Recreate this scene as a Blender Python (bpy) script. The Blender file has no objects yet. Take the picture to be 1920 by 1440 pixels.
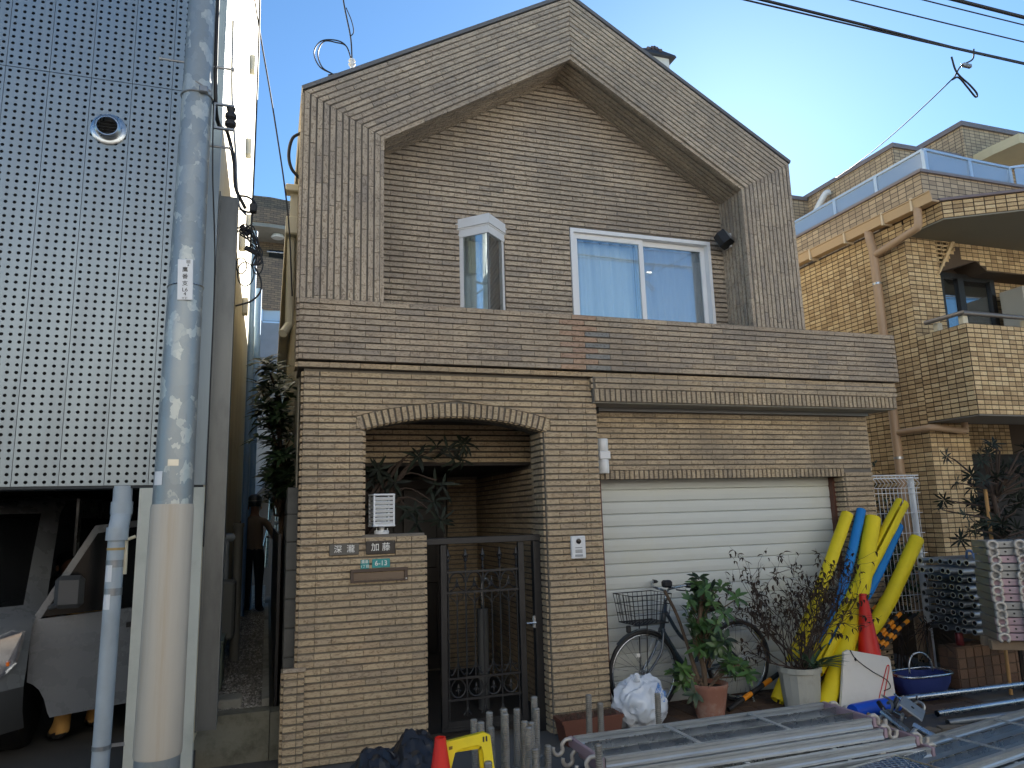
import bpy, bmesh, math, random
from mathutils import Vector, Matrix, Quaternion
R = math.radians
random.seed(7)
sc = bpy.context.scene
COL = sc.collection

# ------------------------------------------------------------------ camera
cam_d = bpy.data.cameras.new('camera'); cam = bpy.data.objects.new('camera', cam_d); COL.objects.link(cam)
cam_d.sensor_width = 36.0; cam_d.sensor_fit = 'HORIZONTAL'; cam_d.lens = 36.0 * 1355.06 / 1920.0
cam_d.clip_end = 2000.0; cam_d.clip_start = 0.05
YAW, PITCH, ROLL = R(18.693), R(10.216), R(1.649)
cam.location = (0, 0, 1.65)
cam.rotation_mode = 'QUATERNION'
cam.rotation_quaternion = (Matrix.Rotation(-YAW, 3, 'Z') @ Matrix.Rotation(R(90) + PITCH, 3, 'X') @ Matrix.Rotation(-ROLL, 3, 'Z')).to_quaternion()
sc.camera = cam

# ------------------------------------------------------------------ sky, sun, exposure
SUN_EL, SUN_AZ = R(27.4), R(37.0)          # azimuth from +Y towards +X
w = bpy.data.worlds.new('World'); sc.world = w; w.use_nodes = True
nt = w.node_tree; nt.nodes.clear()
sky = nt.nodes.new('ShaderNodeTexSky'); sky.sky_type = 'NISHITA'; sky.sun_disc = False
sky.sun_elevation = SUN_EL; sky.sun_rotation = SUN_AZ
sky.altitude = 50; sky.air_density = 1.0; sky.dust_density = 0.17; sky.ozone_density = 1.6
bg = nt.nodes.new('ShaderNodeBackground'); bg.inputs['Strength'].default_value = 0.045
out = nt.nodes.new('ShaderNodeOutputWorld')
tint = nt.nodes.new('ShaderNodeMix'); tint.data_type = 'RGBA'; tint.blend_type = 'MULTIPLY'; tint.inputs[0].default_value = 1.0; tint.inputs[7].default_value = (0.66, 0.94, 1.14, 1)
nt.links.new(sky.outputs[0], tint.inputs[6]); nt.links.new(tint.outputs[2], bg.inputs[0]); nt.links.new(bg.outputs[0], out.inputs[0])
sd = bpy.data.lights.new('sun', 'SUN'); sun = bpy.data.objects.new('sun', sd); COL.objects.link(sun)
sd.energy = 5.0; sd.angle = R(0.55); sd.color = (1.0, 0.93, 0.82)
sdir = Vector((math.sin(SUN_AZ) * math.cos(SUN_EL), math.cos(SUN_AZ) * math.cos(SUN_EL), math.sin(SUN_EL)))
sun.rotation_mode = 'QUATERNION'; sun.rotation_quaternion = sdir.to_track_quat('Z', 'Y')
sun.location = sdir * 60
vs = sc.view_settings; vs.view_transform = 'Standard'; vs.look = 'None'; vs.gamma = 1.0
vs.exposure = 2.05; vs.use_curve_mapping = False
sc.render.engine = 'CYCLES'
sc.cycles.use_denoising = True
sc.cycles.max_bounces = 8; sc.cycles.transparent_max_bounces = 24
sc.cycles.sample_clamp_indirect = 8

# ------------------------------------------------------------------ materials
def lin(c):
    return tuple(((v / 255.0) / 12.92 if v / 255.0 <= 0.04045 else ((v / 255.0 + 0.055) / 1.055) ** 2.4) for v in c)
def N(nt, t, **kw):
    n = nt.nodes.new(t)
    for k, v in kw.items():
        if k.startswith('i_'): n.inputs[k[2:].replace('_', ' ')].default_value = v
        else: setattr(n, k, v)
    return n
def ramp(nt, stops):
    n = nt.nodes.new('ShaderNodeValToRGB'); e = n.color_ramp.elements
    while len(e) < len(stops): e.new(0.5)
    for i, (p, c) in enumerate(stops):
        e[i].position = p; e[i].color = tuple(c) + (1,) if len(c) == 3 else c
    return n
def mix(nt, a, b, f, mode='MIX'):
    m = nt.nodes.new('ShaderNodeMix'); m.data_type = 'RGBA'; m.blend_type = mode
    for s, v in ((0, f), (6, a), (7, b)):
        if hasattr(v, 'is_linked') or hasattr(v, 'links'): nt.links.new(v, m.inputs[s])
        else: m.inputs[s].default_value = v if s == 0 else (tuple(v) + (1,) if len(v) == 3 else v)
    return m.outputs[2]
def newmat(name):
    m = bpy.data.materials.new(name); m.use_nodes = True
    return m, m.node_tree, m.node_tree.nodes['Principled BSDF']
def mat(name, col, rough=0.6, metal=0.0, var=0.12, scale=6.0, bump=0.0, bscale=40.0, dirt=None, dscale=2.0, damt=0.5, spec=0.5, coat=0.0, stretch=(1, 1, 1), rvar=0.12):
    """a plain surface: base colour broken up by noise, optional dirt colour in patches, fine relief"""
    m, nt, b = newmat(name)
    tc = N(nt, 'ShaderNodeTexCoord'); mp = N(nt, 'ShaderNodeMapping'); mp.inputs['Scale'].default_value = stretch
    nt.links.new(tc.outputs['Object'], mp.inputs[0])
    no = N(nt, 'ShaderNodeTexNoise', i_Scale=scale, i_Detail=6.0, i_Roughness=0.6)
    nt.links.new(mp.outputs[0], no.inputs['Vector'])
    c = mix(nt, [v * (1 - var) for v in col], [min(1, v * (1 + var)) for v in col], no.outputs['Fac'])
    if dirt is not None:
        n2 = N(nt, 'ShaderNodeTexNoise', i_Scale=dscale, i_Detail=8.0, i_Roughness=0.7)
        nt.links.new(mp.outputs[0], n2.inputs['Vector'])
        rp = ramp(nt, [(0.48, (0, 0, 0)), (0.72, (damt, damt, damt))]); nt.links.new(n2.outputs['Fac'], rp.inputs[0])
        c = mix(nt, c, dirt, rp.outputs[0])
    nt.links.new(c, b.inputs['Base Color'])
    mr = N(nt, 'ShaderNodeMapRange'); mr.inputs[3].default_value = max(0.02, rough - rvar); mr.inputs[4].default_value = min(1, rough + rvar)
    nt.links.new(no.outputs['Fac'], mr.inputs[0]); nt.links.new(mr.outputs[0], b.inputs['Roughness'])
    b.inputs['Metallic'].default_value = metal; b.inputs['Specular IOR Level'].default_value = spec
    if coat: b.inputs['Coat Weight'].default_value = coat; b.inputs['Coat Roughness'].default_value = 0.08
    if bump:
        n3 = N(nt, 'ShaderNodeTexNoise', i_Scale=bscale, i_Detail=5.0)
        nt.links.new(mp.outputs[0], n3.inputs['Vector'])
        bp = N(nt, 'ShaderNodeBump', i_Strength=bump, i_Distance=0.004); nt.links.new(n3.outputs['Fac'], bp.inputs['Height'])
        nt.links.new(bp.outputs[0], b.inputs['Normal'])
    return m
def tile_mat(name, c0, c1, c2, soot, damt, along=(1, 1, 1), bump=0.7, wave=True):
    """textured wall tile: each piece its own tone, wavy scratched relief, weather stains"""
    m, nt, b = newmat(name)
    geo = N(nt, 'ShaderNodeNewGeometry'); oi = N(nt, 'ShaderNodeObjectInfo')
    ad = N(nt, 'ShaderNodeMath', operation='ADD'); nt.links.new(geo.outputs['Random Per Island'], ad.inputs[0]); nt.links.new(oi.outputs['Random'], ad.inputs[1])
    fr = N(nt, 'ShaderNodeMath', operation='FRACT'); nt.links.new(ad.outputs[0], fr.inputs[0])
    rp = ramp(nt, [(0.0, c0), (0.55, c1), (1.0, c2)]); nt.links.new(fr.outputs[0], rp.inputs[0])
    mp = N(nt, 'ShaderNodeMapping'); mp.inputs['Scale'].default_value = along
    nt.links.new(geo.outputs['Position'], mp.inputs[0])
    n1 = N(nt, 'ShaderNodeTexNoise', i_Scale=55.0, i_Detail=4.0, i_Roughness=0.6); n1.inputs['Distortion'].default_value = 1.6
    nt.links.new(mp.outputs[0], n1.inputs['Vector'])
    r1 = ramp(nt, [(0.40, (0.45, 0.42, 0.38)), (0.50, (1, 1, 1)), (0.62, (1.0, 1.0, 1.0))]); nt.links.new(n1.outputs['Fac'], r1.inputs[0])
    c = mix(nt, rp.outputs[0], r1.outputs[0], 0.75 if wave else 0.45, 'MULTIPLY')
    n2 = N(nt, 'ShaderNodeTexNoise', i_Scale=1.3, i_Detail=7.0, i_Roughness=0.65); nt.links.new(geo.outputs['Position'], n2.inputs['Vector'])
    r2 = ramp(nt, [(0.40, (0, 0, 0)), (0.66, (damt, damt, damt))]); nt.links.new(n2.outputs['Fac'], r2.inputs[0])
    c = mix(nt, c, soot, r2.outputs[0])
    nt.links.new(c, b.inputs['Base Color']); b.inputs['Roughness'].default_value = 0.8; b.inputs['Specular IOR Level'].default_value = 0.25
    bp = N(nt, 'ShaderNodeBump', i_Strength=bump, i_Distance=0.006); nt.links.new(n1.outputs['Fac'], bp.inputs['Height']); nt.links.new(bp.outputs[0], b.inputs['Normal'])
    return m
def glass_mat(name, tint=(0.9, 0.95, 0.95), refl=0.25, rough=0.02, opaq=0.0, wavy=0.0):
    m, nt, b = newmat(name)
    nt.nodes.remove(b)
    o = nt.nodes['Material Output']
    tr = N(nt, 'ShaderNodeBsdfTransparent'); tr.inputs[0].default_value = tuple(tint) + (1,)
    gl = N(nt, 'ShaderNodeBsdfGlossy'); gl.inputs['Roughness'].default_value = rough; gl.inputs[0].default_value = (0.95, 0.97, 1, 1)
    lw = N(nt, 'ShaderNodeLayerWeight', i_Blend=0.35)
    mr = N(nt, 'ShaderNodeMapRange'); mr.inputs[3].default_value = refl; mr.inputs[4].default_value = 0.95
    nt.links.new(lw.outputs['Fresnel'], mr.inputs[0])
    if wavy:
        tc = N(nt, 'ShaderNodeTexCoord'); no = N(nt, 'ShaderNodeTexNoise', i_Scale=1.6); nt.links.new(tc.outputs['Object'], no.inputs['Vector'])
        bp = N(nt, 'ShaderNodeBump', i_Strength=wavy, i_Distance=0.01); nt.links.new(no.outputs['Fac'], bp.inputs['Height']); nt.links.new(bp.outputs[0], gl.inputs['Normal'])
    ms = N(nt, 'ShaderNodeMixShader'); nt.links.new(mr.outputs[0], ms.inputs[0]); nt.links.new(tr.outputs[0], ms.inputs[1]); nt.links.new(gl.outputs[0], ms.inputs[2])
    last = ms
    if opaq:
        df = N(nt, 'ShaderNodeBsdfDiffuse'); df.inputs[0].default_value = (0.6, 0.68, 0.72, 1)
        m2 = N(nt, 'ShaderNodeMixShader'); m2.inputs[0].default_value = opaq
        nt.links.new(ms.outputs[0], m2.inputs[1]); nt.links.new(df.outputs[0], m2.inputs[2]); last = m2
    nt.links.new(last.outputs[0], o.inputs[0])
    return m

M = {}
M['tile_low'] = tile_mat('tile_beige', lin((184, 162, 131)), lin((197, 176, 143)), lin((174, 156, 131)), lin((128, 116, 98)), 0.45, (0.45, 1, 1.2), 0.9)
M['tile_up'] = tile_mat('tile_weathered', lin((180, 165, 145)), lin((194, 178, 155)), lin((168, 156, 140)), lin((124, 116, 106)), 0.55, (0.5, 1, 1.2), 0.7)
M['tile_par'] = tile_mat('tile_parapet', lin((178, 160, 136)), lin((191, 173, 148)), lin((164, 151, 134)), lin((124, 116, 106)), 0.6, (0.5, 1, 1.2), 0.8)
M['tile_frame'] = tile_mat('tile_frame', lin((180, 165, 145)), lin((194, 178, 155)), lin((166, 154, 139)), lin((120, 113, 105)), 0.55, (1, 1, 0.5), 0.7)
M['tile_gar'] = tile_mat('tile_garage', lin((182, 162, 132)), lin((196, 176, 146)), lin((170, 154, 130)), lin((124, 115, 102)), 0.6, (0.45, 1, 1.2), 0.8)
M['tile_new'] = tile_mat('tile_repair', lin((172, 144, 122)), lin((182, 152, 126)), lin((166, 142, 124)), lin((132, 114, 100)), 0.3, (0.5, 1, 1.2), 0.8)
M['tile_old'] = tile_mat('tile_grey_repair', lin((146, 145, 140)), lin((156, 152, 142)), lin((138, 137, 132)), lin((100, 100, 98)), 0.4, (0.5, 1, 1.2), 0.8)
M['grout'] = mat('grout', lin((112, 106, 97)), 0.9, var=0.2, scale=9, dirt=lin((62, 58, 54)), dscale=3, damt=0.7)  # joint colour, darkened to make up for shade missing in the grooves
M['apt_tile'] = tile_mat('apartment_tile', lin((172, 146, 108)), lin((212, 184, 138)), lin((220, 196, 152)), lin((166, 142, 108)), 0.2, (1, 1, 1), 0.25, wave=False)
M['apt_grout'] = mat('apartment_grout', lin((82, 68, 54)), 0.9)
M['white_al'] = mat('white_aluminium', lin((222, 224, 224)), 0.4, var=0.05, scale=3)
M['shutter'] = mat('shutter_cream', lin((196, 199, 192)), 0.45, var=0.05, scale=1.2, dirt=lin((190, 184, 140)), dscale=0.9, damt=0.35)
M['black_iron'] = mat('black_iron', (0.013, 0.013, 0.014), 0.45, var=0.3, dirt=lin((60, 54, 46)), damt=0.25, dscale=6)
M['dark'] = mat('dark_void', (0.02, 0.02, 0.02), 0.9)  # near-black colour stands in for the darkness of unlit openings
M['concrete'] = mat('concrete', lin((150, 148, 138)), 0.9, var=0.18, scale=5, dirt=lin((72, 70, 56)), dscale=2.2, damt=0.85, bump=0.4)
M['asphalt'] = mat('asphalt', (0.055, 0.055, 0.058), 0.92, var=0.35, scale=30, bump=0.8, bscale=160, dirt=(0.12, 0.115, 0.105), dscale=1.2, damt=0.6)
M['galv'] = mat('galvanised_steel', lin((178, 184, 188)), 0.27, metal=0.92, var=0.15, scale=9, dirt=lin((140, 142, 142)), dscale=5, damt=0.3)
M['galv_dull'] = mat('galvanised_dull', lin((150, 154, 156)), 0.42, metal=0.7, var=0.16, scale=9, dirt=lin((104, 100, 94)), dscale=5, damt=0.45)
M['zinc'] = mat('zinc_plank', lin((178, 184, 186)), 0.34, metal=0.55, var=0.07, scale=4, dirt=lin((140, 142, 140)), dscale=2.5, damt=0.35)
M['zinc_darkened'] = mat('zinc_sheet', lin((112, 118, 121)), 0.45, metal=0.45, var=0.1, scale=4)  # sheet colour darkened to give the plank channels shaded depth
M['rubber'] = mat('black_rubber', (0.012, 0.012, 0.013), 0.6)
M['glass'] = glass_mat('window_glass', refl=0.20, wavy=0.05)
M['soffit'] = mat('grey_soffit', lin((150, 148, 140)), 0.85, var=0.08, dirt=lin((120, 116, 106)), damt=0.4)
M['cream_pvc'] = mat('cream_pvc', lin((206, 196, 168)), 0.5, var=0.06, dirt=lin((150, 138, 112)), dscale=3, damt=0.4)

# ------------------------------------------------------------------ mesh helpers
class MB:
    def __init__(s): s.v = []; s.f = []; s.m = []
    def add(s, vs, fs, mi=0):
        o = len(s.v); s.v += [tuple(p) for p in vs]; s.f += [tuple(i + o for i in f) for f in fs]; s.m += [mi] * len(fs)
    def box(s, x0, x1, y0, y1, z0, z1, mi=0, mtx=None):
        vs = [Vector(p) for p in ((x0, y0, z0), (x1, y0, z0), (x1, y1, z0), (x0, y1, z0), (x0, y0, z1), (x1, y0, z1), (x1, y1, z1), (x0, y1, z1))]
        if mtx: vs = [mtx @ p for p in vs]
        s.add(vs, [(0, 3, 2, 1), (4, 5, 6, 7), (0, 1, 5, 4), (1, 2, 6, 5), (2, 3, 7, 6), (3, 0, 4, 7)], mi)
    def bbox(s, x0, x1, y0, y1, z0, z1, b=0.01, mi=0, mtx=None):
        """box with every edge chamfered"""
        x, y, z = (x0 + x1) / 2, (y0 + y1) / 2, (z0 + z1) / 2; a, c, d = (x1 - x0) / 2, (y1 - y0) / 2, (z1 - z0) / 2
        b = min(b, a * .95, c * .95, d * .95)
        bm = bmesh.new(); bmesh.ops.create_cube(bm, size=2)
        for q in bm.verts: q.co = Vector((q.co.x * a, q.co.y * c, q.co.z * d))
        bmesh.ops.bevel(bm, geom=list(bm.edges), offset=b, segments=1, affect='EDGES')
        s.frombm(bm, Matrix.Translation((x, y, z)) if mtx is None else mtx @ Matrix.Translation((x, y, z)), mi)
    def frombm(s, bm, mtx=None, mi=0):
        bm.verts.index_update()
        s.add([(mtx @ q.co) if mtx else q.co.copy() for q in bm.verts], [[q.index for q in f.verts] for f in bm.faces], mi); bm.free()
    def tube(s, pts, r, n=8, mi=0, cap=True, closed=False):
        pts = [Vector(p) for p in pts]; k = len(pts)
        rs = r if isinstance(r, (list, tuple)) else [r] * k
        vs = []; fs = []; prev = None
        for i, p in enumerate(pts):
            if closed: t = (pts[(i + 1) % k] - pts[i - 1])
            else: t = (pts[min(i + 1, k - 1)] - pts[max(i - 1, 0)])
            t = t.normalized() if t.length > 1e-9 else Vector((0, 0, 1))
            if prev is None:
                a = Vector((0, 0, 1)) if abs(t.z) < .9 else Vector((1, 0, 0)); nn = t.cross(a).normalized()
            else:
                nn = prev - t * prev.dot(t); nn = nn.normalized() if nn.length > 1e-6 else t.orthogonal().normalized()
            prev = nn; bb = t.cross(nn)
            for j in range(n):
                th = 2 * math.pi * j / n; vs.append(p + (nn * math.cos(th) + bb * math.sin(th)) * rs[i])
        for i in range(k if closed else k - 1):
            i2 = (i + 1) % k
            for j in range(n):
                fs.append((i * n + j, i * n + (j + 1) % n, i2 * n + (j + 1) % n, i2 * n + j))
        if cap and not closed:
            fs.append(tuple(range(n))[::-1]); fs.append(tuple((k - 1) * n + j for j in range(n)))
        s.add(vs, fs, mi)
    def lathe(s, prof, c=(0, 0, 0), n=20, mi=0, mtx=None, cap=True):
        c = Vector(c); vs = []; fs = []
        for r_, z in prof:
            for j in range(n):
                th = 2 * math.pi * j / n; p = Vector((r_ * math.cos(th), r_ * math.sin(th), z))
                vs.append((mtx @ p if mtx else p) + c)
        k = len(prof)
        for i in range(k - 1):
            for j in range(n): fs.append((i * n + j, i * n + (j + 1) % n, (i + 1) * n + (j + 1) % n, (i + 1) * n + j))
        if cap:
            fs.append(tuple(range(n))[::-1]); fs.append(tuple((k - 1) * n + j for j in range(n)))
        s.add(vs, fs, mi)
    def prism(s, poly, fn, d0, d1, mi=0):
        """extrude a 2-D polygon; fn(u, v, d) gives the point"""
        k = len(poly); vs = [fn(u, v, d0) for u, v in poly] + [fn(u, v, d1) for u, v in poly]
        fs = [tuple(range(k)), tuple(range(2 * k - 1, k - 1, -1))] + [(i, i + k, (i + 1) % k + k, (i + 1) % k) for i in range(k)]
        s.add(vs, fs, mi)
    def build(s, name, mats, parent=None, smooth=False, loc=None, rec=True, bevel=0, auto=None):
        me = bpy.data.meshes.new(name); me.from_pydata(s.v, [], s.f)
        for m_ in (mats if isinstance(mats, (list, tuple)) else [mats]): me.materials.append(M[m_] if isinstance(m_, str) else m_)
        if any(s.m): me.polygons.foreach_set('material_index', s.m)
        if rec:
            bm = bmesh.new(); bm.from_mesh(me); bmesh.ops.recalc_face_normals(bm, faces=bm.faces); bm.to_mesh(me); bm.free()
        if smooth or auto:
            me.polygons.foreach_set('use_smooth', [True] * len(me.polygons))
            if auto:
                me.set_sharp_from_angle(angle=R(auto))
        me.update()
        o = bpy.data.objects.new(name, me); COL.objects.link(o)
        if loc: o.location = loc
        if parent:
            o.parent = parent
            if parent.name in BASE: o.matrix_parent_inverse = Matrix.Translation(-BASE[parent.name])
        return o
BASE = {}
def tag(o, label=None, cat=None, group=None, kind=None):
    for k, v in (('label', label), ('category', cat), ('group', group), ('kind', kind)):
        if v: o[k] = v
    return o
def thing(name, loc, label, cat, group=None):
    """an Empty at the base of a thing; its parts are built in world coordinates and keep their place"""
    o = bpy.data.objects.new(name, None); COL.objects.link(o); o.location = loc; o.empty_display_size = 0.2
    BASE[o.name] = Vector(loc)
    return tag(o, label, cat, group)
def one(mb, name, mats, label, cat, group=None, **kw):
    return tag(mb.build(name, mats, None, **kw), label, cat, group)
def struct(mb, name, mats, **kw):
    return tag(mb.build(name, mats, None, **kw), kind='structure')
def copy_tree(o, mtx, label=None, parent=None):
    """copy a thing with its parts; mtx moves the whole copy"""
    c = o.copy(); COL.objects.link(c)
    if parent is None:
        c.matrix_world = mtx @ o.matrix_basis
        if label: c['label'] = label
    else:
        c.parent = parent; c.matrix_parent_inverse = o.matrix_parent_inverse.copy()
    for ch in list(o.children): copy_tree(ch, None, None, c)
    return c
def lerp(a, b, t): return a + (b - a) * t
def bez(pts, n=12):
    """Catmull-Rom through the points"""
    P = [Vector(p) for p in pts]; P = [P[0] * 2 - P[1]] + P + [P[-1] * 2 - P[-2]]; o = []
    for i in range(1, len(P) - 2):
        for k in range(n):
            t = k / n; a, b, c, d = P[i - 1], P[i], P[i + 1], P[i + 2]
            o.append(0.5 * ((2 * b) + (c - a) * t + (2 * a - 5 * b + 4 * c - d) * t * t + (3 * b - a - 3 * c + d) * t ** 3))
    o.append(P[-2]); return o
def text(s, name, size, loc, mats, parent, rot=(R(90), 0, 0), ext=0.0006, ax='CENTER'):
    cu = bpy.data.curves.new(name, 'FONT'); cu.body = s; cu.size = size; cu.align_x = ax; cu.align_y = 'CENTER'; cu.extrude = ext
    cu.resolution_u = 3
    t = bpy.data.objects.new(name + '_tmp', cu); COL.objects.link(t)
    dg = bpy.context.evaluated_depsgraph_get(); dg.update()
    me = bpy.data.meshes.new_from_object(t.evaluated_get(dg)); bpy.data.objects.remove(t); bpy.data.curves.remove(cu)
    me.materials.clear(); me.materials.append(M[mats] if isinstance(mats, str) else mats)
    me.transform(Matrix.Translation(loc) @ (rot if isinstance(rot, Matrix) else Matrix(Matrix.Rotation(rot[2], 4, 'Z') @ Matrix.Rotation(rot[0], 4, 'X'))))
    o = bpy.data.objects.new(name, me); COL.objects.link(o); o.parent = parent
    if parent is not None and parent.name in BASE: o.matrix_parent_inverse = Matrix.Translation(-BASE[parent.name])
    return o

# ------------------------------------------------------------------ tiles
class Tiles:
    """rows of long wall tiles; every tile is a proud, slightly tapered block"""
    def __init__(s): s.rec = []
    def row(s, A0, A1, B0, B1, nrm, mat='tile_low', tl=0.227, proud=0.018, off=None, gap=0.0012, ref=None, pick=None, name='wall_tile'):
        A0, A1, B0, B1, nrm = [Vector(p) for p in (A0, A1, B0, B1, nrm)]
        d = (A1 - A0); 
        if d.length < 1e-4: d = (B1 - B0)
        if d.length < 0.012 and (B1 - B0).length < 0.012: return
        d.normalize(); db = (B1 - B0); db = db.normalized() if db.length > 1e-5 else d
        rf = Vector(ref) if ref else Vector((0, 0, 0))
        ua0, ua1, ub0, ub1 = [(p - rf).dot(d) for p in (A0, A1, B0, B1)]
        lo, hi = min(ua0, ub0), max(ua1, ub1)
        o = random.random() * tl if off is None else off
        k = math.floor((lo - o) / tl); u = o + k * tl
        while u < hi:
            u2 = u + tl
            if hi - u2 < 0.02: u2 = hi + .001
            a0, a1 = max(u, ua0) + gap / 2, min(u2, ua1) - gap / 2; b0, b1 = max(u, ub0) + gap / 2, min(u2, ub1) - gap / 2
            if a1 < a0: a0 = a1 = (max(min((a0 + a1) / 2, ua1), ua0))
            if b1 < b0: b0 = b1 = (max(min((b0 + b1) / 2, ub1), ub0))
            if max(a1 - a0, b1 - b0) > 0.008:
                q = [A0 + d * (a0 - ua0), A0 + d * (a1 - ua0), B0 + db * (b1 - ub0), B0 + db * (b0 - ub0)]
                cen = (q[0] + q[1] + q[2] + q[3]) / 4
                pr = proud + random.uniform(-.0015, .0015)
                fr = [p + (cen - p).normalized() * 0.0016 + nrm * pr for p in q]
                mt = pick(cen, mat) if pick else mat
                s.rec.append((q, fr, mt, cen, (q[1] - q[0]).length * (q[3] - q[0]).length, name))
            u = u2
    def emit(s, parent, n_single, stuff_name, cam_p=Vector((0, 0, 1.65)), label=None):
        order = sorted(range(len(s.rec)), key=lambda i: -s.rec[i][4] / (s.rec[i][3] - cam_p).length ** 2)
        single = set(order[:n_single]); by = {}
        F = [(4, 5, 6, 7), (0, 1, 5, 4), (1, 2, 6, 5), (2, 3, 7, 6), (3, 0, 4, 7)]
        for i, (q, fr, mt, cen, ar, nm) in enumerate(s.rec):
            flip = (q[1] - q[0]).cross(q[3] - q[0]).dot(fr[0] - q[0]) < 0
            ff = [f[::-1] for f in F] if flip else F
            if i in single:
                mb = MB(); mb.add(q + fr, ff); mb.build(nm, mt, parent, rec=False)
            else:
                by.setdefault(mt, MB()).add(q + fr, ff)
        for mt, mb in by.items():
            o = mb.build(stuff_name, mt, parent, rec=False); o['kind'] = 'stuff'
# ================================================================== the ground
mb = MB(); mb.add([(-300, -300, -0.004), (300, -300, -0.004), (300, 300, -0.004), (-300, 300, -0.004)], [(0, 1, 2, 3)])
struct(mb, 'ground', mat('far_ground', (0.10, 0.095, 0.085), 0.95, var=0.3, scale=0.2), rec=False)
mb = MB(); mb.add([(-14, -3.2, 0.0), (14, -3.2, 0.0), (14, 4.75, 0.0), (-14, 4.75, 0.0)], [(0, 1, 2, 3)])
struct(mb, 'road', 'asphalt', rec=False)
# garage apron of small brown paving tiles, each its own piece
apr = MB(); apr.box(2.62, 5.7, 4.75, 5.95, -0.02, 0.004)
apron = struct(apr, 'apron', mat('apron_bed', lin((70, 64, 58)), 0.9))
M['paver'] = tile_mat('paver', lin((92, 72, 60)), lin((108, 86, 70)), lin((82, 68, 60)), lin((60, 54, 50)), 0.6, (1, 1, 1), 0.3, wave=False)
tp = Tiles()
for r_ in range(8):
    y0 = 4.76 + r_ * 0.148
    tp.row((2.63, y0, 0.004), (5.69, y0, 0.004), (2.63, y0 + .14, 0.004), (5.69, y0 + .14, 0.004), (0, 0, 1), 'paver', tl=0.15, proud=0.006, off=0.0, gap=0.008, name='paving_tile')
tp.emit(apron, 200, 'paving_tiles')

# ================================================================== the house
HW = thing('brick_tile_house', (2.5, 6.0, 0), 'two-storey house clad in long beige-grey tiles with a gabled front', 'house')
YW, YB, YP, YF, YR, YG, YD = 5.47, 5.44, 5.40, 5.42, 5.84, 5.72, 5.90
FY = (0, -1, 0)
# arch geometry: intrados through (0.662,2.308) (1.385,2.415) (2.105,2.312)
AX0, AX1, AZ0, AZA = 0.662, 2.108, 2.310, 2.414
ACX = (AX0 + AX1) / 2; hc = (AX1 - AX0) / 2; rise = AZA - AZ0
AR = (hc * hc + rise * rise) / (2 * rise); ACZ = AZA - AR; ART = 0.105
def arch_z(x, r): 
    q = r * r - (x - ACX) ** 2
    return ACZ + math.sqrt(q) if q > 0 else -9
# --- grout-coloured backing walls
back = MB()
def arch_poly(r, x0, x1, n=16): return [(lerp(x0, x1, i / n), arch_z(lerp(x0, x1, i / n), r)) for i in range(n + 1)]
fw = lambda Y: (lambda u, v, d: (u, Y + d, v))
# arch wall pieces: left pier, garden wall, right pier, spandrel above the arch
back.prism([(0.225, 0), (AX0, 0), (AX0, 2.76), (0.225, 2.76)], fw(YW), 0, .27)
back.prism([(AX0, 0), (1.122, 0), (1.122, 1.532), (AX0, 1.532)], fw(YW), 0.0005, .2)
back.prism([(AX1, 0), (2.584, 0), (2.584, 2.76), (AX1, 2.76)], fw(YW), 0, .27)
ap = arch_poly(AR, AX0, AX1)
for i in range(len(ap) - 1):
    (xa, za), (xb, zb) = ap[i], ap[i + 1]
    back.prism([(xa, za), (xb, zb), (xb, 2.76), (xa, 2.76)], fw(YW), 0, .27)
# band, parapet body, balcony slab, lower right beam
back.box(0.185, 5.79, YB, 5.9, 2.762, 2.803)
back.box(0.178, 5.815, YP, 5.62, 2.815, 3.288)
back.box(2.545, 5.775, 5.41, 5.718, 2.553, 2.762)
# gable frame body and recess wall
O = [(0.175, 3.29), (0.175, 4.980), (2.490, 6.322), (4.785, 4.980), (4.785, 3.29)]
I = [(0.775, 3.29), (0.775, 4.680), (2.482, 5.732), (4.240, 4.662), (4.240, 3.29)]
for i in range(4):
    back.prism([O[i], O[i + 1], I[i + 1], I[i]], fw(YF), 0, YR - YF)
back.prism([(0.74, 3.2), (4.28, 3.2), (4.28, 4.64), (2.482, 5.74), (0.74, 4.66)], fw(YR + .001), 0.0, .02)   # replaced below by openings
back.v = back.v[:-10]; back.f = back.f[:-7]; back.m = back.m[:-7]
def rect_wall(mbx, X0, X1, Z0, Z1f, holes, Y, th):
    """front wall built as vertical strips round rectangular holes; Z1f(x) is the top edge"""
    xs = sorted(set([X0, X1] + [h[0] for h in holes] + [h[1] for h in holes] + [2.482]))
    xs = [x for x in xs if X0 <= x <= X1]
    for a, b in zip(xs, xs[1:]):
        zs = [(Z0, None)]
        h = [q for q in holes if q[0] <= a + 1e-6 and q[1] >= b - 1e-6]
        if h:
            mbx.prism([(a, Z0), (b, Z0), (b, h[0][2]), (a, h[0][2])], fw(Y), 0, th)
            mbx.prism([(a, h[0][3]), (b, h[0][3]), (b, Z1f(b)), (a, Z1f(a))], fw(Y), 0, th)
        else: mbx.prism([(a, Z0), (b, Z0), (b, Z1f(b)), (a, Z1f(a))], fw(Y), 0, th)
def gab(x): return lerp(4.70, 5.75, (x - .775) / (2.482 - .775)) if x < 2.482 else lerp(5.75, 4.68, (x - 2.482) / (4.24 - 2.482))
WIN = (2.578, 4.078, 3.30, 4.248); CW = (1.525, 1.935, 3.30, 4.13)
rect_wall(back, 0.74, 4.28, 3.20, gab, [WIN, CW], YR, .12)
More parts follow.
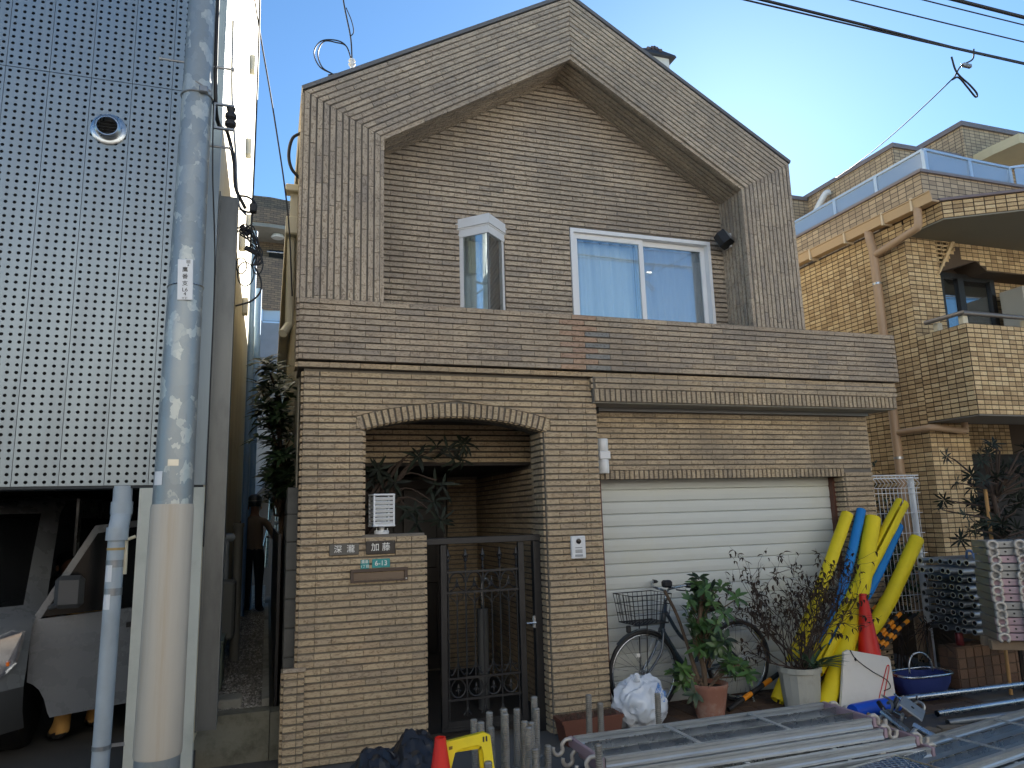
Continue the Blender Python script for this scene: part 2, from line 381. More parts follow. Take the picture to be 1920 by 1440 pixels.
# garage wall
back.prism([(2.584, 1.925), (5.672, 1.925), (5.672, 2.553), (2.584, 2.553)], fw(YG), 0, .2)
back.prism([(5.332, 0), (5.672, 0), (5.672, 1.925), (5.332, 1.925)], fw(YG), 0, .2)
back.prism([(2.584, 0), (2.70, 0), (2.70, 1.925), (2.584, 1.925)], fw(YG), 0, .2)
# stub pier at the left foot
back.box(0.137, 0.272, 5.44, 5.62, 0, 0.63)
fwall = back.build('front_wall', 'grout', HW)

T = Tiles()
C = 0.0490
def frow(x0b, x1b, x0t, x1t, zb, zt, Y, mt, **k):
    T.row((x0b, Y, zb), (x1b, Y, zb), (x0t, Y, zt), (x1t, Y, zt), FY, mt, **k)
# arch wall: 56 courses
nc = 56; pc = 2.745 / nc
for i in range(nc):
    zb = i * pc + .007; zt = zb + pc - .0145; off = 0.225 + (0.115 if i % 2 else 0.0) + random.uniform(-.012, .012)
    segs = []
    rB, rT = AR + ART + .004, AR + ART + .004
    rv = dict(off=None)
    if zt < 1.545: segs = [(0.225, 1.122, 0.225, 1.122), (AX1, 2.584, AX1, 2.584)]
    elif zt < AZ0 + .012: segs = [(0.225, AX0, 0.225, AX0), (AX1, 2.584, AX1, 2.584)]
    else:
        def cut(z):
            q = rB * rB - (z - ACZ) ** 2
            return math.sqrt(q) if q > 0 else 0.0
        a, b = cut(zb), cut(zt)
        a = min(a, hc + .055); b = min(b, hc + .055)
        if a <= 0 and b <= 0: segs = [(0.225, 2.57, 0.225, 2.57)]
        else: segs = [(0.225, ACX - a, 0.225, ACX - b), (ACX + a, 2.584, ACX + b, 2.584)]
    for j, s_ in enumerate(segs):
        # quoins: the last piece at each corner is a short corner tile
        x0, x1, x0t, x1t = s_
        if i * pc > 0.63 or x0 > 1: pass
        else: x0 = x0t = 0.272
        q0 = 0.115 if i % 2 else 0.06
        frow(x0, min(x0 + .11, x1), x0t, min(x0t + .11, x1t), zb, zt, YW, 'tile_low', off=x0, tl=.11) if x1 - x0 > .2 and x0 < 0.3 else None
        xs = x0 + .11 if (x1 - x0 > .2 and x0 < 0.3) else x0
        xst = x0t + .11 if (x1 - x0 > .2 and x0 < 0.3) else x0t
        xe = x1 - .1 if (x1 in (1.122, AX0, 2.584) and x1 - xs > .2) else x1
        xet = x1t - .1 if (x1t in (1.122, AX0, 2.584) and x1t - xst > .2) else x1t
        frow(xs, xe, xst, xet, zb, zt, YW, 'tile_low', off=off + j * .07)
        if xe < x1: frow(xe, x1, xet, x1t, zb, zt, YW, 'tile_low', off=xe, tl=.3)
    # right jamb of the opening and outer left return
    if zt < AZ0: T.row((AX1, YW + .02, zb), (AX1, 5.74, zb), (AX1, YW + .02, zt), (AX1, 5.74, zt), (-1, 0, 0), 'tile_low', tl=.115, off=YW + .02 + (.06 if i % 2 else 0))
    if zb > .64: T.row((0.225, YW, zb), (0.225, 5.60, zb), (0.225, YW, zt), (0.225, 5.60, zt), (-1, 0, 0), 'tile_low', tl=.2, off=YW)
    if zt < 1.54: T.row((1.122, YW, zb), (1.122, YW + .2, zb), (1.122, YW, zt), (1.122, YW + .2, zt), (1, 0, 0), 'tile_low', tl=.2, off=YW)
    elif zt < AZ0: T.row((AX0, YW, zb), (AX0, YW + .27, zb), (AX0, YW, zt), (AX0, YW + .27, zt), (1, 0, 0), 'tile_low', tl=.115, off=YW)
# stub pier
for i in range(13):
    zb = i * .0485 + .007; zt = zb + .034
    frow(0.137, .225, 0.137, .225, zb, zt, 5.44, 'tile_low', off=0.137, tl=.3); frow(.226, .272, .226, .272, zb, zt, 5.44, 'tile_low', off=.226, tl=.3)
    T.row((0.137, 5.45, zb), (0.137, 5.62, zb), (0.137, 5.45, zt), (0.137, 5.62, zt), (-1, 0, 0), 'tile_low', tl=.2)
frow(0.130, 0.280, 0.130, 0.280, .631, .655, 5.43, 'tile_par', tl=.5, off=0)
# single band course, parapet courses
def rep(cen, m_):
    x, z = cen.x, cen.z
    if 2.28 < x < 2.62 and z > 2.8:
        if abs(x - (2.478 if int((z - 2.815) / .0475) % 2 else 2.365)) < .07: return 'tile_new'
        if random.random() < .35: return 'tile_old'
    return m_
frow(0.178, 5.785, 0.178, 5.785, 2.764, 2.800, YB - .012, 'tile_low', off=.178)
T.row((0.178, 5.43, 2.764), (0.178, 5.62, 2.764), (0.178, 5.43, 2.800), (0.178, 5.62, 2.800), (-1, 0, 0), 'tile_low')
for i in range(10):
    zb = 2.817 + i * .0475; zt = zb + .036
    frow(0.178, 5.815, 0.178, 5.815, zb, zt, YP, 'tile_par', off=.178 + (.113 if i % 2 else 0.0) + .03, pick=rep)
    T.row((0.178, YP, zb), (0.178, 5.62, zb), (0.178, YP, zt), (0.178, 5.62, zt), (-1, 0, 0), 'tile_par')
    T.row((5.815, YP, zb), (5.815, 5.62, zb), (5.815, YP, zt), (5.815, 5.62, zt), (1, 0, 0), 'tile_par')
for i in range(2):
    zb = 2.667 + i * .049; zt = zb + .035
    frow(2.556, 5.775, 2.556, 5.775, zb, zt, 5.41, 'tile_gar', off=2.556 + (.11 if i % 2 else 0))
    T.row((2.545, 5.41, zb), (2.545, 5.47, zb), (2.545, 5.41, zt), (2.545, 5.47, zt), (-1, 0, 0), 'tile_gar')
# recess wall
nr = 50; pr_ = (5.74 - 3.20) / 52
for i in range(52):
    zb = 3.245 + i * .0490 + .004; zt = zb + .034
    def lim(z):
        if z < 4.68: return 0.775, 4.24
        t = (z - 4.70) / (5.75 - 4.70); t = max(t, 0)
        return lerp(.775, 2.482, t), lerp(4.24, 2.482, max((z - 4.68) / (5.75 - 4.68), 0))
    lb, rb_ = lim(zb); lt, rt = lim(zt)
    if rt - lt < .02: continue
    cuts = []
    for h in sorted((WIN, CW)):
        if zb < h[3] and zt > h[2]: cuts.append(h)
    xs = [(lb, lt)]
    segs = []; cl, clt = lb, lt
    for h in cuts:
        segs.append((cl, h[0] - .004, clt, h[0] - .004)); cl = clt = h[1] + .004
    segs.append((cl, rb_, clt, rt))
    off = .8 + (.1135 if i % 2 else 0) + random.uniform(-.01, .01)
    for (a, b, c_, d_) in segs:
        if b - a > .02: frow(a, b, c_, d_, zb, zt, YR, 'tile_up', off=off)
# gable frame rows: twelve rows running round legs and slopes
def V3(p, Y): return Vector((p[0], Y, p[1]))
def pl(a, b, t): return (lerp(a[0], b[0], t), lerp(a[1], b[1], t))
for i in range(12):
    t0 = (i + .14) / 12; t1 = (i + .86) / 12
    for k in range(4):
        a0, a1 = pl(O[k], I[k], t0), pl(O[k + 1], I[k + 1], t0); b0, b1 = pl(O[k], I[k], t1), pl(O[k + 1], I[k + 1], t1)
        T.row(V3(a0, YF), V3(a1, YF), V3(b0, YF), V3(b1, YF), FY, 'tile_frame' if k in (0, 3) else 'tile_up', proud=.012)
# outer left return of the frame, top edge capping
for i in range(8):
    y0 = YF + .01 + i * .05
    T.row((0.175, y0, 3.29), (0.175, y0, 4.97), (0.175, y0 + .036, 3.29), (0.175, y0 + .036, 4.97), (-1, 0, 0), 'tile_frame')
# soffits, reveals and their front bead
for i in range(8):
    y0 = YF + .004 + i * .0525; y1 = y0 + (.044 if i == 0 else .037); pr = .030 if i == 0 else .012
    for k, m_ in ((0, 'tile_frame'), (1, 'tile_up'), (2, 'tile_up'), (3, 'tile_frame')):
        a, b = Vector((I[k][0], 0, I[k][1])), Vector((I[k + 1][0], 0, I[k + 1][1]))
        d = (b - a).normalized(); nrm = Vector((d.z, 0, -d.x))
        T.row(a + Vector((0, y0, 0)), b + Vector((0, y0, 0)), a + Vector((0, y1, 0)), b + Vector((0, y1, 0)), nrm, m_, proud=pr)
# garage wall
for i in range(12):
    zb = 2.003 + i * .0467; zt = zb + .034
    frow(2.59, 5.672, 2.59, 5.672, zb, zt, YG, 'tile_gar', off=2.6 + (.113 if i % 2 else 0))
for i in range(42):
    zb = i * .0480 + .006; zt = zb + .034
    if zt > 2.0: break
    frow(5.334, 5.672, 5.334, 5.672, zb, zt, YG, 'tile_gar', off=5.334 + (.113 if i % 2 else 0))
    T.row((5.332, YG, zb), (5.332, YD + .02, zb), (5.332, YG, zt), (5.332, YD + .02, zt), (-1, 0, 0), 'tile_gar', tl=.1, off=0)
    frow(2.59, 2.70, 2.59, 2.70, zb, zt, YG, 'tile_gar', off=2.59)
for i in range(53):
    zb = i * .0480 + .006; zt = zb + .034
    if zt < 2.55: T.row((5.672, YG, zb), (5.672, 9.0, zb), (5.672, YG, zt), (5.672, 9.0, zt), (1, 0, 0), 'tile_gar')
# porch behind the arch
for i in range(50):
    zb = i * .0490 + .006; zt = zb + .034
    if zb > 2.43: break
    frow(1.90, 2.25, 1.90, 2.25, zb, zt, 8.0, 'tile_low') if zt < 2.09 else None
    if zt < 2.09: T.row((2.25, 5.75, zb), (2.25, 8.0, zb), (2.25, 5.75, zt), (2.25, 8.0, zt), (-1, 0, 0), 'tile_low')
    if zb > 2.09: frow(0.67, 2.25, 0.67, 2.25, zb, zt, 6.2, 'tile_low')
T.emit(fwall, 300, 'wall_tiles')

# arch stones and soldier courses, each its own piece
def brick(parent, name, q, nrm, mt, proud=.013):
    nrm = Vector(nrm); q = [Vector(p) for p in q]; cen = sum(q, Vector()) / 4
    fr = [p + (cen - p).normalized() * .0025 + nrm * proud for p in q]
    b = MB(); b.add(q + fr, [(4, 5, 6, 7), (0, 1, 5, 4), (1, 2, 6, 5), (2, 3, 7, 6), (3, 0, 4, 7)]); b.build(name, mt, parent)
na = 32; th0 = math.asin(hc / AR) + .012
for i in range(na):
    t0 = -th0 + 2 * th0 * (i + .16) / na; t1 = -th0 + 2 * th0 * (i + .84) / na
    p = lambda t, r: (ACX + r * math.sin(t), YW - .0005, ACZ + r * math.cos(t))
    brick(fwall, 'arch_brick', [p(t0, AR), p(t1, AR), p(t1, AR + ART), p(t0, AR + ART)], FY, 'tile_low', .018)
    q0 = [(ACX + AR * math.sin(t), y, ACZ + AR * math.cos(t)) for t, y in ((t0, YW), (t1, YW), (t1, YW + .1), (t0, YW + .1))]
    brick(fwall, 'arch_brick', q0, (-math.sin((t0 + t1) / 2), 0, -math.cos((t0 + t1) / 2)), 'tile_low', .008)
for s in (-1, 1):
    xe = ACX + s * (hc + .052); xi = ACX + s * (hc + .004); p = (ACX + s * (AR + ART) * math.sin(th0), ACZ + (AR + ART) * math.cos(th0))
    brick(fwall, 'arch_brick', [(xi, YW - .0005, AZ0 + .006), (xe, YW - .0005, AZ0 + .006), (xe, YW - .0005, p[1] - .012), (p[0] - s * .002, YW - .0005, p[1] - .004)], FY, 'tile_low', .014)
for i in range(66):
    x0 = 2.552 + i * .0488; x1 = x0 + .034
    brick(fwall, 'soldier_brick', [(x0, 5.41, 2.556), (x1, 5.41, 2.556), (x1, 5.41, 2.660), (x0, 5.41, 2.660)], FY, 'tile_gar', .014)
for i in range(55):
    x0 = 2.712 + i * .0478; x1 = x0 + .033
    brick(fwall, 'soldier_brick', [(x0, YG, 1.922), (x1, YG, 1.922), (x1, YG, 1.998), (x0, YG, 1.998)], FY, 'tile_gar', .014)

# soffit under the balcony slab, drip rail
mb = MB(); mb.box(2.545, 5.76, 5.425, 5.712, 2.545, 2.5529); mb.build('balcony_soffit', 'soffit', HW)
mb = MB(); mb.box(2.62, 5.66, 5.66, 5.70, 2.515, 2.544); mb.build('drip_rail', mat('rail_grey', lin((120, 122, 122)), .4, metal=.5), HW)
mb = MB(); mb.tube([(2.585, 5.66, 2.50), (2.70, 5.66, 2.50)], .012); mb.tube([(2.69, 5.66, 2.50), (2.69, 5.66, 2.545)], .016); mb.build('drain_spout', 'black_iron', HW)
# roof, side walls, rest of the body, lengthened rearward to keep the alley shaded
mb = MB()
mb.prism([(O[1][0] - .01, O[1][1] + .004), (O[2][0], O[2][1] + .008), (O[2][0], O[2][1] + .045), (O[1][0] - .02, O[1][1] + .035)], fw(YF - .018), 0, 11.8)
mb.prism([(O[3][0] + .01, O[3][1] + .004), (O[2][0], O[2][1] + .008), (O[2][0], O[2][1] + .045), (O[3][0] + .02, O[3][1] + .035)], fw(YF - .018), 0, 11.8)
mb.build('roof', mat('roof_grey', lin((108, 106, 104)), .6, metal=.2), HW)
mb = MB()
mb.prism([(0.20, 0.0), (0.21, 0.0), (0.21, 4.97), (0.20, 4.97)], fw(5.85), 0, 11)
mb.prism([(4.70, 3.3), (4.76, 3.3), (4.76, 4.97), (4.70, 4.97)], fw(5.85), 0, 11)
mb.prism([(5.60, 0.0), (5.66, 0.0), (5.66, 2.8), (5.60, 2.8)], fw(5.93), 0, 11)
mb.box(0.21, 4.70, 16.8, 16.85, 0, 4.97)
mb.prism([(0.25, 4.9), (2.49, 6.2), (4.7, 4.9)], fw(16.7), 0, .1)
mb.box(0.21, 5.6, 5.96, 16.8, 2.80, 2.815)
mb.build('side_wall', mat('side_stucco', lin((176, 168, 148)), .9, var=.15, dirt=lin((110, 104, 92)), damt=.6, bump=.4), HW)
# rooms behind the upper windows
mb = MB(); mb.box(0.9, 4.2, 7.4, 7.45, 3.2, 5.0); mb.box(0.9, 4.2, 5.97, 7.4, 4.6, 4.62); mb.box(0.9, 4.2, 5.97, 7.4, 3.1, 3.12)
mb.build('room', mat('room_wall', lin((150, 146, 138)), .9), HW)
# porch shell: ceiling, inner wall body, front door; ceiling and door darkened for shade
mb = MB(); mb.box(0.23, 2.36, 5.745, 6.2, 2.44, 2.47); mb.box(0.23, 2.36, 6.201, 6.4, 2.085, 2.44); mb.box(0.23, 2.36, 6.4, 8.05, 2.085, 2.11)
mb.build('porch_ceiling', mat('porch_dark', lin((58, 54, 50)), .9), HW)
mb = MB(); mb.box(1.90, 2.25, 8.0, 8.05, 0, 2.084); mb.box(2.25, 2.42, 5.745, 8.05, 0, 2.45); mb.box(0.232, 2.249, 8.051, 8.1, 0, 2.084); mb.box(0.226, 0.232, 5.75, 8.1, 0, 2.45)
mb.build('porch_wall', 'grout', HW)
dr = MB(); dr.box(0.92, 1.86, 8.0, 8.05, 0.05, 2.06); door = dr.build('front_door', mat('door_brown', lin((36, 30, 27)), .4), HW)
for (x0, x1, z0, z1) in ((0.98, 1.30, .2, .95), (1.40, 1.78, .2, .95), (0.98, 1.30, 1.1, 1.95), (1.40, 1.78, 1.1, 1.95)):
    mb = MB(); mb.bbox(x0, x1, 7.982, 8.002, z0, z1, .012); mb.build('door_panel', mat('door_panel', lin((30, 26, 23)), .35), door)
mb = MB(); mb.box(1.12, 2.249, 5.75, 8.0, 0.0, 0.03); mb.build('porch_floor', mat('porch_floor', lin((70, 66, 62)), .8), HW)

# ------------------------------------------------------------------ upper sliding window
x0, x1, z0, z1 = WIN
W1 = MB(); W1.box(x0, x0 + .032, YR - .03, YR + .07, z0, z1); W1.box(x1 - .032, x1, YR - .03, YR + .07, z0, z1)
W1.box(x0 + .032, x1 - .032, YR - .03, YR + .07, z1 - .035, z1); W1.box(x0 + .032, x1 - .032, YR - .03, YR + .07, z0, z0 + .05)
win = W1.build('sliding_window', 'white_al', HW)
xm = 3.315
for (a, b, yy) in ((x0 + .033, xm + .03, YR + .005), (xm - .03, x1 - .033, YR + .035)):
    s = MB(); t_ = .045
    s.box(a, a + t_, yy, yy + .026, z0 + .05, z1 - .036); s.box(b - t_, b, yy, yy + .026, z0 + .05, z1 - .036)
    s.box(a + t_, b - t_, yy, yy + .026, z1 - .085, z1 - .036); s.box(a + t_, b - t_, yy, yy + .026, z0 + .05, z0 + .1)
    s.build('sash', 'white_al', win)
    g = MB(); g.box(a + t_, b - t_, yy + .010, yy + .014, z0 + .1, z1 - .085); g.build('pane', 'glass', win)
# curtains with folds behind each pane
M['curtain'] = mat('curtain', lin((242, 245, 248)), .9, var=.04)
for (a, b) in ((x0 + .05, xm - .01), (xm + .01, x1 + .16)):
    cm = MB(); n = 60; vs = []; ph = random.random() * 6
    for i in range(n + 1):
        x = lerp(a, b, i / n); y = YR + .14 + .022 * math.sin(i * .55 + ph + .8 * math.sin(i * .17)) + .008 * math.sin(i * 1.3)
        vs += [(x, y, z0), (x, y + .01, z1 - .05)]
    cm.add(vs, [(2 * i, 2 * i + 2, 2 * i + 3, 2 * i + 1) for i in range(n)]); cm.build('curtain', 'curtain', win, smooth=True, rec=False)
mb = MB(); mb.box(xm + .05, x1 - .08, YR + .046, YR + .047, z0 + .1, z1 - .1)
scr = glass_mat('insect_screen', (0.86, 0.88, 0.92), 0.03, 0.4); mb.build('insect_screen', scr, win)
# ------------------------------------------------------------------ prow-shaped corner window
a, b, z1 = 1.525, 1.935, 4.10; px, py = 1.73, YR - .19
pr = MB()
def chevron(mbx, e, z0, z1, yo=0.0, mi=0):
    mbx.prism([(a - e, YR), (px, py - e), (b + e, YR), (b + e, YR + .06), (a - e, YR + .06)], lambda u, v, d: (u, v + yo, d), z0, z1, mi)
chevron(pr, .035, z1 + .03, z1 + .115); chevron(pr, .02, z1 + .018, z1 + .03)
prow = pr.build('prow_window', 'white_al', HW)
h = MB(); chevron(h, .012, z1 - .05, z1 + .018); h.build('head_rail', 'white_al', prow)
def wallstrip(mbx, p, q, t0, t1, za, zb, th=.03):
    p, q = Vector(p), Vector(q); d = (q - p); n_ = Vector((d.y, -d.x)).normalized()
    if n_.y > 0: n_ = -n_
    A, B = p + d * t0, p + d * t1
    vs = [(A.x, A.y, za), (B.x, B.y, za), (B.x - n_.x * th, B.y - n_.y * th, za), (A.x - n_.x * th, A.y - n_.y * th, za)]
    vs = vs + [(v[0], v[1], zb) for v in vs]
    mbx.add(vs, [(0, 3, 2, 1), (4, 5, 6, 7), (0, 1, 5, 4), (1, 2, 6, 5), (2, 3, 7, 6), (3, 0, 4, 7)])
for (p, q) in (((a, YR), (px, py)), ((b, YR), (px, py))):
    f_ = MB(); wallstrip(f_, p, q, 0, .14, 3.30, z1 - .05); wallstrip(f_, p, q, .14, 1, 3.30, 3.33); f_.build('sash', 'white_al', prow)
    g = MB(); wallstrip(g, p, q, .14, .985, 3.33, z1 - .05, .006); g.build('pane', 'glass', prow)
mb = MB(); mb.box(px - .008, px + .008, py - .003, py + .013, 3.3, z1 - .05); mb.build('mullion', mat('mullion_grey', lin((92, 98, 100)), .4), prow)
mb = MB(); mb.box(a + .09, px - .02, YR + .035, YR + .039, 3.75, z1 + .1); mb.build('roller_blind', mat('blind', lin((232, 226, 206)), .9), prow)
cm = MB(); n = 30; vs = []  # pale curtain added so the glass looks bright with reflected sky
for i in range(n + 1): x = lerp(a - .02, b + .10, i / n); y = YR + .075 + .012 * math.sin(i * 1.1); vs += [(x, y, 3.2), (x, y, z1 + .15)]
cm.add(vs, [(2 * i, 2 * i + 2, 2 * i + 3, 2 * i + 1) for i in range(n)]); cm.build('curtain', 'curtain', prow, smooth=True, rec=False)
# ------------------------------------------------------------------ garage shutter
sh = MB(); sh.box(2.792, 5.288, YD + .02, YD + .05, 0.0, 1.921); shut = sh.build('garage_shutter', 'shutter', HW)
M['guide'] = mat('guide_brown', lin((96, 62, 50)), .5)
for (xa, xb, yo) in ((2.70, 2.79, .03), (5.290, 5.331, .06)):
    sh = MB(); sh.box(xa, xb, YD - yo, YD + .05, 0, 1.921); sh.build('guide_rail', 'guide', shut)
for i in range(18):
    z0 = 0.012 + i * .1075; s = MB()
    prof = [(0.0, 0.0), (-.006, .006), (-.009, .05), (-.006, .096), (0.0, .1045), (.012, .1045), (.012, 0.0)]
    s.prism([(YD + p_[0], z0 + p_[1]) for p_ in prof if z0 + p_[1] < 1.95], lambda u, v, d: (d, u, v), 2.792, 5.288); s.build('slat', 'shutter', shut)
mb = MB(); mb.tube([(2.735, YD - .06, 1.86), (2.735, YD - .03, 1.86)], .018, 10); mb.build('latch', 'black_iron', shut)
# ------------------------------------------------------------------ cream gutter box on the left flank, black conduit loop
g = MB(); g.bbox(0.07, 0.19, 5.78, 12.6, 3.93, 4.08, .01); g.box(0.10, .19, 5.80, 5.86, 4.08, 4.30); g.bbox(0.06, 0.185, 5.74, 5.86, 4.28, 4.34, .008)
g.build('flank_gutter', 'cream_pvc', HW)
g = MB(); g.tube([(0.12, 5.9, 4.0), (.12, 5.9, 3.2)], .035, 10); g.tube([(.12, 5.9, 3.2), (.07, 5.8, 3.1)], .035, 10); g.build('downpipe', 'cream_pvc', HW)
g = MB(); g.tube(bez([(0.17, 5.6, 4.72), (.10, 5.6, 4.66), (.075, 5.6, 4.52), (.10, 5.6, 4.40), (.17, 5.62, 4.33)]), .013, 8); g.build('conduit', 'rubber', HW, smooth=True)
# ------------------------------------------------------------------ chimney
ch = thing('chimney', (4.62, 7.5, 6.0), 'white chimney with dark capping sticking up behind the roof slope', 'chimney')
mb = MB(); mb.box(4.40, 4.86, 7.5, 7.95, 4.9, 7.52); mb.build('stack', mat('chimney_white', lin((212, 212, 206)), .8, dirt=lin((150, 146, 138)), damt=.3), ch)
mb = MB(); mb.prism([(4.34, 7.52), (4.36, 7.545), (4.52, 7.575), (4.62, 7.63), (4.74, 7.575), (4.92, 7.545), (4.94, 7.52)], lambda u, v, d: (u, d, v), 7.44, 8.0)
mb.build('cap', mat('chimney_cap', lin((52, 56, 66)), .5), ch)
for i in range(4):
    mb = MB(); mb.bbox(4.50 + i * .06, 4.545 + i * .06, 7.42, 7.50, 7.56 + .02 * (1 - abs(i - 1.5)), 7.60 + .02 * (1 - abs(i - 1.5)), .008); mb.build('ridge_tile', mat('ridge', lin((92, 82, 84)), .6), ch)
# ================================================================== plants and people helpers
def leaf(mbx, base, dirv, up, L, Wd, fold=.25, droop=.2, mi=0):
    """one leaf: a folded, drooping blade of six quads"""
    d = Vector(dirv).normalized(); s = d.cross(Vector(up)); s = s.normalized() if s.length > 1e-4 else d.orthogonal().normalized(); n = s.cross(d).normalized()
    vs = []
    prof = ((0, .08), (.25, .75), (.55, 1.0), (.82, .62), (1, .04))
    for t, wv in prof:
        c = Vector(base) + d * (L * t) - n * (droop * L * t * t)
        for sd in (-1, 0, 1): vs.append(c + s * (sd * Wd * .5 * wv) + n * (abs(sd) * fold * Wd * wv * .5))
    fs = []
    for i in range(4):
        for j in range(2): fs.append((i * 3 + j, i * 3 + j + 1, i * 3 + j + 4, i * 3 + j + 3))
    mbx.add(vs, fs, mi)
def rvec(rng, up=0.0):
    while True:
        v = Vector((rng.uniform(-1, 1), rng.uniform(-1, 1), rng.uniform(-1, 1)))
        if .1 < v.length < 1: v.normalize(); v.z += up; return v.normalized()
def leaf_mat(name, a, b, rough=.45):
    m, nt, bs = newmat(name)
    geo = N(nt, 'ShaderNodeNewGeometry'); rp = ramp(nt, [(0, a), (.6, b), (1, [v * 1.35 for v in b])]); nt.links.new(geo.outputs['Random Per Island'], rp.inputs[0])
    nt.links.new(rp.outputs[0], bs.inputs['Base Color']); bs.inputs['Roughness'].default_value = rough
    tl = N(nt, 'ShaderNodeBsdfTranslucent'); nt.links.new(rp.outputs[0], tl.inputs[0])
    ms = N(nt, 'ShaderNodeMixShader'); ms.inputs[0].default_value = .22
    nt.links.new(bs.outputs[0], ms.inputs[1]); nt.links.new(tl.outputs[0], ms.inputs[2]); nt.links.new(ms.outputs[0], nt.nodes['Material Output'].inputs[0])
    return m
M['leaf_dark'] = leaf_mat('leaf_dark', (0.012, 0.022, 0.010), (0.030, 0.055, 0.020))
M['leaf_mid'] = leaf_mat('leaf_mid', (0.030, 0.065, 0.018), (0.075, 0.150, 0.040), .35)
M['leaf_black'] = leaf_mat('leaf_shade', (0.006, 0.009, 0.006), (0.014, 0.022, 0.012), .7)  # leaf colour darkened so porch plants sink into its shade
M['leaf_dead'] = leaf_mat('leaf_dead', (0.018, 0.010, 0.007), (0.050, 0.030, 0.018), .8)
M['leaf_aloe'] = leaf_mat('leaf_aloe', (0.05, 0.10, 0.06), (0.10, 0.17, 0.09), .4)
M['bark'] = mat('bark', lin((92, 76, 60)), .9, var=.3, scale=20, bump=.6)
M['twig'] = mat('twig', lin((66, 54, 46)), .9, var=.3, scale=30)
def whorl(mbx, rng, c, axis, n, L, Wd, open_=1.0, droop=.3):
    ax = Vector(axis).normalized(); a = ax.orthogonal().normalized(); b = ax.cross(a)
    for i in range(n):
        th = 2 * math.pi * i / n + rng.uniform(-.25, .25)
        d = (a * math.cos(th) + b * math.sin(th)) * open_ + ax * rng.uniform(.15, .7)
        leaf(mbx, Vector(c) + ax * rng.uniform(-.01, .02), d, ax, L * rng.uniform(.75, 1.1), Wd * rng.uniform(.8, 1.1), droop=rng.uniform(.1, droop * 1.6))
def skin_body(name, joints, edges, root, paint, mats, parent=None, sub=2):
    """one continuous figure grown from a skeleton; paint(co) gives the material slot"""
    names = list(joints); me = bpy.data.meshes.new(name + '_skel')
    me.from_pydata([joints[k][0] for k in names], [(names.index(a), names.index(b)) for a, b in edges], [])
    o = bpy.data.objects.new(name + '_skel', me); COL.objects.link(o)
    md = o.modifiers.new('skin', 'SKIN'); 
    if not me.skin_vertices: me.skin_vertices.new()
    for i, k in enumerate(names):
        r = joints[k][1]; me.skin_vertices[0].data[i].radius = r if isinstance(r, tuple) else (r, r)
        me.skin_vertices[0].data[i].use_root = (k == root)
    sb = o.modifiers.new('sub', 'SUBSURF'); sb.levels = sub; sb.render_levels = sub
    dg = bpy.context.evaluated_depsgraph_get(); dg.update()
    m2 = bpy.data.meshes.new_from_object(o.evaluated_get(dg)); bpy.data.objects.remove(o); bpy.data.meshes.remove(me)
    m2.name = name; m2.materials.clear()
    for m_ in mats: m2.materials.append(M[m_] if isinstance(m_, str) else m_)
    for p in m2.polygons: p.use_smooth = True; p.material_index = paint(p.center)
    b = bpy.data.objects.new(name, m2); COL.objects.link(b)
    if parent: b.parent = parent
    return b
M['skin'] = mat('skin', lin((150, 108, 84)), .55, var=.1)
M['hair'] = mat('hair', (0.012, 0.010, 0.009), .6)
def hand_into(J, E, tag_, wrist, d, side, palm, r=.0085):
    """palm and five separate curled fingers rooted at the wrist; d = pointing direction, side = thumb side, palm = facing of palm"""
    w_ = Vector(wrist); d, side, palm = Vector(d).normalized(), Vector(side).normalized(), Vector(palm).normalized()
    J[tag_ + 'p'] = (tuple(w_ + d * .045), (.036, .018)); E.append((tag_ + 'w', tag_ + 'p'))
    for i, (o_, L) in enumerate(((-.030, .055), (-.010, .068), (.010, .072), (.030, .064))):
        b = w_ + d * .085 + side * o_; k = tag_ + 'f%d' % i
        J[k + 'a'] = (tuple(b), r * 1.1); J[k + 'b'] = (tuple(b + d * L * .45 + palm * .012), r); J[k + 'c'] = (tuple(b + d * L * .7 + palm * .040), r * .85)
        E += [(tag_ + 'p', k + 'a'), (k + 'a', k + 'b'), (k + 'b', k + 'c')]
    b = w_ + d * .03 + side * .042; k = tag_ + 't'
    J[k + 'a'] = (tuple(b), r * 1.2); J[k + 'b'] = (tuple(b + d * .035 + side * .012 + palm * .02), r); E += [(tag_ + 'p', k + 'a'), (k + 'a', k + 'b')]
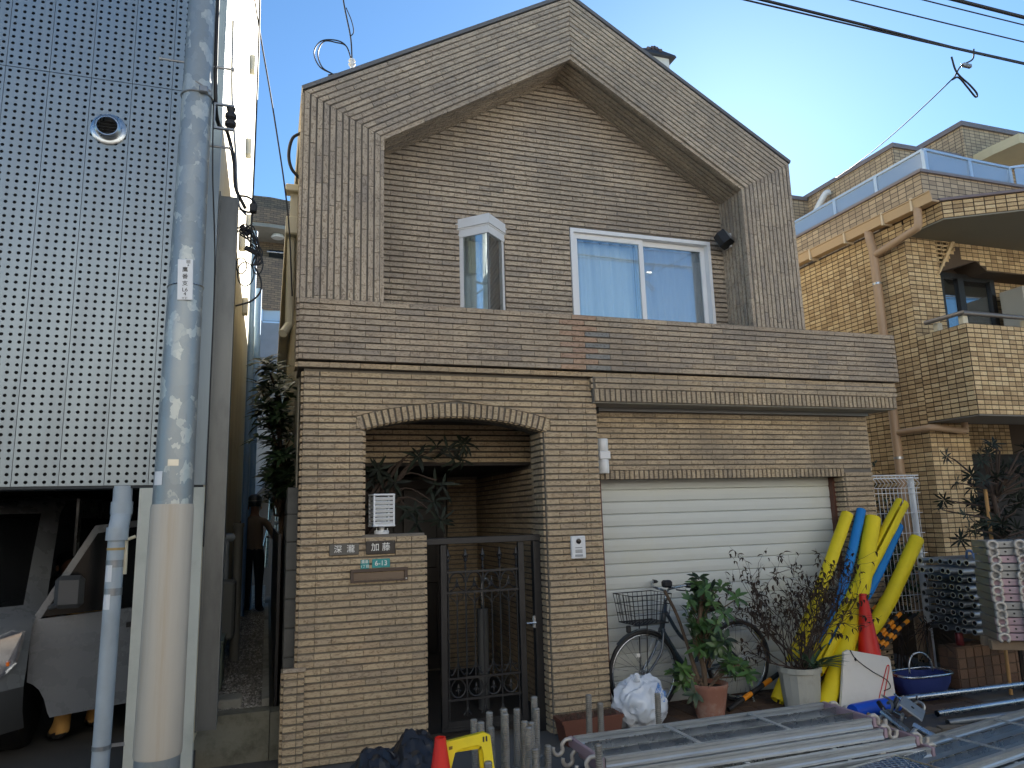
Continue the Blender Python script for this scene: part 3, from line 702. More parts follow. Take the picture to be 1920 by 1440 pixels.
def man(name, loc, rz, label, shirt, pants, shoe, arms, cap=None, cat='person', legs=None, lean=0.0):
    root = thing(name, (0, 0, 0), label, cat)
    J = {}; E = []
    J['pelvis'] = ((0, 0, .90), (.150, .105)); J['waist'] = ((0, 0, 1.03), (.135, .095)); J['chest'] = ((0, -.01, 1.24), (.165, .105)); J['sh'] = ((0, 0, 1.36), (.12, .075))
    J['neck'] = ((0, 0, 1.45), .055); J['head1'] = ((0, .015, 1.52), (.072, .085)); J['head2'] = ((0, .015, 1.60), (.076, .092)); J['head3'] = ((0, .0, 1.66), (.055, .065))
    J['nose'] = ((0, .108, 1.555), .012)
    E += [('pelvis', 'waist'), ('waist', 'chest'), ('chest', 'sh'), ('sh', 'neck'), ('neck', 'head1'), ('head1', 'head2'), ('head2', 'head3'), ('head1', 'nose')]
    for s, t in ((-1, 'l'), (1, 'r')):
        lg = (legs or {}).get(t, ((s * .10, .0, .48), (s * .11, -.02, .09)))
        J[t + 'hip'] = ((s * .085, 0, .84), (.095, .10)); J[t + 'thigh'] = (tuple((Vector((s * .09, 0, .80)) + Vector(lg[0])) / 2), .085); J[t + 'knee'] = (lg[0], .065); J[t + 'calf'] = (tuple(Vector(lg[0]) * .6 + Vector(lg[1]) * .4), .062); J[t + 'ank'] = (lg[1], .052)
        J[t + 'heel'] = ((lg[1][0], lg[1][1] - .03, .045), .040); J[t + 'toe'] = ((lg[1][0] + s * .02, lg[1][1] + .17, .035), (.045, .030))
        E += [('pelvis', t + 'hip'), (t + 'hip', t + 'thigh'), (t + 'thigh', t + 'knee'), (t + 'knee', t + 'calf'), (t + 'calf', t + 'ank'), (t + 'ank', t + 'heel'), (t + 'ank', t + 'toe')]
        el, wr = arms[t]
        J[t + 'shd'] = ((s * .175, 0, 1.345), .062); J[t + 'elb'] = (el, .044); J[t + 'w'] = (wr, .030)
        E += [('sh', t + 'shd'), (t + 'shd', t + 'elb'), (t + 'elb', t + 'w')]
        d = (Vector(wr) - Vector(el)).normalized(); hand_into(J, E, t, wr, d, Vector((-s, 0, 0)) if abs(d.x) < .8 else Vector((0, 0, 1)), Vector((0, 1, -.3)) if abs(d.y) < .7 else Vector((0, 0, -1)))
    LM = Matrix.Translation((0, 0, .88)) @ Matrix.Rotation(-lean, 4, 'X') @ Matrix.Translation((0, 0, -.88)); LI = LM.inverted()
    if lean:
        for k in J:
            if J[k][0][2] > .89 or k[1:2] in 'wpft' and k[0] in 'lr' and not k.endswith(('thigh', 'toe')): J[k] = (tuple(LM @ Vector(J[k][0])), J[k][1])
    els = {t: Vector(arms[t][0]) for t in 'lr'}; wrs = {t: Vector(arms[t][1]) for t in 'lr'}
    def paint(c):
        c = Vector(c)
        if lean and (LI @ c).z > .90: c = LI @ c
        if c.z < .075: return 3
        for t in 'lr':
            if (c - wrs[t]).length < .13: return 2
            a, b = els[t], wrs[t]; ab = b - a; q = (c - a).dot(ab) / ab.length_squared
            if -.05 < q < 1.1 and (c - (a + ab * q)).length < .08: return 2
        if c.z > 1.43: return 2
        return 0 if c.z > .93 else 1
    b = skin_body('body', J, E, 'pelvis', paint, [shirt, pants, 'skin', shoe], root)
    h = MB()
    prof = [(.0, 1.755), (.06, 1.745), (.093, 1.70), (.104, 1.64), (.103, 1.58)] if cap else [(.0, 1.742), (.055, 1.735), (.085, 1.69), (.095, 1.62), (.09, 1.53)]
    h.lathe([(r_ * .92, z) for r_, z in prof], n=18, cap=False)
    h.v = [(x, y * 1.15 - (.012 if z < 1.6 else .0), z) for x, y, z in h.v]
    h.build('hair', 'hair', root, smooth=True)
    for s in (-1, 1):
        e = MB(); e.lathe([(.004, -.03), (.022, -.015), (.024, .012), (.004, .03)], n=8, mtx=Matrix.Diagonal((.5, 1, 1)).to_3x3()); e.v = [(x + s * .093, y, z + 1.56) for x, y, z in e.v]; e.build('ear', 'skin', root, smooth=True)
        e = MB(); e.lathe([(.0, -.008), (.009, 0), (.0, .008)], n=8); e.v = [(x + s * .034, y + .102, z + 1.585) for x, y, z in e.v]; e.build('eye', 'rubber', root, smooth=True)
    e = MB(); e.box(-.024, .024, .096, .104, 1.502, 1.509); e.build('mouth', mat('lip', lin((120, 66, 58)), .5), root)
    if cap:
        c_ = MB(); c_.lathe([(.0, 1.775), (.065, 1.762), (.102, 1.715), (.112, 1.655), (.118, 1.645), (.118, 1.635)], n=20, cap=False); c_.v = [(x, y * 1.12, z) for x, y, z in c_.v]
        c_.build('helmet', cap, root, smooth=True)
        c_ = MB(); c_.tube([(math.cos(t) * .108, math.sin(t) * .122, 1.665) for t in [i * math.pi / 12 for i in range(24)]], .007, 6, closed=True); c_.build('helmet_strap', mat('strap_grey', lin((120, 118, 112)), .6), root)
    if lean:
        for ch in root.children:
            if ch.name.split('.')[0] != 'body': ch.data.transform(LM)
    root.location = loc; root.rotation_euler = (0, 0, rz)
    return root

# ================================================================== left building with perforated panels
LB = thing('panelled_building', (-1.8, 6.0, 0), 'building with perforated pale metal front panels over an open carport', 'building')
M['panel'] = mat('panel_pale_metal', lin((142, 152, 156)), .42, metal=.6, var=.06, scale=2.0, stretch=(3, 3, .35), dirt=lin((128, 132, 132)), dscale=1.6, damt=.55)
PX = .2533; NX, NZ = 5, 57; PZ = 2.795 / NZ; HR = .0112
pm = MB()
def perf_cell(cx, cz, w_, h_):
    k = 12; vs = []
    for j in range(k):
        th = 2 * math.pi * j / k; vs.append((cx + HR * math.cos(th), 0, cz + HR * math.sin(th)))
    for j in range(k):
        th = 2 * math.pi * j / k; c, s_ = math.cos(th), math.sin(th); q = min((w_ / 2) / max(abs(c), 1e-6), (h_ / 2) / max(abs(s_), 1e-6))
        vs.append((cx + q * c, 0, cz + q * s_))
    for j in range(k): vs.append((vs[j][0], .004, vs[j][2]))
    fs = [(j, (j + 1) % k, k + (j + 1) % k, k + j) for j in range(k)] + [(j, 2 * k + j, 2 * k + (j + 1) % k, (j + 1) % k) for j in range(k)]
    # fill the four corners of the cell
    o = len(vs)
    vs += [(cx - w_ / 2, 0, cz - h_ / 2), (cx + w_ / 2, 0, cz - h_ / 2), (cx + w_ / 2, 0, cz + h_ / 2), (cx - w_ / 2, 0, cz + h_ / 2)]
    fs += [(k + 1, k + 2, o + 2)] if False else []
    for ci, (j0, j1) in ((2, (1, 2)), (3, (4, 5)), (0, (7, 8)), (1, (10, 11))):
        fs.append((k + j0, k + j1, o + ci))
    pm.add(vs, fs)
x_in = .250; 
for i in range(NX):
    for j in range(NZ): perf_cell((i + .5) * x_in / NX, (j + .5) * 2.795 / NZ, x_in / NX, 2.795 / NZ)
pm.add([(0, 0, 0), (0, .02, 0), (0, .02, 2.795), (0, 0, 2.795), (x_in, 0, 0), (x_in, .02, 0), (x_in, .02, 2.795), (x_in, 0, 2.795)], [(0, 1, 2, 3), (4, 7, 6, 5), (0, 4, 5, 1)])
first = None
for r_ in range(2):
    for k in range(8):
        x0 = -.482 - (k + 1) * PX; z0 = 1.903 + r_ * 2.80
        if first is None:
            first = pm.build('perforated_panel', 'panel', LB, loc=(x0, 5.2, z0), rec=False)
        else:
            c = first.copy(); COL.objects.link(c); c.location = (x0, 5.2, z0)
tr = MB(); tr.box(-.482, -.397, 5.2, 5.24, 1.90, 7.5); tr.build('corner_trim', 'panel', LB)
bk = MB(); bk.box(-2.6, -.49, 5.34, 5.36, 1.95, 7.45); bk.build('dark_backing', mat('panel_back', (0.012, 0.014, 0.014), .5), LB)  # near-black plane put behind the holes for the unlit void
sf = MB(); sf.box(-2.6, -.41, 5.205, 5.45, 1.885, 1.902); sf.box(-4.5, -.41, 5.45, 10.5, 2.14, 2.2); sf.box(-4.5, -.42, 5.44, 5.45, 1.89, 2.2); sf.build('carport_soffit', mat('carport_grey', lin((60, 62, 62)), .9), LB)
cl = MB(); cl.box(-.785, -.40, 5.205, 5.30, 0, 1.884); cl.build('carport_column', mat('column_pale', lin((196, 198, 186)), .7, var=.08, dirt=lin((140, 144, 128)), damt=.4), LB)
M['cream_panel'] = mat('cream_panel', lin((214, 206, 180)), .7, var=.08, scale=1.5, stretch=(1, 1, .3), dirt=lin((150, 134, 96)), dscale=1.2, damt=.45)
for (ya, yb) in ((5.24, 6.9), (6.908, 8.6), (8.608, 10.4), (10.408, 12.6)):
    for (za, zb) in ((0.3, 2.55), (2.558, 5.0), (5.008, 10.5)):
        s_ = MB(); s_.box(-.44, -.398, ya, yb, za, zb); s_.build('side_panel', 'cream_panel', LB)
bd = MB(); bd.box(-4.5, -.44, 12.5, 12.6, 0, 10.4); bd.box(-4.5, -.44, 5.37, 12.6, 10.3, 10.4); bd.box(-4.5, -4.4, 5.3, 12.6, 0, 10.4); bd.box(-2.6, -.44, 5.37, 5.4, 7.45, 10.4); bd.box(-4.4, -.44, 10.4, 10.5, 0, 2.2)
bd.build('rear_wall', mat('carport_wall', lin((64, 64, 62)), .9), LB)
for (y_, z_) in ((9.2, 7.5), (9.0, 6.2), (8.3, 4.7), (9.4, 8.9), (9.8, 4.35), (10.0, 5.6)):
    v = MB(); v.bbox(-.397, -.33, y_, y_ + .14, z_, z_ + .22, .01); v.build('vent_hood', mat('vent_pale', lin((196, 196, 188)), .5), LB)
# metal cover standing off the corner
ct = MB(); ct.box(-.392, -.272, 5.26, 5.45, .36, 3.96); 
ct.box(-.396, -.385, 5.247, 5.26, .36, 3.99); ct.box(-.279, -.268, 5.247, 5.26, .36, 3.96)
ct.build('cable_duct_cover', mat('duct_steel', lin((112, 114, 112)), .45, metal=.6, var=.2, stretch=(1, 1, .3), dirt=lin((70, 70, 68)), dscale=3, damt=.7), LB)
# vent cap on the panels
vc = thing('vent_cap', (-1.114, 5.19, 4.33), 'round steel vent cap with louvres on the perforated panels', 'vent')
mx = Matrix.Rotation(R(90), 3, 'X')
b = MB(); b.lathe([(.112, 0), (.112, .008), (.098, .016), (.082, .016), (.082, .05), (.070, .062), (.064, .062), (.064, .01)], (-1.114, 5.199, 4.33), 28, mtx=mx, cap=False); b.build('flange', 'galv', vc, smooth=False, auto=40)
b = MB(); b.lathe([(.064, .008), (.001, .009)], (-1.114, 5.199, 4.33), 20, mtx=mx, cap=False); b.build('duct_mouth', 'dark', vc)
for i in range(5):
    z_ = 4.33 - .044 + i * .022; hw_ = math.sqrt(max(.063 ** 2 - (z_ - 4.33) ** 2, 0))
    b = MB(); b.add([(-1.114 - hw_, 5.150, z_ - .005), (-1.114 + hw_, 5.150, z_ - .005), (-1.114 + hw_, 5.17, z_ + .007), (-1.114 - hw_, 5.17, z_ + .007)], [(0, 1, 2, 3)]); b.build('louvre', 'galv', vc, rec=False)
# rain downpipe in front of the carport
dp = thing('carport_downpipe', (-.89, 5.22, 0), 'pale grey plastic downpipe with elbow at the carport front', 'downpipe')
M['pvc_grey'] = mat('pvc_grey', lin((168, 178, 184)), .45, var=.07, dirt=lin((130, 134, 134)), damt=.4)
b = MB(); b.tube([(-.885, 5.235, 1.90), (-.885, 5.235, 1.76)], .056, 18); b.tube([(-.885, 5.235, 1.80), (-.885, 5.235, 1.72)], .064, 18); b.tube(bez([(-.885, 5.235, 1.73), (-.888, 5.21, 1.665), (-.895, 5.20, 1.61)], 6), .058, 18); b.tube([(-.895, 5.20, 1.64), (-.896, 5.20, 1.56)], .064, 18); b.build('elbow', 'pvc_grey', dp, auto=40)
b = MB(); b.tube([(-.896, 5.20, 1.60), (-.905, 5.20, 0.0)], .050, 20); b.build('pipe', 'pvc_grey', dp, auto=40)
b = MB(); b.tube([(-.896, 5.20, 1.515), (-.896, 5.20, 1.50)], .0525, 20); b.build('tape', mat('tape_tan', lin((176, 148, 92)), .7), dp)
for z_ in (1.44, 1.27): 
    b = MB(); b.tube([(-.897, 5.20, z_), (-.897, 5.20, z_ - .045)], .0512, 20); b.build('tape', 'galv_dull', dp, auto=40)
for (z_, h_) in ((1.36, .10), (1.19, .09)):
    b = MB(); vs = []
    for i in range(7):
        th = R(-150 + i * 9); vs += [(-.897 + .0513 * math.cos(th), 5.20 + .0513 * math.sin(th), z_ - h_ / 2), (-.897 + .0513 * math.cos(th), 5.20 + .0513 * math.sin(th), z_ + h_ / 2)]
    b.add(vs, [(2 * i, 2 * i + 2, 2 * i + 3, 2 * i + 1) for i in range(6)]); b.build('label_sticker', 'white_al', dp, rec=False)
b = MB(); b.tube([(-.903, 5.20, .36), (-.903, 5.20, .335)], .0535, 20); b.box(-.86, -.78, 5.20, 5.21, .34, .36); b.build('clip', 'galv_dull', dp)
b = MB(); b.tube([(-.845, 5.21, 1.60), (-.84, 5.20, 1.45), (-.84, 5.20, 1.35)], .012); b.tube([(-.84, 5.2, 1.56), (-.79, 5.2, 1.58)], .010); b.build('valve', 'cream_pvc', dp)
# carport floor
mb = MB(); mb.box(-4.4, -.42, 5.25, 10.4, -.02, 0.12); struct(mb, 'carport_floor', mat('carport_floor', lin((78, 76, 73)), .9, var=.2))

# ------------------------------------------------------------------ van in the carport, front door swung open
VN = thing('white_van', (-2.35, 7.5, .12), 'white van parked nose-out in the dark carport with a front door open', 'van')
M['van_shaded'] = mat('van_paint', lin((112, 116, 120)), .28, var=.03, coat=.5)  # white van's paint darkened to stand in for the carport shade
M['van_dark'] = mat('van_glass', (0.010, 0.011, 0.012), .12, spec=.25)
prof = [(5.62, .34), (5.55, .46), (5.53, .62), (5.56, .74), (5.60, .98), (5.70, 1.06), (5.92, 1.12), (6.14, 1.42), (6.40, 1.76), (6.62, 1.86), (7.2, 1.92), (9.8, 1.90), (9.95, 1.7), (9.98, .4)]
wv = .85; xc = -2.35; n = 16; vs = []; fs = []; mi = []
for (y, z) in prof:
    for i in range(n + 1):
        t = -1 + 2 * i / n; nar = 1 - max(0, (z - 1.1)) * .13
        yy = y + (.26 * abs(t) ** 5 + .05 * t * t if y < 7 else 0); vs.append((xc + wv * t * nar, yy, z - .12 + .12))
bb = MB()
for k in range(len(prof) - 1):
    for i in range(n):
        fcs = (k * (n + 1) + i, k * (n + 1) + i + 1, (k + 1) * (n + 1) + i + 1, (k + 1) * (n + 1) + i)
        fs.append(fcs); mi.append(1 if (6 <= k <= 7 and 1 <= i <= n - 2) else (2 if k in (0, 1) else 0))
o_ = 0; bb.v = [tuple(v) for v in vs]; bb.f = fs; bb.m = mi
bb.build('body', ['van_shaded', 'van_dark', mat('van_bumper', lin((60, 62, 64)), .6)], VN, smooth=True, rec=False)
for s in (-1, 1):
    X = xc + s * wv * .995
    sd_ = MB(); pts = [(5.86, .34), (5.86, .98), (6.2, 1.08), (6.9, 1.08), (6.9, .36), (6.62, .34), (6.55, .55), (6.38, .66), (6.2, .62), (6.08, .48), (6.05, .34)] if s < 0 else None
    sd_.prism([(6.95, .34), (6.95, 1.88), (9.9, 1.86), (9.9, .34)], lambda u, v, d: (d, u, v), X - .01, X + .01); sd_.build('side_panel', 'van_shaded', VN)
    wq = MB(); wq.prism([(7.05, 1.12), (7.05, 1.72), (8.4, 1.72), (8.4, 1.12)], lambda u, v, d: (d, u, v), X - .014, X + .014); wq.build('side_window', 'van_dark', VN)
hl = MB(); hl.prism([(-1.80, .74), (-1.60, .70), (-1.53, .78), (-1.50, .98), (-1.56, 1.0), (-1.80, .90)], lambda u, v, d: (u, d + .35 * max(0, (u + 1.8)) ** 1.2, v), 5.63, 5.70)
hlm = glass_mat('lamp_glass', (.9, .9, .9), .35, .05); 
hb = MB(); hb.prism([(-1.79, .75), (-1.60, .72), (-1.54, .79), (-1.51, .97), (-1.57, .985), (-1.79, .89)], lambda u, v, d: (u, d + .35 * max(0, (u + 1.8)) ** 1.2, v), 5.66, 5.705)
hdl = hb.build('headlight', mat('reflector', lin((200, 204, 208)), .15, metal=.9), VN); hl.build('lens', hlm, hdl)
b = MB(); b.bbox(-1.575, -1.553, 5.69, 5.72, .775, .805, .006); b.build('indicator_bulb', mat('amber', lin((230, 110, 20)), .3), hdl)
whl = MB(); whl.lathe([(.18, -.09), (.31, -.09), (.325, -.05), (.325, .05), (.31, .09), (.18, .09)], (-1.66, 6.35, .445), 28, mtx=Matrix.Rotation(R(90), 3, 'Y')); wl = whl.build('wheel', 'rubber', VN, auto=30)
b = MB(); b.lathe([(.02, .06), (.17, .085), (.18, .05)], (-1.66, 6.35, .445), 20, mtx=Matrix.Rotation(R(90), 3, 'Y')); b.build('rim', 'galv_dull', wl, auto=30)
# open door: hinge at (-1.52, 6.02), swung outwards
hx, hy = -1.52, 5.98; ang = R(14); ex, ey = math.cos(ang), math.sin(ang)
dm = lambda u, v, d: (hx + ex * u - ey * d, hy + ey * u + ex * d, v)
d_ = MB(); lower = [(0.0, 1.03), (0.0, .62), (.035, .60), (.075, .56), (.11, .49), (.135, .40), (.15, .37), (.74, .40), (.76, .55), (.77, 1.06), (.08, 1.03)]
d_.prism(lower, dm, 0, .07)
d_.prism([(0.0, 1.03), (.05, 1.03), (.36, 1.60), (.74, 1.66), (.76, 1.70), (.34, 1.655)], dm, .01, .05); d_.prism([(.70, 1.06), (.77, 1.06), (.76, 1.68), (.70, 1.66)], dm, .01, .05)
dvn = d_.build('front_door', 'van_shaded', VN)
g_ = MB(); g_.prism([(.05, 1.04), (.70, 1.06), (.70, 1.65), (.36, 1.60)], dm, .025, .032); g_.build('door_window', 'van_dark', dvn)
g_ = MB(); g_.prism([(0.01, .80), (.76, .83), (.76, .85), (0.01, .82)], dm, -.006, 0.001); g_.build('crease', 'van_shaded', dvn)
g_ = MB(); g_.prism([(.58, .92), (.72, .93), (.72, .965), (.58, .955)], dm, -.02, .0); g_.build('handle', 'rubber', dvn)
g_ = MB(); g_.bbox(-1.37, -1.19, 5.83, 5.90, 1.10, 1.32, .03); g_.tube([(-1.42, 6.0, 1.1), (-1.33, 5.88, 1.14)], .02); g_.build('wing_mirror', mat('mirror_shell', lin((70, 72, 74)), .4), dvn)
# the person standing behind that door
M['tan_cloth'] = mat('tan_cloth', lin((196, 150, 84)), .9, var=.12, bump=.3)
M['dark_cloth'] = mat('dark_cloth', lin((34, 34, 38)), .95, var=.2, bump=.3)
M['shoe'] = mat('shoe_black', (0.02, 0.02, 0.02), .5)
pz = man('person', (-1.25, 6.45, .12), R(28), 'person behind the open van door, only tan trouser legs and black shoes showing', 'dark_cloth', 'tan_cloth', 'shoe',
    {'l': ((-.24, .02, 1.08), (-.18, .22, .98)), 'r': ((.24, .02, 1.08), (.18, .22, .98))}, legs={'l': ((-.12, .02, .46), (-.16, -.05, .08)), 'r': ((.10, .05, .46), (.10, .10, .08))}, lean=R(62))

# ================================================================== utility pole
UP = thing('utility_pole', (-.545, 4.75, 0), 'tall mottled galvanised utility pole with a cream anti-poster sleeve', 'utility pole')
m, nt, b = newmat('spangled_zinc')
tc = N(nt, 'ShaderNodeTexCoord'); mp = N(nt, 'ShaderNodeMapping'); mp.inputs['Scale'].default_value = (1, 1, .75); nt.links.new(tc.outputs['Object'], mp.inputs[0])
nz = N(nt, 'ShaderNodeTexNoise', i_Scale=16.0, i_Detail=3.0); nt.links.new(mp.outputs[0], nz.inputs['Vector'])
va = N(nt, 'ShaderNodeVectorMath', operation='MULTIPLY_ADD'); va.inputs[1].default_value = (.14, .14, .14); nt.links.new(nz.outputs['Color'], va.inputs[0]); nt.links.new(mp.outputs[0], va.inputs[2])
vo = N(nt, 'ShaderNodeTexVoronoi', i_Scale=13.0); nt.links.new(va.outputs[0], vo.inputs['Vector'])
vo2 = N(nt, 'ShaderNodeTexVoronoi', i_Scale=34.0); nt.links.new(va.outputs[0], vo2.inputs['Vector'])
sx = N(nt, 'ShaderNodeSeparateColor'); nt.links.new(vo.outputs['Color'], sx.inputs[0]); sx2 = N(nt, 'ShaderNodeSeparateColor'); nt.links.new(vo2.outputs['Color'], sx2.inputs[0])
rp = ramp(nt, [(0, lin((136, 144, 146))), (.55, lin((148, 155, 156))), (.74, lin((154, 160, 160))), (.82, lin((188, 192, 186)))]); rp.color_ramp.interpolation = 'LINEAR'; nt.links.new(sx.outputs[0], rp.inputs[0])
c = mix(nt, rp.outputs[0], lin((138, 150, 156)), sx2.outputs[1]); 
c = mix(nt, rp.outputs[0], c, 0.45)
nt.links.new(c, b.inputs['Base Color']); b.inputs['Metallic'].default_value = .35; b.inputs['Roughness'].default_value = .42
M['spangle'] = m
b = MB(); b.lathe([(.122, 0), (.1185, .36), (.1115, 1.7), (.0865, 5.1), (.072, 7.6), (.06, 9.5)], (-.545, 4.75, 0), 36, cap=True); b.v = [(x + .028 * z / 5, y, z) for x, y, z in b.v]; b.build('shaft', 'spangle', UP, smooth=True)
b = MB(); b.lathe([(.1235, .385), (.126, .40), (.1175, 1.74), (.1145, 1.765)], (-.545, 4.75, 0), 36, cap=False); b.v = [(x + .028 * z / 5, y, z) for x, y, z in b.v]
b.build('sleeve', mat('sleeve_cream', lin((188, 181, 167)), .6, var=.06, scale=5, stretch=(6, 6, .25), dirt=lin((176, 158, 132)), dscale=3, damt=.55), UP, smooth=True)
def pole_x(z): return -.545 + .028 * z / 5
def pole_r(z): return lerp(.1115, .0865, (z - 1.7) / 3.4)
for (sgn, z_, L) in ((-1, 4.645, .15), (1, 4.645, .13), (1, 4.075, .13)):
    x0 = pole_x(z_) + sgn * pole_r(z_); b = MB(); b.tube([(x0 - sgn * .01, 4.75, z_), (x0 + sgn * L, 4.75, z_)], .008, 8); b.tube([(x0 + sgn * (L - .012), 4.75, z_), (x0 + sgn * L, 4.75, z_)], .014, 8); b.build('step_bolt', 'galv_dull', UP)
b = MB(); b.tube([(pole_x(4.4) + (pole_r(4.4) + .004) * math.cos(t), 4.75 + (pole_r(4.4) + .004) * math.sin(t), 4.40) for t in [i * math.pi / 14 for i in range(28)]], .006, 6, closed=True)
b.bbox(pole_x(4.4) + .02, pole_x(4.4) + .075, 4.63, 4.665, 4.385, 4.43, .006); b.tube([(pole_x(4.4) + .0, 4.63, 4.45), (pole_x(4.4) + .09, 4.645, 4.40)], .006, 6); b.build('steel_band', 'galv_dull', UP)
# number plate on the pole
pf = thing('pole_plate', (-.52, 4.64, 3.12), 'white pole number plate with black characters strapped to the mottled pole', 'sign')
ry = R(-7)
b = MB(); bx = Matrix.Translation((-.521, 4.643, 3.12)) @ Matrix.Rotation(R(-2), 4, 'Y') @ Matrix.Rotation(ry, 4, 'Z')
b.bbox(-.044, .044, -.004, .004, -.130, .130, .003, mtx=bx); plt = b.build('plate', 'white_al', pf)
M['ink'] = mat('ink_black', (0.02, 0.02, 0.02), .7)
for (s_, sz, dx, dz) in (('回', .024, .018, .112), ('P', .018, .018, .088), ('鷹', .034, 0, .062), ('番', .034, 0, .018), ('支', .034, 0, -.026), ('L6', .034, 0, -.066), ('4', .030, 0, -.092), ('H 21', .016, 0, -.118)):
    text(s_, 'lettering', sz, (0, 0, 0), 'ink', pf, rot=bx @ Matrix.Translation((dx, -.0048, dz)) @ Matrix.Rotation(R(90), 4, 'X'))
b = MB(); b.tube([(pole_x(3.1) + (pole_r(3.1) + .003) * math.cos(t), 4.75 + (pole_r(3.1) + .003) * math.sin(t), 3.10 + .006 * math.cos(t)) for t in [i * math.pi / 14 for i in range(28)]], .0035, 6, closed=True); b.build('strap', 'galv', pf)
def wrap_patch(name, z0, z1, a0, a1, mt, lab, cat):
    b = MB(); vs = []; n = 8
    for i in range(n + 1):
        th = R(lerp(a0, a1, i / n))
        for z in (z0, z1): r = lerp(.1115, .0865, (z - 1.7) / 3.4) + .003; vs.append((pole_x(z) + r * math.cos(th), 4.75 + r * math.sin(th), z))
    b.add(vs, [(2 * i, 2 * i + 2, 2 * i + 3, 2 * i + 1) for i in range(n)]); one(b, name, mt, lab, cat, rec=False)
wrap_patch('metal_tag', 1.985, 2.022, -104, -74, mat('tag_alu', lin((196, 192, 178)), .35, metal=.6), 'small embossed metal tag low on the mottled pole', 'tag')
wrap_patch('paper_sticker', 1.875, 1.955, -150, -118, 'white_al', 'blank white paper sticker at the left edge of the pole', 'sticker')

# ================================================================== alley
mb = MB(); mb.box(-.50, 0.055, 5.75, 5.90, -.02, .325); mb.box(.06, .13, 5.74, 5.9, -.02, .315)
one(mb, 'retaining_wall', mat('mossy_concrete', lin((120, 118, 104)), .92, var=.25, scale=6, dirt=lin((60, 60, 40)), dscale=4, damt=.9, bump=.5), 'mossy low concrete retaining wall closing the foot of the alley', 'wall')
mb = MB(); mb.box(-.42, .0, 5.9, 17, .2, .30); struct(mb, 'alley_floor', mat('alley_dirt', lin((120, 116, 108)), .95, var=.25))
mb = MB(); mb.box(.0, .05, 5.9, 12.5, .2, .375); one(mb, 'alley_kerb', 'concrete', 'narrow dark concrete kerb edging the gravel alley', 'kerb')
rg = random.Random(3); mb = MB()
for i in range(5200):
    y = 5.92 + (rg.random() ** 1.6) * 9; x = rg.uniform(-.41, -.005); s = rg.uniform(.007, .017); z = .302 + rg.uniform(0, .006)
    a, b_, c_ = [rg.uniform(.6, 1.2) * s for _ in range(3)]; th = rg.uniform(0, 3); ct, st = math.cos(th), math.sin(th)
    p = [(a, 0, 0), (-a, 0, 0), (0, b_, 0), (0, -b_, 0), (0, 0, c_ * .8), (0, 0, -c_)]
    mb.add([(x + ct * q[0] - st * q[1], y + st * q[0] + ct * q[1], z + q[2]) for q in p], [(0, 2, 4), (2, 1, 4), (1, 3, 4), (3, 0, 4)])
tag(mb.build('gravel', tile_mat('gravel', lin((120, 116, 108)), lin((168, 164, 156)), lin((206, 202, 194)), lin((80, 76, 68)), .5, wave=False), rec=False), 'pale loose gravel covering the alley floor', 'gravel', kind='stuff')
# concrete block wall along the house side
BW = thing('block_wall', (.16, 5.62, 0), 'dark weathered concrete block wall running beside the house flank', 'wall')
M['block'] = mat('concrete_block', lin((96, 96, 92)), .95, var=.2, scale=7, dirt=lin((48, 48, 44)), dscale=3, damt=.8, bump=.5)
for i in range(9):
    for k in range(8):
        ya = 5.62 + k * .40 + (0 if i % 2 else -.2); yb = ya + .39
        if yb < 5.7: continue
        ya = max(ya, 5.62)
        c_ = MB(); c_.bbox(.135, .215, ya, yb, .10 + i * .2, .29 + i * .2, .004); c_.build('block', 'block', BW)
c_ = MB(); c_.box(.14, .21, 5.625, 8.7, .02, 1.88); c_.build('mortar', mat('mortar', lin((70, 70, 66)), .95), BW)
fb = MB(); fb.box(.085, .105, 5.95, 12.6, .30, 1.55); one(fb, 'dark_side_sheet', 'black_iron', 'long black sheet standing in for the dark side of the block wall', 'fence')  # black sheet put in for the block wall's shaded side
# utilities on the left flank
gp = thing('flank_pipe', (-.31, 8.0, .3), 'grey plastic downpipe with side branch against the alley wall', 'pipe')
b = MB(); b.tube([(-.275, 8.0, .30), (-.275, 8.0, 1.60)], .048, 14); b.tube([(-.275, 8, 1.60), (-.275, 8, 1.64)], .056, 14); b.build('pipe', mat('pvc_dark', lin((128, 126, 118)), .5), gp, auto=40)
b = MB(); b.tube([(-.39, 8.0, 1.50), (-.29, 8.0, 1.50)], .04, 12); b.tube([(-.385, 8, 1.5), (-.385, 8, 1.0)], .03, 12); b.build('branch', 'pvc_grey', gp, auto=40)
b = MB(); b.bbox(-.396, -.26, 7.2, 7.6, .62, 1.12, .02); one(b, 'meter_box', mat('meter_grey', lin((104, 106, 102)), .6), 'grey metal meter box on the alley wall', 'meter box')
b = MB(); b.bbox(-.396, -.31, 6.5, 6.9, .34, .70, .015); b.box(-.396, -.305, 6.48, 6.92, .70, .72); one(b, 'green_cabinet', mat('cab_green', lin((110, 120, 108)), .6), 'small green-grey cabinet at the foot of the alley wall', 'cabinet')
b = MB(); b.bbox(-.38, -.14, 6.0, 6.22, .30, .37, .01); one(b, 'concrete_slab', 'concrete', 'loose concrete slab lying at the alley entrance', 'slab')
bp = thing('blue_strip_tubes', (-.33, 12.45, .3), 'tall thin tubes added for the sky-blue sheen at the far end of the alley wall', 'pipe')
for (x, y, z1, r_) in ((-.325, 11.6, 6.2, .045), (-.25, 12.4, 5.5, .05)):
    b = MB(); b.tube([(x, y, .3), (x, y, z1)], r_, 12); b.build('pipe', mat('sky_sheen_blue', lin((132, 164, 200)), .4), bp, auto=40)  # blue tubes put in for a shaded wall strip reflecting sky
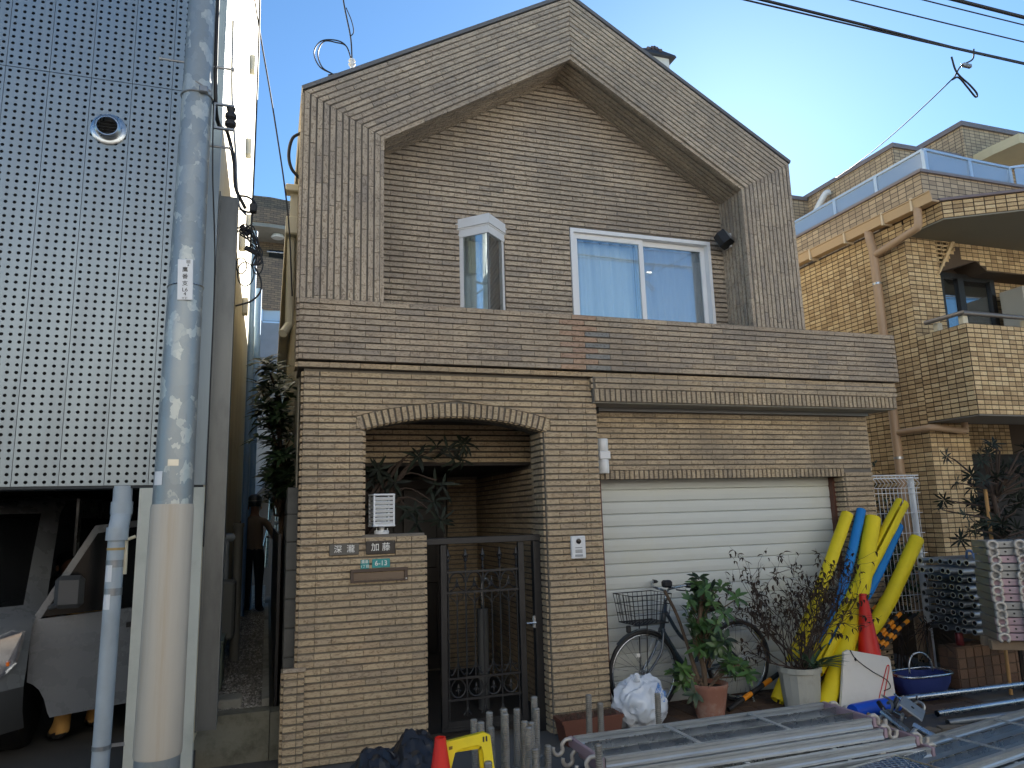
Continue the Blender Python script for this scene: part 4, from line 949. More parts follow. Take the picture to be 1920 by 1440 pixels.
# worker in the alley, seen from behind
M['brown_cloth'] = mat('brown_cloth', lin((128, 110, 92)), .95, var=.12, bump=.3)
man('person', (-.19, 12.0, .30), R(-12), 'person in brown T-shirt, black trousers and dark helmet walking away up the alley', 'brown_cloth', 'dark_cloth', 'shoe',
    {'l': ((-.27, .0, 1.10), (-.22, .17, .98)), 'r': ((.30, .04, 1.10), (.20, .26, 1.12))}, cap=mat('helmet_dark', lin((44, 44, 48)), .35), legs={'l': ((-.09, .05, .48), (-.10, .06, .09)), 'r': ((.10, -.02, .48), (.12, -.10, .10))})
sp = thing('scaffold_tubes', (.1, 13.5, .3), 'thin silver scaffold tubes leaning behind the worker in the alley', 'scaffold')
for (p, q, r_) in (((.0, 13.0, .9), (.09, 13.2, 3.3), .022), ((-.05, 13.2, 1.2), (.24, 13.2, 2.7), .02), ((.20, 13.3, .4), (.22, 13.4, 2.8), .022), ((.13, 13.2, .6), (.15, 13.2, 2.3), .018)):
    b = MB(); b.tube([p, q], r_, 8); b.build('tube', 'galv', sp, auto=40)
    for t in (.3, .6, .85):
        c = Vector(p).lerp(Vector(q), t); b = MB(); b.bbox(c.x - .035, c.x + .035, c.y - .035, c.y + .035, c.z - .03, c.z + .03, .01); b.build('clamp', 'galv_dull', sp)
# dark glossy shrub leaning over the block wall
rg = random.Random(11)
TS = thing('broadleaf_shrub', (.17, 6.9, 0), 'dark glossy broadleaf shrub hanging over the alley beside the house corner', 'shrub')
b = MB(); b.tube(bez([(.15, 6.9, .3), (.13, 6.85, 1.4), (.10, 6.7, 2.1), (.06, 6.6, 2.6)]), [.035] * 13 + [.03] * 12 + [.02] * 12, 8)
tips = []
for i in range(90):
    z = rg.uniform(1.80, 2.95); x = rg.uniform(-.10, .17) + (.05 if z < 2.1 else 0); y = rg.uniform(6.05, 7.1)
    if z > 2.75: x = rg.uniform(-.08, .08)
    if z < 2.2: x = max(x, .04)
    tips.append(Vector((x, y, z)))
for t in tips[:26]: b.tube([(.10, 6.7, max(1.7, t.z - .35)), tuple((Vector((.08, 6.7, t.z - .2)) + t) / 2), tuple(t)], [.014, .01, .006], 5)
b.build('trunk', 'bark', TS)
b = MB()
for t in tips: whorl(b, rg, t, Vector((rg.uniform(-.6, .2), rg.uniform(-.6, .1), .8)), rg.randint(9, 13), .15, .042, 1.0, .35)
b.build('crown', 'leaf_dark', TS, smooth=True, rec=False)

# ================================================================== buildings at the end of the alley
GA = thing('grey_stair_block', (0, 18, 0), 'plain grey rendered block with a slanted stair side at the end of the alley', 'building')
b = MB(); b.box(-3.0, 2.2, 18.0, 18.2, 0, 6.4); b.build('wall', mat('grey_render', lin((170, 176, 184)), .9, var=.06, dirt=lin((140, 146, 150)), damt=.4), GA)
b = MB(); b.prism([(-.5, 2.0), (2.0, 4.9), (2.0, 4.6), (-.5, 1.7)], lambda u, v, d: (u, d, v), 17.8, 18.0); b.prism([(-2.5, 0), (2.2, 0), (2.2, 2.0), (.2, 2.6), (-.5, 1.75), (-2.5, 1.2)], lambda u, v, d: (u, d, v), 17.9, 17.99); b.build('stair_flight', mat('stair_dark', lin((84, 86, 90)), .9), GA)
b = MB(); b.box(-.44, .5, 18.0 - .02, 18.02, 5.5, 5.54); b.build('joint', 'soffit', GA)
DA = thing('distant_apartment', (0, 26, 0), 'distant brown-tiled apartment block with curved balconies above the alley', 'building')
mB, nt, bs = newmat('far_brick'); tc = N(nt, 'ShaderNodeTexCoord'); br = N(nt, 'ShaderNodeTexBrick'); br.inputs['Scale'].default_value = 1.0
mp = N(nt, 'ShaderNodeMapping'); mp.inputs['Rotation'].default_value = (R(90), 0, 0); nt.links.new(tc.outputs['Object'], mp.inputs[0]); nt.links.new(mp.outputs[0], br.inputs['Vector'])
for k, v in (('Brick Width', .23), ('Row Height', .08), ('Mortar Size', .008)): br.inputs[k].default_value = v
br.inputs['Color1'].default_value = lin((150, 128, 104)) + (1,); br.inputs['Color2'].default_value = lin((120, 104, 90)) + (1,); br.inputs['Mortar'].default_value = lin((80, 74, 68)) + (1,)
nt.links.new(br.outputs[0], bs.inputs['Base Color']); bs.inputs['Roughness'].default_value = .85; M['far_brick'] = mB
for (za, zb, y) in ((12.45, 13.75, 27.2), (9.0, 10.9, 25.9), (12.2, 12.75, 25.9)):
    b = MB(); b.prism([(-3, y), (-.25, y), (1.2, y + .35), (3, y + .9), (3, y + .6 + .5), (-3, y + .5)], lambda u, v, d: (u, v, d), za, zb); b.build('balcony_wall', 'far_brick', DA)
b = MB(); b.prism([(-3, 25.95), (-.25, 25.95), (1.2, 26.2), (3, 26.9), (3, 28), (-3, 28)], lambda u, v, d: (u, v, d), 12.05, 12.19); b.build('balcony_soffit', 'soffit', DA)
b = MB(); b.box(-3, 3, 27.5, 27.6, 9, 12.05); b.build('recess_wall', 'far_brick', DA)
b = MB(); b.box(-.25, 1.6, 27.44, 27.5, 11.15, 11.75); b.build('window', 'dark', DA)
b = MB(); b.tube([(-.3, 25.9, 11.10), (1.5, 26.1, 11.15)], .03); b.build('handrail', 'galv', DA)
b = MB(); b.lathe([(.2, 0), (.24, .04), (.2, .12), (.05, .14)], (.05, 26.6, 11.9), 14); b.build('ceiling_lamp', 'white_al', DA)
b = MB(); b.box(-3, 3, 26.2, 26.3, 6, 9.2); b.build('lower_wall', mat('far_low', lin((60, 58, 56)), .9), DA)
M['post_blue'] = mat('post_blue', lin((176, 204, 232)), .4)
for x in (-.9, -.42, .50):
    b = MB(); b.box(x - .05, x + .05, 25.95, 26.05, 8.5, 10.0); b.build('balcony_post', 'post_blue', DA)
b = MB(); b.box(-.9, .5, 26.06, 26.09, 8.6, 9.9); b.build('glass_screen', glass_mat('far_glass', (.5, .6, .75), .3, .1, .55), DA)
b = MB(); b.box(-1.5, .8, 25.95, 26.05, 8.46, 8.56); b.build('rail', 'post_blue', DA)

# ================================================================== service wires on the left
def wire(pts, r, lab, cat='cable', n=10, grp=None, mt='rubber', name='service_cable'):
    b = MB(); b.tube(bez(pts, n), r, 6); return one(b, name, mt, lab, cat, grp, smooth=True)
wire([(-.16, 4.6, 5.6), (-.165, 5.1, 5.2), (-.17, 5.3, 4.35), (-.175, 5.3, 3.60)], .0065, 'black twisted service cable hanging straight down beside the white wall')
wire([(-.30, 4.6, 5.8), (-.18, 5.35, 5.45), (-.04, 5.5, 4.75), (.08, 5.55, 4.0), (.13, 5.6, 3.35)], .006, 'black twisted cable slanting down to the house flank')
wire([(-.43, 4.73, 5.6), (-.41, 4.8, 4.4), (-.36, 5.25, 4.45), (-.31, 5.3, 4.25), (-.29, 5.3, 4.05), (-.22, 5.3, 3.90)], .014, 'thick black cable running from the pole insulator down the white wall')
wire([(-.36, 5.3, 5.4), (-.345, 5.3, 4.8), (-.30, 5.3, 4.3), (-.27, 5.3, 3.95), (-.215, 5.3, 3.85)], .009, 'thin grey conduit following the top corner of the white wall', mt='galv_dull')
wire([(-.42, 4.75, 4.4), (-.405, 4.75, 3.9), (-.38, 4.95, 3.3), (-.385, 5.1, 2.4), (-.39, 5.2, 1.5)], .005, 'thin black wire trailing down behind the right side of the pole')
cb = thing('cable_bundle', (-.17, 5.3, 3.5), 'tangled black cable loops tied in a knot beside the metal duct cover', 'cable')
rg = random.Random(5)
for i in range(9):
    pts = [(-.26 + rg.uniform(-.02, .02), 5.3, 3.72 + rg.uniform(-.03, .03)), (-.19 + rg.uniform(-.03, .03), 5.28 + rg.uniform(-.03, .03), 3.70 + rg.uniform(-.05, .08)), (-.11 + rg.uniform(-.03, .02), 5.3, 3.56 + rg.uniform(-.05, .05)), (-.15 + rg.uniform(-.02, .02), 5.3, 3.47)]
    b = MB(); b.tube(bez(pts, 8), .005, 5); b.build('cable', 'rubber', cb, smooth=True)
for (cx, cz, rx, rz_) in ((-.20, 3.40, .055, .09), (-.12, 3.48, .035, .075), (-.23, 3.46, .035, .06)):
    b = MB(); b.tube([(cx + rx * math.cos(t), 5.3 + .01 * math.sin(2 * t), cz + rz_ * math.sin(t)) for t in [i * math.pi / 14 for i in range(28)]], .0045, 5, closed=True); b.build('cable_loop', 'rubber', cb, smooth=True)
b = MB(); b.tube(bez([(-.14, 5.3, 3.46), (-.095, 5.3, 3.36), (-.10, 5.3, 3.27), (-.16, 5.3, 3.20), (-.26, 5.3, 3.16)], 8), .007, 6); b.build('cable_loop', 'rubber', cb, smooth=True)
for (p, q) in (((-.21, 5.3, 3.60), (-.12, 5.3, 3.56)), ((-.24, 5.3, 3.76), (-.19, 5.3, 3.70))): b = MB(); b.tube([p, q], .02, 8); b.build('splice', 'rubber', cb)
ins = thing('wall_insulator', (-.32, 5.0, 4.3), 'dark spool insulator on a steel bracket right of the pole', 'insulator')
b = MB(); b.bbox(-.41, -.29, 4.74, 4.76, 4.37, 4.385, .002); b.bbox(-.41, -.29, 4.74, 4.76, 4.20, 4.215, .002); b.bbox(-.415, -.405, 4.74, 4.76, 4.2, 4.385, .002); b.build('bracket', 'galv_dull', ins)
b = MB(); b.lathe([(.02, 4.22), (.036, 4.235), (.036, 4.26), (.022, 4.275), (.036, 4.29), (.036, 4.315), (.022, 4.33), (.03, 4.36)], (-.31, 4.75, 0), 14); b.build('spool', 'rubber', ins, auto=40)
br_ = thing('duct_bracket', (-.22, 5.3, 3.9), 'black looped cable bracket near the top of the metal duct cover', 'bracket')
b = MB(); b.tube(bez([(-.27, 5.27, 3.98), (-.20, 5.27, 3.975), (-.15, 5.27, 3.93), (-.15, 5.27, 3.88), (-.20, 5.27, 3.86), (-.26, 5.27, 3.88)], 6), .008, 6); b.bbox(-.19, -.14, 5.25, 5.30, 3.86, 3.93, .01); b.build('hoop', 'rubber', br_)
# roof anchor of the house service line
ra = thing('roof_anchor', (.5, 5.5, 5.2), 'coiled black service line tied to a white insulator on the left roof slope', 'cable')
b = MB(); b.tube([(.55, 5.45, 5.22), (.545, 5.45, 5.30)], .016, 8); b.lathe([(.022, 0), (.03, .015), (.018, .03), (.03, .045), (.02, .06)], (.545, 5.45, 5.285), 12); b.build('insulator', 'white_al', ra)
b = MB(); b.bbox(.38, .46, 5.44, 5.48, 5.12, 5.19, .015); b.tube([(.36, 5.46, 5.17), (.50, 5.46, 5.22)], .012, 6); b.build('connector', 'rubber', ra)
for k in range(2):
    b = MB(); b.tube(bez([(.40, 5.46, 5.19), (.29 + .02 * k, 5.46, 5.24), (.245 + .03 * k, 5.46, 5.36), (.30 + .02 * k, 5.46, 5.47), (.42, 5.46, 5.50 - .02 * k), (.50, 5.46, 5.46), (.545, 5.46, 5.33)], 8), .0055, 5); b.build('cable_loop', 'rubber', ra, smooth=True)
b = MB(); b.tube(bez([(.545, 5.45, 5.34), (.53, 5.45, 5.55), (.47, 5.44, 5.85), (.40, 5.40, 6.3), (.33, 5.35, 6.9)], 8), .0065, 6); b.tube(bez([(.53, 5.45, 5.55), (.555, 5.45, 5.60), (.535, 5.45, 5.70), (.49, 5.44, 5.80)], 6), .0045, 5); b.build('line', 'rubber', ra, smooth=True)
# ================================================================== tan apartment building on the right
AP = thing('tan_tiled_apartment', (8.0, 7.0, 0), 'tan small-tiled apartment building with a tiled balcony and stepped roof', 'building')
SX, FYa = 6.70, 5.90
b = MB()
b.box(SX, SX + .2, FYa, 12.0, 0, 4.80)
b.box(SX + .2, 7.26, FYa, FYa + .3, 0, 2.75); b.box(SX + .2, 7.14, FYa, FYa + .3, 2.75, 4.80)
b.prism([(7.14, 4.22), (7.14, 4.80), (11, 4.80), (11, 4.29), (7.9, 4.29), (7.75, 4.40)], fw(FYa), 0, .3)
b.box(7.14, 11, 6.2, 6.3, 2.6, 4.80)
b.box(7.26, 11, 7.0, 7.1, 0, 2.75)
b.box(SX + .2, 11, 6.201, 12, 4.78, 4.80)
b.box(SX + .2, 11, 5.92, 7.0, 2.74, 2.76)
body = b.build('wall', 'apt_grout', AP)
# balcony parapet
b = MB(); b.box(6.70, 11, 5.30, 5.42, 2.50, 3.44); b.box(6.70, 6.82, 5.42, 5.899, 2.50, 3.44); b.box(6.82, 11, 5.42, 5.899, 2.50, 2.62)
bal = b.build('balcony', 'apt_grout', AP)
b = MB(); b.box(6.70, 11, 5.30, 5.899, 2.488, 2.499); b.build('balcony_soffit', mat('bal_soffit', lin((120, 116, 108)), .9), AP)
TA = Tiles(); TB = Tiles()
def grid(Tt, O_, U, V, nu, nv, pu, pv, nrm, skip=None, g=.010):
    O_, U, V = Vector(O_), Vector(U), Vector(V)
    for j in range(nv):
        for i in range(nu):
            c = O_ + U * ((i + .5) * pu) + V * ((j + .5) * pv)
            if skip and skip(c): continue
            a = O_ + U * (i * pu + g / 2) + V * (j * pv + g / 2)
            q = [a, a + U * (pu - g), a + U * (pu - g) + V * (pv - g), a + V * (pv - g)]
            fr = [p + (c - p).normalized() * .0015 + Vector(nrm) * .005 for p in q]
            Tt.rec.append((q, fr, 'apt_tile', c, pu * pv, 'facade_tile'))
zs = 4.78 - 85 * .05
pu = .0993
grid(TA, (SX, 5.90, .53), (0, 1, 0), (0, 0, 1), 30, 85, pu, .05, (-1, 0, 0), lambda c: 2.715 < c.z < 2.745)
grid(TA, (SX - .005, FYa, .53), (1, 0, 0), (0, 0, 1), 6, 44, .0945, .05, (0, -1, 0))
grid(TA, (SX - .005, FYa, 3.44), (1, 0, 0), (0, 0, 1), 8, 26, .0945, .05, (0, -1, 0), lambda c: (c.x > 7.14 and c.z < 4.24 + (c.x - 7.14) * .9))
grid(TA, (7.14, FYa, 4.30), (1, 0, 0), (0, 0, 1), 20, 9, .0945, .05, (0, -1, 0), lambda c: c.z < 4.24 + max(0, (c.x - 7.14)) * .9 if c.x < 7.5 else (c.z < 4.42 - max(0, c.x - 7.75) * .55 and c.x < 8.0))
grid(TA, (7.15, 6.2, 2.75), (1, 0, 0), (0, 0, 1), 20, 31, .0945, .05, (0, -1, 0), lambda c: 7.40 < c.x < 8.30 and c.z < 4.33)
grid(TA, (7.27, 7.0, 2.24), (1, 0, 0), (0, 0, 1), 22, 10, .0945, .05, (0, -1, 0))
grid(TB, (6.70 - .005, 5.30, 2.50), (0, 1, 0), (0, 0, 1), 6, 19, .099, .0494, (-1, 0, 0))
grid(TB, (6.70 - .005, 5.30, 2.50), (1, 0, 0), (0, 0, 1), 24, 19, .0945, .0494, (0, -1, 0))
TA.emit(body, 200, 'facade_tiles'); TB.emit(bal, 100, 'facade_tiles')
# haunch rib on the pier
b = MB(); b.prism([(7.10, 4.16), (7.14, 4.20), (7.52, 4.72), (7.47, 4.74)], fw(FYa - .03), 0, .03); b.build('haunch_rib', 'apt_tile', AP)
# ground floor opening behind the shrub, its shade drawn as a near-black sheet
b = MB(); b.box(7.62, 9.6, 6.94, 6.999, 0, 2.24); b.build('entrance', 'dark', AP)
# balcony rail
M['rail_brown'] = mat('rail_brown', lin((128, 122, 116)), .35, metal=.5)
b = MB(); b.tube([(6.66, 5.74, 3.55), (6.68, 5.31, 3.55), (10.5, 5.36, 3.55)], .024, 10); rl = b.build('balcony_rail', 'rail_brown', AP, auto=50)
for (x, y) in ((6.74, 5.66), (6.74, 5.36), (7.62, 5.36), (8.6, 5.36)):
    b = MB(); b.bbox(x - .035, x + .035, y - .03, y + .03, 3.44, 3.53, .006); b.build('rail_post', 'cream_pvc', rl)
# balcony window with dark frame
b = MB(); xa, xb, za, zb = 7.42, 8.29, 3.0, 4.32; t_ = .07
b.box(xa, xa + .05, 6.12, 6.19, za, zb); b.box(xb - t_, xb, 6.12, 6.19, za, zb); b.box(xa + .05, xb - t_, 6.12, 6.19, zb - .06, zb); b.box(7.70, 7.79, 6.12, 6.185, za, zb - .06)
wn = b.build('balcony_window', mat('dark_bronze', (0.012, 0.011, 0.010), .4), AP)
for (p, q) in ((7.47, 7.70), (7.79, xb - t_)):
    b = MB(); b.box(p, q, 6.150, 6.155, za, zb - .06); b.build('pane', 'glass', wn)
b = MB(); b.box(xa, xb, 6.186, 6.189, za, zb); b.build('curtain', mat('dim_curtain', lin((88, 92, 94)), .9), wn)
# air conditioner on the balcony
ac = thing('air_conditioner', (8.5, 5.75, 2.62), 'beige outdoor air conditioner unit standing on the tiled balcony', 'air conditioner')
b = MB(); b.bbox(8.28, 9.05, 5.78, 6.08, 3.50, 4.11, .012); cs = b.build('casing', mat('ac_beige', lin((190, 184, 168)), .5, var=.05), ac)
b = MB(); b.bbox(8.42, 9.02, 5.765, 5.78, 3.54, 4.08, .004); b.build('front_grille', mat('ac_front', lin((200, 196, 184)), .5), cs)
b = MB(); b.bbox(8.50, 8.60, 5.755, 5.766, 4.00, 4.03, .003); b.build('badge', 'ink', cs)
b = MB(); b.bbox(8.46, 8.56, 5.755, 5.766, 3.84, 3.92, .002); b.build('label_sticker', mat('sticker_blue', lin((170, 200, 220)), .5), cs)
b = MB(); b.box(8.30, 8.36, 5.8, 6.0, 2.62, 3.50); b.box(8.96, 9.02, 5.8, 6.0, 2.62, 3.50); b.build('stand', 'galv_dull', ac)
# eaves canopy
b = MB(); cp = [(6.72, 5.40), (7.40, 4.97), (8.6, 4.75), (11, 4.75), (11, 5.90), (6.72, 5.90)]
b.prism(cp, lambda u, v, d: (u, v, d), 4.60, 4.615); b.build('canopy_soffit', mat('canopy_soffit', lin((132, 128, 112)), .9, var=.08), AP)
b = MB(); b.prism(cp, lambda u, v, d: (u, v, d), 4.616, 4.80); cn = b.build('canopy', 'apt_grout', AP)
b = MB(); b.prism([(6.68, 5.38), (7.38, 4.94), (8.6, 4.72), (11, 4.72), (11, 6.2), (6.68, 6.2)], lambda u, v, d: (u, v, d), 4.801, 4.83); b.build('canopy_flashing', mat('flashing_plum', lin((120, 108, 106)), .5, metal=.3), AP)
TC = Tiles()
p, q = Vector((6.72, 5.40, 4.617)), Vector((7.40, 4.97, 4.617)); d = (q - p).normalized(); n_ = Vector((d.y, -d.x, 0))
grid(TC, p, d, (0, 0, 1), 8, 4, (q - p).length / 8, .0457, n_)
p2, q2 = q, Vector((8.6, 4.75, 4.617)); d = (q2 - p2).normalized(); n2 = Vector((d.y, -d.x, 0)); grid(TC, p2, d, (0, 0, 1), 12, 4, (q2 - p2).length / 12, .0457, n2)
grid(TC, (6.72, 5.40, 4.617), (0, 1, 0), (0, 0, 1), 5, 4, .1, .0457, (-1, 0, 0)); TC.emit(cn, 90, 'facade_tiles')
# gutters and downpipes
M['gut'] = mat('gutter_beige', lin((188, 160, 122)), .5, var=.06); M['gstrap'] = mat('strap_pale', lin((214, 196, 164)), .5)
gt = thing('roof_gutter', (6.6, 6.2, 4.8), 'beige box gutter with joints along the eaves of the tan building', 'gutter')
for (ya, yb, z) in ((5.39, 6.03, 4.79), (6.05, 7.2, 4.80), (7.21, 8.4, 4.81), (8.41, 9.6, 4.82)):
    b = MB(); b.prism([(6.56, z + .11), (6.575, z), (6.68, z), (6.68, z + .02), (6.59, z + .02), (6.575, z + .11)], lambda u, v, d: (u, d, v), ya, yb); b.prism([(6.55, z + .105), (6.55, z + .118), (6.58, z + .118), (6.58, z + .105)], lambda u, v, d: (u, d, v), ya, yb)
    b.build('gutter_length', 'gut', gt); 
for y in (5.62, 6.02, 6.6, 7.2, 7.9):
    b = MB(); b.box(6.552, 6.69, y, y + .022, 4.775, 4.925); b.build('joint_strap', 'gstrap', gt)
pp = thing('tan_downpipe', (6.62, 6.25, 0), 'tan downpipe with branches down the flank of the tan building', 'downpipe')
M['pipe_tan'] = mat('pipe_tan', lin((176, 148, 118)), .5, var=.06, dirt=lin((150, 124, 98)), damt=.3)
b = MB(); b.tube([(6.615, 6.26, 0), (6.615, 6.26, 4.60)], .048, 16); b.tube(bez([(6.615, 6.26, 4.56), (6.60, 6.27, 4.68), (6.62, 6.30, 4.80)], 5), .048, 16); b.build('main_pipe', 'pipe_tan', pp, auto=40)
b = MB(); b.tube(bez([(6.615, 6.22, 4.50), (6.61, 5.72, 4.575), (6.605, 5.62, 4.61), (6.605, 5.60, 4.80)], 8), .042, 14); b.build('branch_pipe', 'pipe_tan', pp, auto=40)
b = MB(); b.tube(bez([(6.615, 6.22, 2.42), (6.63, 5.90, 2.425), (6.70, 5.83, 2.43), (7.08, 5.82, 2.40), (7.12, 5.82, 2.43), (7.12, 5.82, 2.50)], 7), .034, 12); b.build('branch_pipe', 'pipe_tan', pp, auto=40)
for z in (4.14, 2.13, 1.1):
    b = MB(); b.tube([(6.615, 6.26, z), (6.615, 6.26, z + .025)], .051, 16); b.box(6.615, 6.69, 6.31, 6.325, z, z + .025); b.build('clip', 'galv', pp)
# stepped-back upper storeys
mU, nt, bs = newmat('upper_tile'); geo = N(nt, 'ShaderNodeNewGeometry')
sp_ = N(nt, 'ShaderNodeSeparateXYZ'); nt.links.new(geo.outputs['Position'], sp_.inputs[0])
ad = N(nt, 'ShaderNodeMath', operation='ADD'); nt.links.new(sp_.outputs[0], ad.inputs[0]); nt.links.new(sp_.outputs[1], ad.inputs[1])
cmb = N(nt, 'ShaderNodeCombineXYZ'); nt.links.new(ad.outputs[0], cmb.inputs[0]); nt.links.new(sp_.outputs[2], cmb.inputs[1])
br = N(nt, 'ShaderNodeTexBrick'); br.offset = 0.0; br.inputs['Scale'].default_value = 1.0
for k, v in (('Brick Width', .11), ('Row Height', .055), ('Mortar Size', .005)): br.inputs[k].default_value = v
br.inputs['Color1'].default_value = lin((196, 174, 142)) + (1,); br.inputs['Color2'].default_value = lin((164, 144, 118)) + (1,); br.inputs['Mortar'].default_value = lin((92, 82, 72)) + (1,)
nt.links.new(cmb.outputs[0], br.inputs['Vector']); nt.links.new(br.outputs[0], bs.inputs['Base Color']); bs.inputs['Roughness'].default_value = .8
bpn = N(nt, 'ShaderNodeBump', i_Strength=.5, i_Distance=.006); nt.links.new(br.outputs['Fac'], bpn.inputs['Height']); bpn.invert = True; nt.links.new(bpn.outputs[0], bs.inputs['Normal'])
M['upper_tile'] = mU; M['plum'] = mat('coping_plum', lin((132, 122, 120)), .5, metal=.25)
b = MB(); b.box(6.96, 7.12, 5.80, 12, 4.83, 5.36); b.box(7.12, 8.6, 5.80, 5.96, 4.83, 5.36); b.box(6.86, 6.96, 7.6, 12, 4.83, 5.1); b.prism([(8.6, 5.96), (8.6, 5.80), (11, 4.9), (11, 5.1)], lambda u, v, d: (u, v, d), 4.83, 5.36); b.build('roof_parapet', 'upper_tile', AP)
b = MB(); b.box(6.93, 7.15, 5.77, 12, 5.361, 5.395); b.box(7.15, 8.6, 5.77, 5.99, 5.361, 5.395); b.prism([(8.6, 5.99), (8.6, 5.77), (11, 4.87), (11, 5.13)], lambda u, v, d: (u, v, d), 5.361, 5.395); b.build('parapet_coping', 'plum', AP)
b = MB(); b.box(9.0, 10.39, 7.92, 14, 4.8, 7.06); b.box(10.4, 13, 7.82, 14, 4.8, 7.58); b.box(8.2, 9.0, 9.8, 14, 4.8, 7.0); b.build('penthouse', 'upper_tile', AP)
b = MB(); b.box(8.97, 10.39, 7.88, 14, 7.061, 7.13); b.box(10.36, 13.04, 7.78, 14, 7.581, 7.66); b.box(8.17, 8.969, 9.77, 14, 7.001, 7.07); b.build('penthouse_coping', 'plum', AP)
b = MB(); b.prism([(10.55, 7.5), (10.6, 7.1), (13, 6.9), (13, 7.82), (10.55, 7.82)], lambda u, v, d: (u, v, d), 6.95, 7.10); b.build('door_canopy', mat('canopy_beige', lin((206, 194, 160)), .8), AP)
b = MB(); b.box(11.0, 12.2, 7.76, 7.819, 4.8, 6.5); b.build('penthouse_door', 'dark', AP)
# glass balustrade
M['frost'] = glass_mat('frosted_blue_glass', (.45, .6, .8), .35, .12, .35)
gb = thing('glass_balustrade', (7.6, 6.5, 5.4), 'blue-tinted glass balustrade with aluminium posts on the roof terrace', 'balustrade')
M['rail_blue'] = mat('rail_blue', lin((190, 204, 216)), .35, metal=.5)
pts = [(7.6, 9.2), (7.6, 7.75), (7.6, 7.0), (7.6, 6.25), (8.4, 6.30), (9.15, 6.33), (11.0, 5.1)]
for (p, q) in zip(pts, pts[1:]):
    P_, Q_ = Vector(p), Vector(q); d = (Q_ - P_).normalized(); n_ = Vector((d.y, -d.x)) * .008
    tz = 5.98
    def strip(a0, a1, z0, z1, th):
        nn = Vector((d.y, -d.x)) * th; A_, B_ = P_.lerp(Q_, a0), P_.lerp(Q_, a1)
        m_ = MB(); vs = [(A_.x - nn.x, A_.y - nn.y, z0), (B_.x - nn.x, B_.y - nn.y, z0), (B_.x + nn.x, B_.y + nn.y, z0), (A_.x + nn.x, A_.y + nn.y, z0)]; vs += [(v[0], v[1], z1) for v in vs]
        m_.add(vs, [(0, 3, 2, 1), (4, 5, 6, 7), (0, 1, 5, 4), (1, 2, 6, 5), (2, 3, 7, 6), (3, 0, 4, 7)]); return m_
    strip(.03, .97, 5.0, tz - .03, .005).build('pane', 'frost', gb)
    strip(0, 1, tz - .03, tz, .022).build('top_rail', 'rail_blue', gb)
    m_ = MB(); m_.box(P_.x - .025, P_.x + .025, P_.y - .025, P_.y + .025, 4.8, tz - .031); m_.build('post', 'rail_blue', gb)
b = MB(); b.bbox(8.86, 9.0, 8.2, 9.0, 5.3, 6.72, .01); one(b, 'roof_duct_box', 'white_al', 'pale boxed duct standing on the upper terrace wall', 'duct')
b = MB(); b.tube(bez([(8.93, 9.2, 6.9), (8.85, 9.25, 6.85), (8.75, 9.5, 6.45), (8.72, 9.55, 6.0)], 6), .05, 12); one(b, 'roof_flue', 'white_al', 'slanted white flue pipe on the upper terrace wall', 'pipe', smooth=True)
lp = thing('bulkhead_lamp', (10.35, 7.75, 6.5), 'round caged lamp on the corner of the upper storey', 'lamp')
mx2 = Matrix.Rotation(R(90), 3, 'X')
b = MB(); b.lathe([(.13, 0), (.14, .03), (.14, .06), (.12, .08)], (10.42, 7.80, 6.55), 18, mtx=mx2); b.build('housing', 'galv_dull', lp, auto=40)
b = MB(); b.lathe([(.118, .08), (.11, .14), (.07, .19), (.002, .205)], (10.42, 7.80, 6.55), 18, mtx=mx2, cap=False); b.build('globe', glass_mat('lamp_frost', (.9, .9, .9), .2, .2, .5), lp, smooth=True)
b = MB(); b.tube([(10.28, 7.6, 6.55), (10.42, 7.585, 6.56), (10.56, 7.6, 6.55)], .012, 6); b.build('guard', 'galv_dull', lp)

# ================================================================== mesh fence between the houses
MF = thing('mesh_fence', (6.0, 5.85, 0), 'white wire mesh fence panel with bent top beside the garage pillar', 'fence')
b = MB(); b.tube([(6.30, 5.85, 0), (6.30, 5.85, 1.90)], .032, 14); b.tube([(6.30, 5.85, 1.90), (6.30, 5.85, 1.915)], .034, 14); b.build('post', 'white_al', MF, auto=40)
b = MB()
for i in range(13):
    x = 5.72 + i * .05; b.tube([(x, 5.81, .58), (x, 5.81, 1.80), (x, 5.76, 1.845), (x, 5.81, 1.90), (x, 5.81, 1.93)], .0032, 5)
b2 = b.build('vertical_wires', 'white_al', MF); b2['kind'] = 'stuff'
for z in (.60, .75, .95, 1.15, 1.35, 1.55, 1.75, 1.80, 1.90, 1.928):
    b = MB(); b.tube([(5.70, 5.806, z), (6.36, 5.806, z)], .0036 if z < 1.9 else .007, 5); b.build('cross_wire', 'white_al', MF)
rg = random.Random(21)
HG = thing('ivy_hedge', (6.1, 6.1, 0), 'dark leafy climber growing behind the mesh fence', 'hedge')
b = MB()
for i in range(900):
    z = rg.uniform(.5, 1.75) if rg.random() < .94 else rg.uniform(1.75, 2.1)
    x = rg.uniform(5.72, 6.35) if z < 1.75 else rg.uniform(5.72, 5.95)
    if z > 1.3 and x > 6.15: continue
    leaf(b, (x, rg.uniform(5.88, 6.25), z), rvec(rg, .2), (0, 0, 1), rg.uniform(.04, .075), rg.uniform(.025, .04))
b.build('foliage', 'leaf_dark', HG, smooth=True, rec=False)
b = MB()
for i in range(9): b.tube(bez([(rg.uniform(5.75, 6.3), 6.0, 0), (rg.uniform(5.75, 6.3), 6.05, .8), (rg.uniform(5.75, 6.2), 6.0, 1.6)], 5), .008, 5)
b.build('stem', 'twig', HG)
